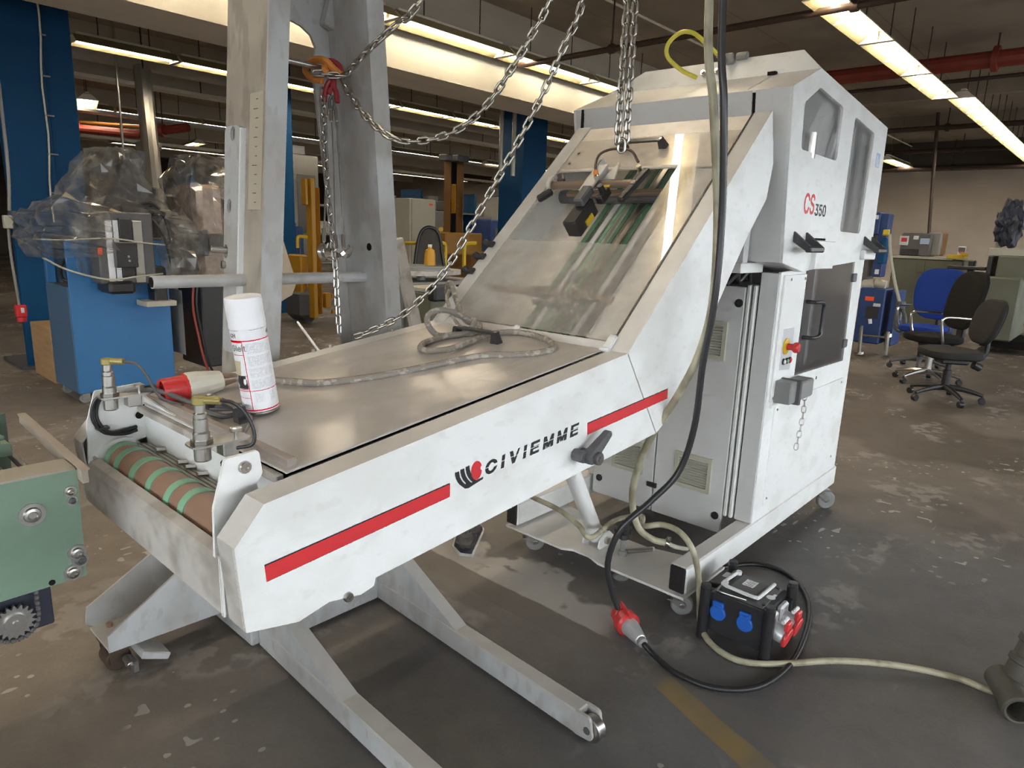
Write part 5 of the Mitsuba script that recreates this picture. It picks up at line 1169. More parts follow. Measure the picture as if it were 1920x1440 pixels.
part(db, 'bow_handle', tube([(2.218, 0.858, 0.190), (2.205, 0.866, 0.194), (2.110, 0.868, 0.196), (2.098, 0.862, 0.196), (2.092, 0.845, 0.196), (2.088, 0.760, 0.196), (2.092, 0.745, 0.196), (2.105, 0.738, 0.196), (2.225, 0.735, 0.196)], 0.0065, 8, 4), 'bracket_white', 30, 'white bow handle')
for x, y in ((2.112, 0.862), (2.216, 0.860)):
    part(db, 'handle_bearing', ring((x, y, 0.19), (0, 0, 1), 0.004, 0.010, 0.012, 14), 'cap_white')
part(db, 'wire_bail', tube([(2.075, 0.770, 0.183), (2.060, 0.845, 0.185), (2.063, 0.862, 0.186), (2.075, 0.868, 0.186), (2.235, 0.888, 0.182), (2.240, 0.875, 0.180)], 0.0028, 8, 3), 'steel')
part(db, 'clear_tag', box(2.175, 2.215, 0.872, 0.905, 0.180, 0.184, 0.002), 'aluminium', False)
part(db, 'round_sticker', cat(cyl((2.165, 0.722, 0.176), (2.165, 0.722, 0.1766), 0.015, 20), box(2.175, 2.195, 0.712, 0.722, 0.176, 0.1765)), 'cap_white', False)
for x, y in ((2.09, 0.87), (2.245, 0.73), (2.10, 0.72), (2.245, 0.865), (2.215, 0.765), (2.125, 0.762)):
    part(db, 'screw', cyl((x, y, 0.176), (x, y, 0.1795), 0.006, 10), 'black_plastic')
for y in (0.855, 0.760):
    so = part(db, 'blue_socket', cat(cyl((bx0 + 0.001, y, 0.108), (bx0 - 0.012, y, 0.108), 0.028, 24, 0.003), box(bx0 - 0.016, bx0, y - 0.020, y + 0.020, 0.128, 0.150, 0.004)), 'blue_cap', 30, 'blue socket with a hinged cover')
    part(so, 'cover_tab', box(bx0 - 0.022, bx0 - 0.010, y - 0.014, y + 0.014, 0.132, 0.142, 0.003), 'blue_cap', False)
for x in (2.115, 2.205):
    so = part(db, 'red_socket', cat(box(x - 0.032, x + 0.032, by0 - 0.020, by0 + 0.002, 0.055, 0.150, 0.006), cyl((x, by0 - 0.015, 0.098), (x, by0 - 0.058, 0.088), 0.030, 24, 0.003)), 'aluminium', 30, 'three phase socket with a red lid')
    part(so, 'red_lid', cat(xf(cyl((0, 0, 0), (0, 0, 0.012), 0.035, 24, 0.003), frame((x, by0 - 0.058, 0.087), (1, 0, 0), (0, -0.22, 0.975), (0, -0.975, -0.22))), xf(box(-0.018, 0.018, 0.02, 0.056, 0.0, 0.014, 0.003), frame((x, by0 - 0.054, 0.087), (1, 0, 0), (0, -0.05, 0.995), (0, -0.995, -0.05)))), 'red_plastic', 30)
    part(so, 'lid_hinge', cyl((x - 0.02, by0 - 0.052, 0.143), (x + 0.02, by0 - 0.052, 0.143), 0.007, 12), 'cap_white')

# plastic pipe fitting at the right edge
pv = thing('pipe_fitting', 'dark grey plastic pipe branch with an open socket on the floor at the right edge', 'pipe')
f0 = np.array([2.405, 0.075, 0.046])
fd = np.array([-0.86, -0.42, -0.06]); fd /= np.linalg.norm(fd)
part(pv, 'socket', lathe([(0.034, 0.0), (0.034, 0.11), (0.040, 0.112), (0.046, 0.106), (0.046, 0.085), (0.041, 0.080), (0.041, -0.05), (0.034, -0.055), (0.034, 0.0)], f0, fd, 28), 'pvc_dark', 25)
part(pv, 'socket_depth', cyl(f0 - fd * 0.02, f0 - fd * 0.01, 0.035, 20), 'dark_void')
up_ = np.array([0.30, -0.22, 0.93]); up_ /= np.linalg.norm(up_)
part(pv, 'riser', lathe([(0.034, 0.0), (0.040, 0.02), (0.040, 0.055), (0.046, 0.058), (0.046, 0.075), (0.040, 0.080), (0.040, 0.120), (0.047, 0.124), (0.047, 0.145), (0.040, 0.150), (0.043, 0.21), (0.030, 0.235), (0.0, 0.24)], f0 + np.array([0.02, -0.02, 0.02]), up_, 28), 'pvc_dark', 25)
part(pv, 'elbow', tube([f0 + np.array([0.06, -0.06, 0.17]), f0 + np.array([0.12, -0.11, 0.20]), f0 + np.array([0.22, -0.17, 0.15]), f0 + np.array([0.32, -0.22, 0.03])], 0.044, 18, 4), 'pvc_dark', 30)

# dark scoop under the conveyor
dsx = [(1.882, 1.994, 0.000), (1.856, 1.922, 0.000), (1.886, 1.872, 0.000), (2.107, 2.019, 0.000), (2.135, 2.081, 0.000), (2.065, 2.147, 0.000)]
sc_ = thing('floor_scoop', 'small dark wedge shaped scoop with a pale rim lying on the floor under the conveyor', 'scoop')
rim = Polygon([p[:2] for p in dsx])
part(sc_, 'rim', prism(list(rim.exterior.coords)[:-1], 0.0, 0.012, 'xy', [list(rim.buffer(-0.006).exterior.coords)[:-1]]), 'cap_white', False, 'pale rim')
m_ = trimesh.creation.icosphere(3); v_ = m_.vertices.copy()
cen = np.array(rim.centroid.coords[0])
v_[:, 2] = np.where(v_[:, 2] < 0, v_[:, 2] * 0.1, v_[:, 2])
ang_ = np.arctan2(v_[:, 1], v_[:, 0]); rad_ = np.hypot(v_[:, 0], v_[:, 1])
bnd = []
inn_ = rim.buffer(-0.007)
from shapely.geometry import LineString
for a_ in ang_:
    L_ = LineString([cen, cen + 2 * np.array([math.cos(a_), math.sin(a_)])]).intersection(inn_.exterior)
    g_ = np.array(L_.coords[0] if L_.geom_type == 'Point' else L_.geoms[0].coords[0])
    bnd.append(np.linalg.norm(g_ - cen))
bnd = np.array(bnd)
nz = meshkit.fbm(v_ * 3.0, 3, 5)
vv_ = np.column_stack([cen[0] + np.cos(ang_) * rad_ * bnd, cen[1] + np.sin(ang_) * rad_ * bnd, 0.003 + 0.040 * np.sign(v_[:, 2]) * np.abs(v_[:, 2]) ** 0.5 * (0.5 + nz)])
part(sc_, 'filling', TM(vv_, m_.faces), 'navy_dark', False, 'dark rough filling')

# green machine at the left edge
gm = thing('green_conveyor', 'mint green roller conveyor end with a brown board at the left edge', 'machine')
GY0, GY1, GX1 = 1.50, 2.06, 0.379
part(gm, 'side_plate', prism([(-1.2, 0.615), (GX1, 0.626), (GX1 + 0.003, 0.857), (-1.2, 0.862)], GY0, GY0 + 0.012), 'green_paint', False, 'mint green side plate')
part(gm, 'side_plate', prism([(-1.2, 0.615), (GX1, 0.626), (GX1 + 0.003, 0.857), (-1.2, 0.862)], GY1, GY1 + 0.012), 'green_paint', False)
part(gm, 'top_strip', box(-1.2, GX1, GY0, GY0 + 0.075, 0.857, 0.862), 'green_top', False, 'worn brownish top strip')
part(gm, 'top_strip', box(-1.2, GX1 - 0.02, GY1 - 0.06, GY1 + 0.012, 0.862, 0.867), 'green_top', False)
part(gm, 'inner_floor', box(-1.2, GX1 - 0.01, GY0 + 0.012, GY1, 0.70, 0.71), 'dark_void', False)
part(gm, 'end_board', prism([(1.470, 0.835), (1.925, 0.862), (1.925, 0.882), (1.470, 0.862)], GX1 + 0.003, GX1 + 0.014, 'yz'), 'board_brown', False, 'thin brown board across the end')
part(gm, 'board_top', prism([(1.468, 0.862), (1.926, 0.882), (1.926, 0.885), (1.468, 0.865)], GX1 + 0.001, GX1 + 0.017, 'yz'), 'board_brown', False)
part(gm, 'roller', cyl((-1.2, 1.655, 0.835), (0.275, 1.655, 0.835), 0.055, 28, 0.02), 'green_roller')
part(gm, 'roller', cyl((-1.2, 1.865, 0.845), (0.25, 1.865, 0.845), 0.050, 28, 0.02), 'green_roller')
for y, z in ((1.735, 0.868), (1.790, 0.872)):
    part(gm, 'guide_bar', cat(box(-1.2, 0.325, y, y + 0.006, z - 0.03, z, 0.002), box(-1.2, 0.322, y, y + 0.035, z - 0.004, z, 0.001)), 'green_paint', False)
for x in (0.30, 0.345):
    part(gm, 'stay_rod', cyl((x, GY0 + 0.012, 0.80), (x, GY1, 0.81), 0.008, 12), 'steel')
part(gm, 'gearbox', box(0.18, 0.33, 1.93, 2.04, 0.76, 0.86, 0.01), 'blue_navy', False)
for x, z, r, mt in ((0.299, 0.785, 0.0175, 'steel'), (0.366, 0.815, 0.0085, 'zinc'), (0.3675, 0.795, 0.0075, 'dark_grey'), (0.366, 0.682, 0.013, 'steel'), (0.370, 0.665, 0.012, 'dark_grey'), (0.355, 0.642, 0.013, 'zinc')):
    w_ = part(gm, 'washer', cyl((x, GY0, z), (x, GY0 - 0.003, z), r * 1.3, 20), 'steel')
    part(w_, 'bolt_head', lathe([(0, 0.007), (r * 0.4, 0.007), (r * 0.5, 0.010), (r * 0.8, 0.009), (r * 0.95, 0.0)], (x, GY0, z), (0, -1, 0), 12), mt)
part(gm, 'hole', cyl((0.318, GY0 + 0.0005, 0.633), (0.318, GY0 - 0.0005, 0.633), 0.006, 12), 'dark_void')
part(gm, 'drive_guard', box(0.17, 0.342, 1.63, 1.64, 0.475, 0.63, 0.003), 'navy_dark', False, 'dark blue guard plate')
tooth = []
for i in range(18):
    for da, rr in ((0.0, 0.030), (0.10, 0.037), (0.18, 0.037), (0.26, 0.030)):
        a_ = i * 2 * math.pi / 18 + da
        tooth.append((0.268 + rr * math.cos(a_), 0.520 + rr * math.sin(a_)))
sp = part(gm, 'sprocket', prism(tooth, 1.603, 1.612), 'steel', False, 'steel chain sprocket')
part(sp, 'hub', lathe([(0, 0.010), (0.006, 0.010), (0.006, 0.006), (0.020, 0.006), (0.020, 0)], (0.268, 1.603, 0.520), (0, -1, 0), 24), 'steel')
lk = []
for i in range(30):
    t = i / 30
    if t < 0.5:
        a_ = math.pi + 2 * math.pi * t
        lk.append((0.268 + 0.042 * math.cos(a_), 0.520 + 0.042 * math.sin(a_)))
    else:
        s_2 = (t - 0.5) * 2
        lk.append((0.310 - 0.0 * s_2, 0.520 + 0.13 * s_2) if s_2 < 0.5 else (0.226, 0.520 + 0.13 * (1 - s_2) * 2 * 0.5 + 0.0))
lp = [(0.226, 1.607, 0.63), (0.226, 1.607, 0.52)] + [(0.268 + 0.042 * math.cos(a_), 1.607, 0.520 + 0.042 * math.sin(a_)) for a_ in np.linspace(math.pi, 2 * math.pi, 9)[1:]] + [(0.310, 1.607, 0.63)]
lp = np.array(lp); s_c = np.concatenate([[0], np.cumsum(np.linalg.norm(np.diff(lp, axis=0), axis=1))])
n_l = int(s_c[-1] / 0.0125)
lkd = ply(box(-0.0058, 0.0058, -0.006, 0.006, -0.0042, 0.0042, 0.002), 'dark_grey')
rld = ply(cyl((0, -0.007, 0), (0, 0.007, 0), 0.003, 8), 'zinc')
for i in range(n_l):
    c = np.array([np.interp((i + 0.5) * 0.0125, s_c, lp[:, k]) for k in range(3)]); b_ = np.array([np.interp((i + 1.0) * 0.0125, s_c, lp[:, k]) for k in range(3)])
    u_ = (b_ - c) / (np.linalg.norm(b_ - c) + 1e-9)
    Fm = frame(c, u_, (0, 1, 0), np.cross(u_, (0, 1, 0)))
    key = part(gm, 'chain_link', {**lkd, 'to_world': T4(Fm.tolist())})
    part(key, 'roller_pin', {**rld, 'to_world': T4(Fm.tolist())})
part(gm, 'support_leg', box(-0.9, -0.8, 1.55, 2.0, 0.0, 0.70, 0.004), 'green_paint', False)
part(gm, 'support_leg', box(-0.25, -0.15, 1.60, 2.0, 0.0, 0.70, 0.004), 'green_paint', False)
# ================================================================ things behind
def wrinkled(rings, amp=0.02, seed=1, steps=3):
    """Sheet of stiff thin film: rings of points from top to bottom, broken into crumpled facets."""
    R_ = [np.asarray(r, float) for r in rings]
    out = []
    for a, b in zip(R_[:-1], R_[1:]):
        for t in np.arange(steps) / steps:
            out.append(a * (1 - t) + b * t)
    out.append(R_[-1])
    g = np.random.default_rng(seed)
    res = []
    for k, r in enumerate(out):
        c = r.mean(0)
        d = r - c; d[:, 2] = 0
        d /= np.linalg.norm(d, axis=1, keepdims=True) + 1e-9
        j = np.arange(len(r))
        fold = ((j * 7 + seed) % 5 / 4 - 0.5) * 0.9 + g.uniform(-0.6, 0.6, len(r))      # long folds that run down plus jitter
        q = r + d * (amp * fold)[:, None] + g.uniform(-1, 1, r.shape) * amp * [0.35, 0.35, 0.45]
        res.append(q)
    return loft(res)
def rect_ring(x0, x1, y0, y1, z, n=7, r=0.04, dz=0.0):
    p = []
    for i in range(4 * n):
        s, t = divmod(i, n); t /= n
        x, y = [(x0 + (x1 - x0) * t, y0), (x1, y0 + (y1 - y0) * t), (x1 - (x1 - x0) * t, y1), (x0, y1 - (y1 - y0) * t)][s]
        p.append((x, y, z + dz * (x - x0) / (x1 - x0 + 1e-9)))
    return np.array(p)

# --- blue printer cart, wrapped in film
pcx0, pcx1, pcy0, pcy1 = 1.485, 2.165, 5.55, 6.10
ct = thing('printer_cart', 'bright blue printer cart on casters with a grey print head and black gear on top', 'machine')
part(ct, 'front_panel', box(pcx0, pcx1, pcy0, pcy0 + 0.02, 0.085, 1.20, 0.004), 'blue_bright', False, 'bright blue front panel')
part(ct, 'side_panel', box(pcx0 - 0.004, pcx0 + 0.02, pcy0 + 0.02, pcy1, 0.085, 0.86, 0.004), 'blue_side', False, 'dull blue side panel')
part(ct, 'side_post', box(pcx0, pcx0 + 0.06, pcy1 - 0.05, pcy1, 0.86, 1.22, 0.004), 'blue_bright', False)
part(ct, 'rear_panel', box(pcx0, pcx1, pcy1 - 0.02, pcy1, 0.085, 1.20), 'blue_side', False)
part(ct, 'side_panel', box(pcx1 - 0.02, pcx1, pcy0 + 0.02, pcy1 - 0.02, 0.085, 1.20), 'blue_bright', False)
part(ct, 'top_plate', box(pcx0, pcx1, pcy0, pcy1, 1.20, 1.215, 0.003), 'dark_grey', False)
part(ct, 'niche_shelf', box(pcx0 + 0.02, pcx1 - 0.02, pcy0 + 0.02, pcy1 - 0.02, 0.85, 0.86), 'dark_grey', False)
pu = part(ct, 'pump', cat(cyl((1.60, 5.80, 0.86), (1.60, 5.80, 1.06), 0.055, 18, 0.01), cyl((1.60, 5.80, 1.06), (1.60, 5.80, 1.10), 0.035, 18)), 'black_plastic', 30, 'black pump in the side niche')
part(pu, 'hose', tube([(1.55, 5.80, 1.05), (1.52, 5.82, 0.98), (1.53, 5.83, 0.90), (1.58, 5.80, 0.88)], 0.010, 8, 6), 'black_plastic')
part(ct, 'print_head', box(1.628, 1.998, 5.330, 5.530, 0.894, 1.397, 0.01), 'dark_grey', False, 'grey print head housing')
ph = part(ct, 'head_rail', box(1.679, 1.720, 5.310, 5.330, 0.898, 1.336, 0.003), 'cap_white', False, 'white vertical rail')
part(ph, 'rail', box(1.728, 1.763, 5.315, 5.335, 0.915, 1.338, 0.003), 'aluminium', False)
part(ph, 'black_slide', box(1.764, 1.845, 5.305, 5.335, 0.944, 1.351, 0.004), 'black_plastic', False)
part(ph, 'slide_block', box(1.714, 1.861, 5.270, 5.320, 1.014, 1.191, 0.006), 'black_satin', False)
part(ph, 'silver_panel', box(1.855, 1.920, 5.320, 5.340, 0.903, 1.339, 0.003), 'zinc', False)
for x, y in ((226, 473), (247, 474), (227, 483), (247, 484)):
    part(ph, 'screw', cyl((1.212, 5.270, 2.593) if False else (np.array([np.interp(x, [200, 260], [1.716, 1.905]), 5.268, np.interp(y, [470, 490], [1.100, 1.040])])), (np.interp(x, [200, 260], [1.716, 1.905]), 5.275, np.interp(y, [470, 490], [1.100, 1.040])), 0.008, 10), 'zinc')
part(ct, 'orange_sticker', box(1.622, 1.650, 5.322, 5.328, 1.100, 1.151), 'orange_label', False)
part(ct, 'ink_tray', cat(box(1.660, 1.835, 5.280, 5.540, 0.828, 0.918, 0.02), box(1.745, 1.821, 5.340, 5.540, 0.905, 0.935, 0.01)), 'black_plastic', False)
part(ct, 'side_shelf', box(1.920, 2.136, 5.350, 5.550, 0.719, 0.759, 0.003), 'cabinet_beige', False)
part(ct, 'side_device', box(2.003, 2.096, 5.400, 5.540, 0.741, 1.010, 0.01), 'black_plastic', False)
part(ct, 'monitor', xf(prism([(0.0, 0.0), (0.34, 0.0), (0.34, 0.50), (0.27, 0.50)], 0.0, 0.10), frame((1.72, 5.55, 1.34), (1, 0, 0), (0, 1, 0), (0, 0, 1))), 'black_satin', False, 'black monitor under the film')
part(ct, 'monitor_arm', box(1.88, 1.98, 5.6, 5.72, 1.215, 1.36, 0.01), 'dark_grey', False)
for x in (1.76, 1.98):
    part(ct, 'head_handle', box(x, x + 0.05, 5.36, 5.42, 1.385, 1.45, 0.01), 'black_plastic', False)
part(ct, 'cable', tube([(1.86, 5.40, 1.40), (2.0, 5.36, 1.47), (2.10, 5.36, 1.36), (2.13, 5.34, 1.15), (2.14, 5.36, 0.85)], 0.014, 8, 6), 'black_plastic')
part(ct, 'cable', tube([(1.97, 5.38, 1.42), (2.06, 5.32, 1.25), (2.10, 5.31, 1.05), (2.16, 5.36, 0.88)], 0.010, 8, 6), 'black_plastic')
for x in (pcx0 + 0.06, pcx1 - 0.06):
    for y in (pcy0 + 0.07, pcy1 - 0.07):
        cc = part(ct, 'caster', cat(box(x - 0.03, x + 0.03, y - 0.03, y + 0.03, 0.078, 0.086), box(x - 0.03, x + 0.02, y - 0.022, y - 0.016, 0.03, 0.08), box(x - 0.03, x + 0.02, y + 0.016, y + 0.022, 0.03, 0.08)), 'steel', False)
        part(cc, 'wheel', cyl((x - 0.01, y - 0.014, 0.036), (x - 0.01, y + 0.014, 0.036), 0.036, 22, 0.004), 'mid_grey')
fm = thing('plastic_film', 'clear crumpled plastic film draped over the monitor and head of the blue printer cart', 'plastic film')
rings = [rect_ring(1.86, 1.94, 5.52, 5.66, 1.845), rect_ring(1.70, 1.98, 5.47, 5.72, 1.82), rect_ring(1.60, 2.02, 5.44, 5.76, 1.66), rect_ring(1.51, 2.06, 5.40, 5.80, 1.50),
         rect_ring(1.36, 2.16, 5.30, 5.86, 1.40), rect_ring(1.27, 2.24, 5.25, 5.95, 1.36), rect_ring(1.30, 2.27, 5.26, 6.0, 1.27), rect_ring(1.27, 2.28, 5.26, 6.02, 1.19), rect_ring(1.36, 2.32, 5.30, 6.0, 1.08, dz=-0.02)]
film = wrinkled(rings, 0.040, 3)
# the film's front is torn open over the print head
cf = film.triangles_center
keep = ~((cf[:, 1] < 5.46) & (cf[:, 0] > 1.66) & (cf[:, 0] < 2.10) & (cf[:, 2] < 1.40))
keep &= ~((cf[:, 0] > 1.66) & (cf[:, 0] < 1.74) & (cf[:, 1] < 5.5) & (cf[:, 2] < 1.18))
part(fm, 'sheet', TM(film.vertices, film.faces[keep]), 'film_clear', False)
sw = wrinkled([rect_ring(2.12, 2.20, 5.32, 5.42, 1.42, 4), rect_ring(2.10, 2.24, 5.28, 5.44, 1.30, 4), rect_ring(2.08, 2.30, 5.26, 5.46, 1.15, 4), rect_ring(2.10, 2.30, 5.26, 5.46, 0.93, 4)], 0.035, 8)
part(fm, 'loose_flap', sw, 'film_clear', False)
sw = wrinkled([rect_ring(1.52, 1.64, 5.44, 5.50, 1.34, 4), rect_ring(1.52, 1.68, 5.43, 5.50, 1.15, 4), rect_ring(1.56, 1.67, 5.45, 5.51, 0.95, 4)], 0.03, 11)
part(fm, 'loose_flap', sw, 'film_clear', False)
part(fm, 'tape_strap', tube([(1.276, 5.400, 1.199), (1.414, 5.280, 1.199), (1.675, 5.240, 1.215), (1.913, 5.240, 1.186), (2.121, 5.350, 1.169)], 0.006, 6, 5), 'vent_beige', 30, 'thin strap around the film')
part(fm, 'tape_strap', tube([(1.373, 5.650, 1.066), (1.473, 5.450, 0.988), (1.657, 5.260, 0.935), (1.842, 5.240, 0.954), (2.048, 5.350, 0.962)], 0.007, 6, 5), 'vent_beige', 30, 'thin strap around the film')

cx = solo('cardboard_box', 'brown cardboard box on the floor behind the blue printer cart', 'box', box(1.555, 2.05, 6.44, 7.01, 0.0, 0.455, 0.004), 'cardboard', False)
sd = thing('socket_drop', 'grey cable with a white switch box and a red socket hanging at the left edge', 'socket')
part(sd, 'cable', tube([(1.43, 6.5, 3.78), (1.425, 6.5, 2.4), (1.42, 6.5, 1.72), (1.395, 6.5, 1.38)], 0.012, 8, 4), 'mid_grey')
part(sd, 'switch_box', box(1.345, 1.405, 6.46, 6.52, 1.245, 1.345, 0.006), 'vent_beige', False, 'white switch box')
part(sd, 'cable', tube([(1.375, 6.5, 1.25), (1.37, 6.5, 1.05), (1.375, 6.49, 0.85), (1.385, 6.5, 0.64)], 0.010, 8, 4), 'mid_grey')
part(sd, 'red_socket', cat(box(1.355, 1.425, 6.46, 6.53, 0.56, 0.655, 0.006), cyl((1.39, 6.495, 0.56), (1.39, 6.495, 0.52), 0.032, 18, 0.004)), 'red_paint', 30, 'dark red socket')
part(sd, 'white_label', box(1.383, 1.405, 6.455, 6.461, 0.595, 0.635), 'cap_white', False)

# --- second wrapped machine
wm = thing('wrapped_machine', 'dark machine with hanging cables under brown tinted film behind the crane mast', 'machine')
part(wm, 'base', box(2.410, 2.601, 5.550, 6.000, 0.172, 0.869, 0.01), 'black_plastic', False)
part(wm, 'left_block', box(2.237, 2.239, 5.500, 5.800, 0.303, 0.818, 0.01), 'mid_grey', False)
part(wm, 'body', box(2.407, 2.619, 5.500, 5.950, 0.832, 1.635, 0.03), 'brown_rod', False)
part(wm, 'dark_cover', box(2.310, 2.450, 5.440, 5.500, 1.086, 1.290, 0.01), 'black_plastic', False)
part(wm, 'wheel', cyl((2.499, 5.400, 1.192), (2.581, 5.500, 1.190), 0.07, 20, 0.01), 'dark_grey')
for dx in (0.0, 0.03):
    part(wm, 'cable', tube([(2.33 + dx, 5.47, 0.92), (2.30 + dx, 5.46, 0.70), (2.33 + dx, 5.46, 0.45), (2.36 + dx, 5.45, 0.25), (2.42 + dx, 5.47, 0.10)], 0.009, 6, 5), 'black_plastic' if dx else 'red_pipe')
fm2 = thing('plastic_film', 'brownish clear film hanging over the machine behind the crane mast', 'plastic film')
rings = [rect_ring(2.45, 2.80, 5.50, 5.95, 1.86), rect_ring(2.42, 2.86, 5.46, 5.98, 1.83), rect_ring(2.32, 2.90, 5.40, 6.02, 1.68), rect_ring(2.30, 2.92, 5.38, 6.02, 1.45), rect_ring(2.27, 2.92, 5.36, 6.02, 1.15), rect_ring(2.33, 2.90, 5.38, 6.0, 0.92)]
part(fm2, 'sheet', wrinkled(rings, 0.040, 21), 'film_clear', False)
part(fm2, 'loose_flap', TM([(3.317, 5.900, 1.074), (3.392, 6.000, 1.257), (3.472, 5.900, 0.813), (3.394, 5.850, 0.705), (3.243, 5.800, 0.651), (3.170, 5.900, 0.871)], [(0, 1, 2), (0, 2, 3), (0, 3, 4), (0, 4, 5)]), 'board_brown', False)

# --- yellow pallet stacker
fk = thing('pallet_stacker', 'yellow pallet stacker with tall mast standing behind the chains', 'forklift')
part(fk, 'mast_rail', box(5.146, 5.207, 8.300, 8.440, 0.092, 1.965, 0.008), 'amber', False)
part(fk, 'mast_rail', box(5.244, 5.247, 8.260, 8.360, 0.150, 1.847, 0.006), 'amber', False)
part(fk, 'mast_head', box(5.087, 5.126, 8.340, 8.460, 1.617, 1.959, 0.01), 'amber', False)
for y0_, y1_ in ((334, 341), (366, 373), (546, 552), (577, 584)):
    z1_, z0_ = [float(v) for v in (np.interp(y0_, [334, 600], [1.935, 0.03]), np.interp(y1_, [334, 600], [1.935, 0.03]))]
    part(fk, 'cross_bar', box(5.42, 5.95, 8.28, 8.32, z0_, z1_, 0.004), 'amber', False)
part(fk, 'mast_rail', box(5.93, 6.0, 8.26, 8.40, 0.06, 1.93, 0.006), 'amber', False)
part(fk, 'battery_box', box(5.078, 5.186, 8.500, 8.850, 0.357, 0.952, 0.02), 'amber', False)
part(fk, 'step_box', box(5.302, 5.392, 8.250, 8.350, 0.232, 0.440, 0.01), 'amber', False)
part(fk, 'chassis', box(5.047, 5.344, 8.420, 8.970, 0.025, 0.509, 0.10), 'dark_grey', False, 'dark rounded chassis')
part(fk, 'grab_handle', tube([(4.977, 8.400, 1.049), (4.982, 8.400, 1.182), (5.030, 8.400, 1.204), (5.127, 8.400, 1.192)], 0.022, 8, 3), 'yellow')
part(fk, 'guard', box(5.5, 5.93, 8.34, 8.35, 0.95, 1.60), 'wall_dark', False)

# --- amber forklift further right
f2 = thing('forklift', 'amber forklift with dark double mast behind the grey cabinet and the mesh chair', 'forklift')
part(f2, 'mast_rail', box(7.390, 7.389, 8.000, 8.160, 1.043, 2.415, 0.01), 'amber_dark', False)
part(f2, 'mast_rail', box(7.663, 7.651, 8.000, 8.160, 1.044, 2.441, 0.01), 'amber_dark', False)
part(f2, 'inner_mast', box(7.537, 7.547, 8.050, 8.150, 1.616, 2.057, 0.01), 'amber', False)
part(f2, 'mast_plate', box(7.602, 7.713, 8.200, 8.230, 1.036, 2.416), 'dark_void', False)
part(f2, 'mast_head', cat(box(7.259, 7.383, 7.950, 8.150, 2.383, 2.475, 0.01), box(7.526, 7.769, 8.000, 8.250, 2.399, 2.492, 0.01)), 'dark_grey', False)
part(f2, 'carriage', box(7.203, 8.013, 7.900, 8.150, 0.982, 1.325, 0.02), 'amber_mid', False)
part(f2, 'body', box(8.112, 8.667, 8.200, 9.100, 0.248, 1.020, 0.06), 'amber_dark', False)
part(f2, 'lamp', cyl((7.096, 7.900, 1.364), (7.071, 7.860, 1.364), 0.035, 12), 'yellow')
for pts_ in (((852, 500), (852, 462), (846, 456), (838, 455)), ((868, 505), (869, 465), (875, 458), (890, 456)), ((828, 460), (832, 478), (832, 500), (832, 512))):
    pass
part(f2, 'guard_rail', tube([(6.557, 7.200, 0.852), (6.561, 7.200, 1.132), (6.511, 7.200, 1.175), (6.412, 7.200, 1.181)], 0.028, 8, 3), 'yellow', 30, 'yellow guard rail')
part(f2, 'guard_rail', tube([(6.931, 7.200, 0.848), (6.934, 7.200, 1.120), (6.986, 7.200, 1.174), (7.159, 7.200, 1.184)], 0.028, 8, 3), 'yellow', 30, 'yellow guard rail')
for x_k in (7.0, 7.9):
    part(f2, 'wheel', cyl((x_k, 8.1, 0.25), (x_k, 8.3, 0.25), 0.25, 24, 0.03), 'black_plastic')

gc = thing('tall_cabinet', 'pale grey tall cabinet with a small orange sticker right of the crane mast', 'cabinet')
gcb = (7.892, 8.498, 9.600, 10.300, 0.164, 1.884)
part(gc, 'body', box(*gcb[:4], 0, gcb[5], 0.01), 'cabinet_beige', False)
part(gc, 'door_gap', box(7.935, 7.945, 9.595, 9.605, 0.201, 1.858), 'mid_grey', False)
part(gc, 'sticker', box(8.347, 8.418, 9.594, 9.600, 1.773, 1.810), 'orange_label', False)
part(gc, 'yellow_bar', cyl((7.326, 9.300, 1.119), (7.814, 9.300, 1.116), 0.03, 10), 'yellow')
mc = thing('mesh_chair', 'black mesh office chair behind the desk with the yellow bottle', 'chair')
bk = []
oc = np.array((6.059, 6.950, 1.081))
pro = [(-0.26, -0.38), (-0.22, -0.05), (-0.17, 0.18), (-0.08, 0.29), (0.06, 0.29), (0.15, 0.20), (0.19, 0.0), (0.21, -0.36)]
fr_ = [oc + np.array([a * 0.74, -a * 0.67 * 0.6, b]) for a, b in pro]
part(mc, 'back_frame', tube(fr_ + [fr_[0]], 0.022, 8, 4), 'black_plastic')
m_ = trimesh.creation.triangulate_polygon(Polygon(pro).buffer(0.005), engine='earcut')
part(mc, 'back_mesh', TM([oc + np.array([a * 0.74, -a * 0.4, b]) for a, b in m_[0]], m_[1]), 'chair_mesh', False)
part(mc, 'seat', box(oc[0] - 0.25, oc[0] + 0.25, oc[1] - 0.5, oc[1] - 0.02, oc[2] - 0.58, oc[2] - 0.50, 0.03), 'fabric_black', False)
part(mc, 'armrest', tube([oc + (-0.28, -0.05, -0.40), oc + (-0.33, -0.1, -0.26), oc + (-0.30, -0.25, -0.26)], 0.028, 8, 4), 'black_plastic')
part(mc, 'column', cyl((oc[0], oc[1] - 0.25, 0.08), (oc[0], oc[1] - 0.25, oc[2] - 0.55), 0.03, 12), 'black_plastic')
for k_ in range(5):
    a_ = k_ * 1.2566 + 0.3
    part(mc, 'base_arm', cyl((oc[0], oc[1] - 0.25, 0.10), (oc[0] + 0.3 * math.cos(a_), oc[1] - 0.25 + 0.3 * math.sin(a_), 0.05), 0.025, 8), 'black_plastic')
    part(mc, 'caster', cyl((oc[0] + 0.3 * math.cos(a_), oc[1] - 0.27 + 0.3 * math.sin(a_), 0.03), (oc[0] + 0.3 * math.cos(a_), oc[1] - 0.23 + 0.3 * math.sin(a_), 0.03), 0.03, 12), 'black_plastic')
dt = thing('work_table', 'grey work table with a rounded top carrying the yellow bottle, behind the slanting chain', 'table')
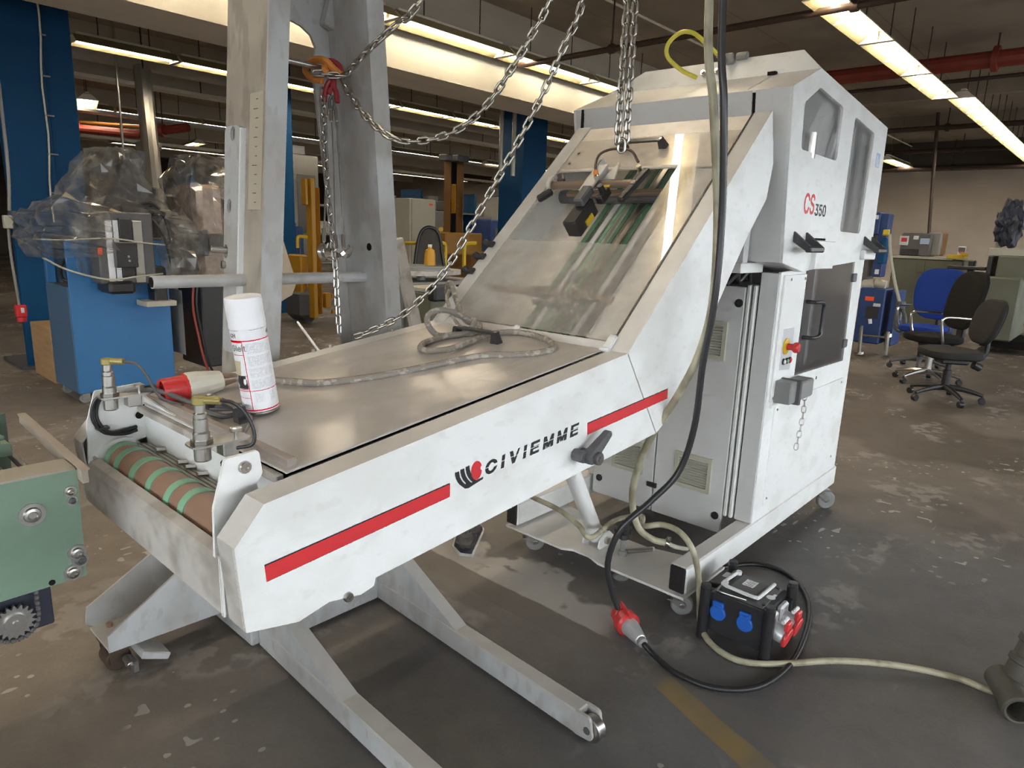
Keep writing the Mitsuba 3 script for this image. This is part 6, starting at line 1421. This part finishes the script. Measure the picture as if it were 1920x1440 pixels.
tc = np.array((5.021, 5.900, 0.917))
part(dt, 'table_top', prism([(tc[0] + 0.52 * math.cos(t), tc[1] + 0.34 * math.sin(t)) for t in np.linspace(0, 6.283, 28)[:-1]], tc[2] - 0.05, tc[2], 'xy'), 'dirty_sheet', 30)
part(dt, 'cable_coil', cat([ring(np.array([tc[0] - 0.03 * i, tc[1], tc[2] + 0.001 + 0.024 * i]), (0.02 * i, 0, 1), 0.30 - 0.02 * i, 0.325 - 0.02 * i, 0.022, 30) for i in range(2)]), 'mid_grey')
part(dt, 'shelf', box(tc[0] - 0.5, tc[0] + 0.75, tc[1] - 0.3, tc[1] + 0.5, 0.76, 0.80, 0.005), 'mid_grey', False)
part(dt, 'drawer_unit', box(tc[0] - 0.15, tc[0] + 0.35, tc[1] - 0.2, tc[1] + 0.4, 0.35, 0.76, 0.01), 'aluminium', False)
for dx in (-0.45, 0.68):
    for dy in (-0.25, 0.42):
        part(dt, 'leg', box(tc[0] + dx - 0.02, tc[0] + dx + 0.02, tc[1] + dy - 0.02, tc[1] + dy + 0.02, 0, 0.76), 'mid_grey', False)
part(dt, 'column', cyl((tc[0], tc[1], 0.80), (tc[0], tc[1], tc[2] - 0.05), 0.05, 14), 'mid_grey')
yb = thing('yellow_bottle', 'yellow plastic bottle standing on the grey work table', 'bottle')
part(yb, 'body', lathe([(0, 0), (0.062, 0), (0.064, 0.01), (0.060, 0.12), (0.048, 0.17), (0.022, 0.185), (0.022, 0.2), (0, 0.2)], (tc[0] + 0.08, tc[1] - 0.05, tc[2] + 0.046), (0, 0, 1), 20), 'amber')
part(yb, 'cap', cyl((tc[0] + 0.08, tc[1] - 0.05, tc[2] + 0.245), (tc[0] + 0.08, tc[1] - 0.05, tc[2] + 0.275), 0.024, 14, 0.003), 'cap_white')
lb = thing('low_bench', 'low dark green bench with black bins behind the far edge of the conveyor', 'bench')
part(lb, 'top', box(4.441, 4.896, 5.000, 5.500, 0.744, 0.785, 0.004), 'cabinet_beige', False)
lbb = (4.429, 4.876, 5.050, 5.450, 0.267, 0.739)
part(lb, 'body', box(*lbb[:4], 0, lbb[5], 0.01), 'olive_paint', False)
part(lb, 'bin', box(4.341, 4.579, 4.900, 5.020, 0.677, 0.835, 0.02), 'black_plastic', False)
lm = thing('leaning_beam', 'grey timber leaning against the crane mast behind the conveyor', 'beam')
part(lm, 'plank', xf(box(-0.035, 0.035, -0.02, 0.02, 0, 1.35, 0.004), frame((2.78, 3.05, 0.0), (0.96, 0, 0.27), (0, 1, 0), (-0.27, 0.0, 0.96))), 'dirty_sheet', False)
# blue machines far behind on the left
def blue_unit(lbl, bb, extra=()):
    t = thing('blue_machine', lbl, 'machine')
    x0, x1, y0, y1, z0, z1 = bb
    part(t, 'body', box(x0, x1, y0, y1, 0.0, z1, 0.02), 'blue_navy', False)
    part(t, 'top_tray', box(x0 + 0.05, x1 - 0.1, y0 + 0.05, y1 - 0.05, z1, z1 + 0.06, 0.01), 'mid_grey', False)
    part(t, 'front_panel', box(x0 + 0.1, x1 - 0.1, y0 - 0.01, y0, 0.4, z1 - 0.15, 0.004), 'dark_grey', False)
    return t
blue_unit('dark blue machine between the crane columns, left of the yellow stacker', (6.000, 6.166, 10.200, 10.800, -0.187, 1.329))
blue_unit('dark blue machine with a pale cover left of the incline top knobs', (9.765, 10.066, 9.400, 10.000, 0.481, 1.578))
for i, (a, b, c, d, yy, m, nm) in enumerate([(640, 430, 720, 560, 12.5, 'dark_grey', 'dark machine block behind the crane mast opening'), (905, 370, 975, 470, 12.0, 'cabinet_beige', 'pale partition behind the incline of the white machine'), (816, 395, 834, 470, 11.5, 'mid_grey', 'grey rack right of the tall cabinet'),
                                            (270, 385, 320, 560, 9.2, 'dark_grey', 'dark machine block right of the shiny duct'), (150, 330, 268, 520, 11.5, 'wall_dark', 'dark machine block behind the film covered monitor'), (540, 300, 600, 470, 14.5, 'mid_grey', 'grey hanging sheets far behind the yellow stacker')]):
    t = thing('machine_block', nm, 'machine')
    x0, x1, y0, y1, z0, z1 = [(8.958, 9.544, 12.500, 13.300, -0.655, 1.310), (12.683, 13.777, 12.000, 12.500, -0.325, 2.210), (10.625, 10.467, 11.500, 12.000, -0.157, 1.769), (3.525, 3.631, 9.200, 9.800, 0.094, 1.529), (3.501, 4.138, 11.500, 12.300, -0.173, 1.963), (8.527, 9.199, 14.500, 14.900, -0.349, 2.920)][i]
    part(t, 'body', box(x0, x1, y0, y1, 0, z1, 0.02), m, False)
    part(t, 'upper_box', box(x0 + 0.1 * (x1 - x0), x0 + 0.6 * (x1 - x0), y0 + 0.1, y1 - 0.1, z1, z1 + 0.22, 0.02), 'dark_grey', False)
    part(t, 'panel', box(x0 + 0.15 * (x1 - x0), x1 - 0.15 * (x1 - x0), y0 - 0.012, y0, 0.4 * z1, 0.85 * z1, 0.004), 'mid_grey' if m != 'mid_grey' else 'dark_grey', False)
rk = thing('shelf_rack', 'dark shelving rack with boxes along the far left wall', 'shelf')
for i in range(6):
    part(rk, 'post', box(5.0 + 2.4 * i, 5.08 + 2.4 * i, 17.2, 18.2, 0, 2.6), 'blue_steel', False)
for z in (0.3, 1.1, 1.9):
    part(rk, 'shelf', box(5.0, 17.1, 17.2, 18.2, z, z + 0.05), 'mid_grey', False)
for i in range(20):
    x = 5.2 + i * 0.58; z = (0.35, 1.15, 1.95)[i % 3]; h_ = 0.25 + 0.3 * rng.random()
    solo('storage_box', 'storage box on the dark shelving rack far back', 'box', box(x, x + 0.42, 17.35, 18.0, z, z + h_, 0.01), ['cardboard', 'mid_grey', 'cabinet_beige', 'dark_grey'][i % 4], False, 'boxes on the far rack')

# ---------------------------------------------------------------- right background
bm = thing('blue_machine', 'dark blue feeder machine with orange sticker behind the white cabinet', 'machine')
part(bm, 'lower_cabinet', box(9.300, 9.650, 2.212, 2.506, 0.152, 0.842, 0.015), 'blue_navy', False)
part(bm, 'side_cabinet', box(9.350, 9.700, 2.074, 2.162, 0.146, 0.826, 0.015), 'blue_navy', False)
part(bm, 'column', box(9.450, 9.650, 2.336, 2.444, 0.973, 1.746, 0.01), 'blue_navy', False)
part(bm, 'column_top', box(9.400, 9.650, 2.423, 2.480, 1.489, 1.757, 0.01), 'blue_navy', False)
part(bm, 'grey_side', box(9.500, 9.750, 2.490, 2.575, 0.895, 1.553, 0.02), 'dark_grey', False)
part(bm, 'control_box', box(9.280, 9.440, 2.282, 2.355, 1.140, 1.451, 0.01), 'blue_steel', False)
for y in (460, 470, 480):
    pass
part(bm, 'yellow_connector', box(9.250, 9.330, 2.274, 2.337, 1.476, 1.551, 0.01), 'yellow', False)
part(bm, 'orange_sticker', box(9.292, 9.298, 2.333, 2.434, 0.682, 0.735), 'orange_label', False)
part(bm, 'white_label', box(9.292, 9.298, 2.250, 2.332, 0.618, 0.657), 'cap_white', False)
part(bm, 'white_label', box(9.440, 9.446, 2.362, 2.409, 1.008, 1.067), 'cap_white', False)
part(bm, 'white_label', box(9.390, 9.396, 2.441, 2.482, 1.673, 1.724), 'cap_white', False)
part(bm, 'black_panel', box(9.290, 9.298, 2.267, 2.404, 0.469, 0.613), 'black_plastic', False)
part(bm, 'bottle', cyl((9.250, 2.320, 0.405), (9.250, 2.334, 0.463), 0.022, 12), 'cap_white')
part(bm, 'feeder', cat(cyl((9.400, 2.510, 0.860), (9.400, 2.377, 0.884), 0.07, 16, 0.01), cyl((9.400, 2.380, 0.903), (9.400, 2.243, 0.881), 0.055, 16, 0.01)), 'cabinet_beige')
part(bm, 'cross_rod', cyl((9.200, 2.410, 0.258), (9.200, 2.089, 0.265), 0.014, 10), 'zinc')
for (xa, ya, xb, yb_) in ((1616, 608, 1614, 662), (1664, 622, 1660, 668)):
    pass
part(bm, 'levelling_screw', cat(cyl((9.200, 2.402, 0.379), (9.200, 2.387, 0.044), 0.022, 10), cyl((9.200, 2.383, 0.017), (9.200, 2.387, 0.044), 0.055, 14)), 'zinc')
part(bm, 'levelling_screw', cat(cyl((9.200, 2.099, 0.336), (9.200, 2.088, 0.047), 0.024, 10), cyl((9.200, 2.090, 0.271), (9.200, 2.096, 0.310), 0.045, 14)), 'zinc')
part(bm, 'supply_cord', tube([(9.200, 2.245, 1.489), (9.150, 2.186, 1.241), (9.100, 2.084, 0.934), (9.050, 1.977, 0.662), (9.050, 1.966, 0.505)], 0.018, 8, 6), 'vent_beige')
part(bm, 'cord_bundle', cat([tube([(9.000, 1.958, 0.685), (9.000, 1.986, 0.569), (9.000, 1.989, 0.430), (9.000, 1.926, 0.386), (9.000, 1.894, 0.516), (9.000, 1.958, 0.685)], 0.022, 8, 4), cyl((9.000, 1.964, 0.728), (9.000, 1.963, 0.647), 0.05, 10)]), 'dark_grey')
gb = thing('green_machine', 'long olive green machine bench behind the blue office chair', 'machine')
part(gb, 'body', box(12.000, 12.800, 1.886, 2.831, -0.054, 1.191, 0.02), 'olive_paint', False)
part(gb, 'hatch', box(11.985, 12.000, 2.377, 2.481, 0.988, 1.155, 0.003), 'olive_paint', False)
part(gb, 'top_edge', box(11.980, 12.780, 2.025, 2.934, 1.182, 1.221, 0.005), 'cabinet_beige', False)
ds = thing('control_unit', 'dark grey control unit with red display on the green bench', 'control unit')
part(ds, 'body', box(12.200, 12.600, 2.383, 2.803, 1.215, 1.570, 0.02), 'dark_grey', False)
part(ds, 'side_box', box(12.300, 12.700, 2.273, 2.457, 1.234, 1.594, 0.02), 'mid_grey', False)
part(ds, 'bezel', box(12.170, 12.200, 2.693, 2.820, 1.377, 1.523, 0.006), 'aluminium', False)
part(ds, 'display', box(12.160, 12.180, 2.713, 2.790, 1.434, 1.491, 0.003), 'red_paint', False, 'red lit display')
part(ds, 'paper_note', box(12.190, 12.198, 2.407, 2.535, 1.404, 1.492), 'pale_blue_print', False)
part(ds, 'paper_note', box(12.190, 12.198, 2.560, 2.631, 1.472, 1.529), 'cap_white', False)
part(ds, 'output_slot', box(12.180, 12.210, 2.538, 2.783, 1.233, 1.323, 0.004), 'black_plastic', False)
part(ds, 'brown_cover', box(12.350, 12.700, 2.258, 2.331, 1.237, 1.597, 0.03), 'amber_dark', False)
yt = thing('yellow_tray', 'yellow tray on the green bench', 'tray')
part(yt, 'base', box(11.950, 12.300, 1.889, 2.103, 1.204, 1.265, 0.006), 'yellow', False)
part(yt, 'rim', box(11.930, 11.960, 1.836, 1.937, 1.254, 1.300, 0.004), 'yellow', False)
pb = thing('product_box', 'small white and dark carton on the yellow tray', 'box')
part(pb, 'carton', box(12.050, 12.250, 1.923, 1.992, 1.267, 1.390, 0.004), 'cap_white', False)
part(pb, 'print', box(12.045, 12.051, 1.901, 1.987, 1.313, 1.375), 'dark_grey', False)
part(pb, 'red_print', box(12.044, 12.050, 1.901, 1.973, 1.290, 1.310), 'red_paint', False)
bl = thing('bench_stop', 'black support arm at the right end of the green bench', 'bracket')
part(bl, 'arm', box(11.500, 11.650, 1.533, 1.994, 1.069, 1.120, 0.01), 'black_plastic', False)
blb = (11.600, 11.750, 1.690, 1.765, 0.057, 1.198)
part(bl, 'post', box(*blb[:4], 0, blb[5], 0.01), 'black_plastic', False)
g2 = thing('green_machine', 'large olive green machine at the right edge behind the black office chairs', 'machine')
part(g2, 'front_block', box(11.000, 12.200, 1.051, 1.481, 0.177, 1.008, 0.02), 'olive_paint', False)
part(g2, 'upper_block', box(11.200, 12.200, 0.935, 1.379, 0.982, 1.290, 0.02), 'olive_paint', False)
part(g2, 'dark_side', box(11.250, 11.850, 1.437, 1.495, 0.994, 1.275, 0.01), 'black_plastic', False)
part(g2, 'top_plate', box(11.400, 12.200, 0.969, 1.532, 1.273, 1.385, 0.01), 'cabinet_beige', False)
part(g2, 'rail', box(10.950, 11.150, 1.427, 1.542, 1.003, 1.024, 0.004), 'aluminium', False)
part(g2, 'under_gap', box(11.100, 12.100, 0.752, 1.395, 0.076, 0.181), 'dark_void', False)
part(g2, 'stand_post', box(11.600, 11.750, 1.427, 1.493, 1.276, 1.620, 0.008), 'mid_grey', False)
part(g2, 'stand_post', box(11.600, 11.660, 1.444, 1.479, 1.622, 1.941, 0.006), 'mid_grey', False)
part(g2, 'cross_shelf', box(11.600, 11.900, 1.000, 1.441, 1.641, 1.683, 0.006), 'mid_grey', False)
m_ = trimesh.creation.icosphere(3)
v_ = m_.vertices * (1 + 1.3 * (meshkit.fbm(m_.vertices * 2.6, 3, 31)[:, None] - 0.5))
cc_ = np.array((11.500, 1.365, 1.705))
jk = solo('draped_cloth', 'dark olive cloth hung over the stand on the right green machine', 'cloth', TM(v_ * [0.12, 0.15, 0.30] + cc_ + [0, 0, 0.02], m_.faces), 'navy_dark', False)

# office chairs
def office_chair(label, cx, cy, face, seat_m, back_m, base_m, seat_z, back_h, arms=None, back_w=0.23, tilt=0.14, bulge=0.0):
    t = thing('office_chair', label, 'chair')
    F = rotz(face, (cx, cy, 0))          # local +x: forwards
    def P(m): return xf(m, F)
    th_ = np.linspace(0, 2 * math.pi, 29)[:-1]
    def sup(a, b, e=0.55):
        return np.column_stack([a * np.sign(np.cos(th_)) * np.abs(np.cos(th_)) ** e, b * np.sign(np.sin(th_)) * np.abs(np.sin(th_)) ** e])
    seat = loft([np.column_stack([sup(0.235 * s, 0.235 * s), np.full(28, z)]) for s, z in ((0.86, seat_z - 0.075), (0.97, seat_z - 0.06), (1.0, seat_z - 0.035), (0.97, seat_z - 0.008), (0.85, seat_z + 0.002), (0.4, seat_z - 0.004))], cap=True)
    part(t, 'seat', P(seat), seat_m, 40)
    rings = []
    bh = back_h - seat_z - 0.06
    for s, x in ((0.90, 0.0), (1.0, 0.018), (1.0, 0.045), (0.92, 0.062), (0.5, 0.070)):
        e = sup(bh / 2 * s, back_w * s, 0.62)
        zc = seat_z + 0.06 + bh / 2 + e[:, 0]
        wv = 1.0 - 0.16 * np.clip((seat_z + 0.10 + bh * 0.25 - zc) / (bh * 0.5), -0.2, 1)
        xx = -0.245 - (zc - seat_z) * math.tan(tilt) + x + 0.55 * (e[:, 1]) ** 2
        rings.append(np.column_stack([xx, e[:, 1] * wv, zc]))
    part(t, 'backrest', P(loft(rings, cap=True)), back_m, 40)
    back_x = lambda z: -0.255 - (z - seat_z) * math.tan(tilt)
    part(t, 'back_bar', P(tube([(-0.02, 0, seat_z - 0.09), (-0.22, 0, seat_z - 0.085), (-0.29, 0, seat_z - 0.03), (back_x(seat_z + 0.12) - 0.012, 0, seat_z + 0.12), (back_x(seat_z + 0.3) - 0.008, 0, seat_z + 0.30)], 0.02, 10, 4)), 'black_plastic')
    part(t, 'mechanism', P(box(-0.14, 0.10, -0.08, 0.08, seat_z - 0.13, seat_z - 0.072, 0.015)), 'black_plastic', False)
    part(t, 'adjust_knob', P(cyl((-0.20, 0, seat_z - 0.13), (-0.27, 0, seat_z - 0.16), 0.035, 14, 0.006)), 'black_plastic')
    part(t, 'gas_column', P(cat(cyl((0, 0, 0.10), (0, 0, 0.28), 0.034, 18, 0.003), cyl((0, 0, 0.28), (0, 0, seat_z - 0.12), 0.022, 16))), 'black_plastic' if base_m != 'chrome' else 'steel')
    for k in range(5):
        a = k * 2 * math.pi / 5 + 0.35
        c, s = math.cos(a), math.sin(a)
        arm = part(t, 'base_arm', P(tube([(0.02 * c, 0.02 * s, 0.12), (0.12 * c, 0.12 * s, 0.115), (0.24 * c, 0.24 * s, 0.090), (0.30 * c, 0.30 * s, 0.072)], [0.030, 0.024, 0.018, 0.015], 8, 4)), base_m)
        part(arm, 'caster', P(cat(cyl((0.30 * c - 0.022 * s, 0.30 * s + 0.022 * c, 0.028), (0.30 * c + 0.022 * s, 0.30 * s - 0.022 * c, 0.028), 0.028, 16, 0.004), cyl((0.30 * c, 0.30 * s, 0.03), (0.30 * c, 0.30 * s, 0.075), 0.008, 8))), 'black_plastic')
    if arms:
        for sy in (-1, 1):
            part(t, 'armrest', P(tube([(0.02, sy * 0.22, seat_z - 0.06), (0.06, sy * 0.27, seat_z - 0.02), (0.10, sy * 0.28, seat_z + 0.14), (0.08, sy * 0.28, seat_z + 0.19), (0.0, sy * 0.28, seat_z + 0.20), (-0.22, sy * 0.28, seat_z + 0.19)], 0.013, 10, 5)), arms)
    return t
office_chair('dark grey low backed office chair in front, turned to the left', 7.15, 1.10, 124, 'fabric_grey', 'fabric_grey', 'black_plastic', 0.47, 0.93, None, 0.21, 0.22)
office_chair('black office chair with tall wide backrest and chrome base behind the dark grey one', 7.95, 1.40, 130, 'fabric_black', 'fabric_black', 'chrome', 0.50, 1.14, 'chrome', 0.26, 0.20)
office_chair('blue upholstered office chair with chrome armrests behind the black chairs', 8.75, 1.63, 168, 'blue_fabric', 'blue_fabric', 'dark_grey', 0.50, 1.13, 'chrome', 0.26, 0.12)
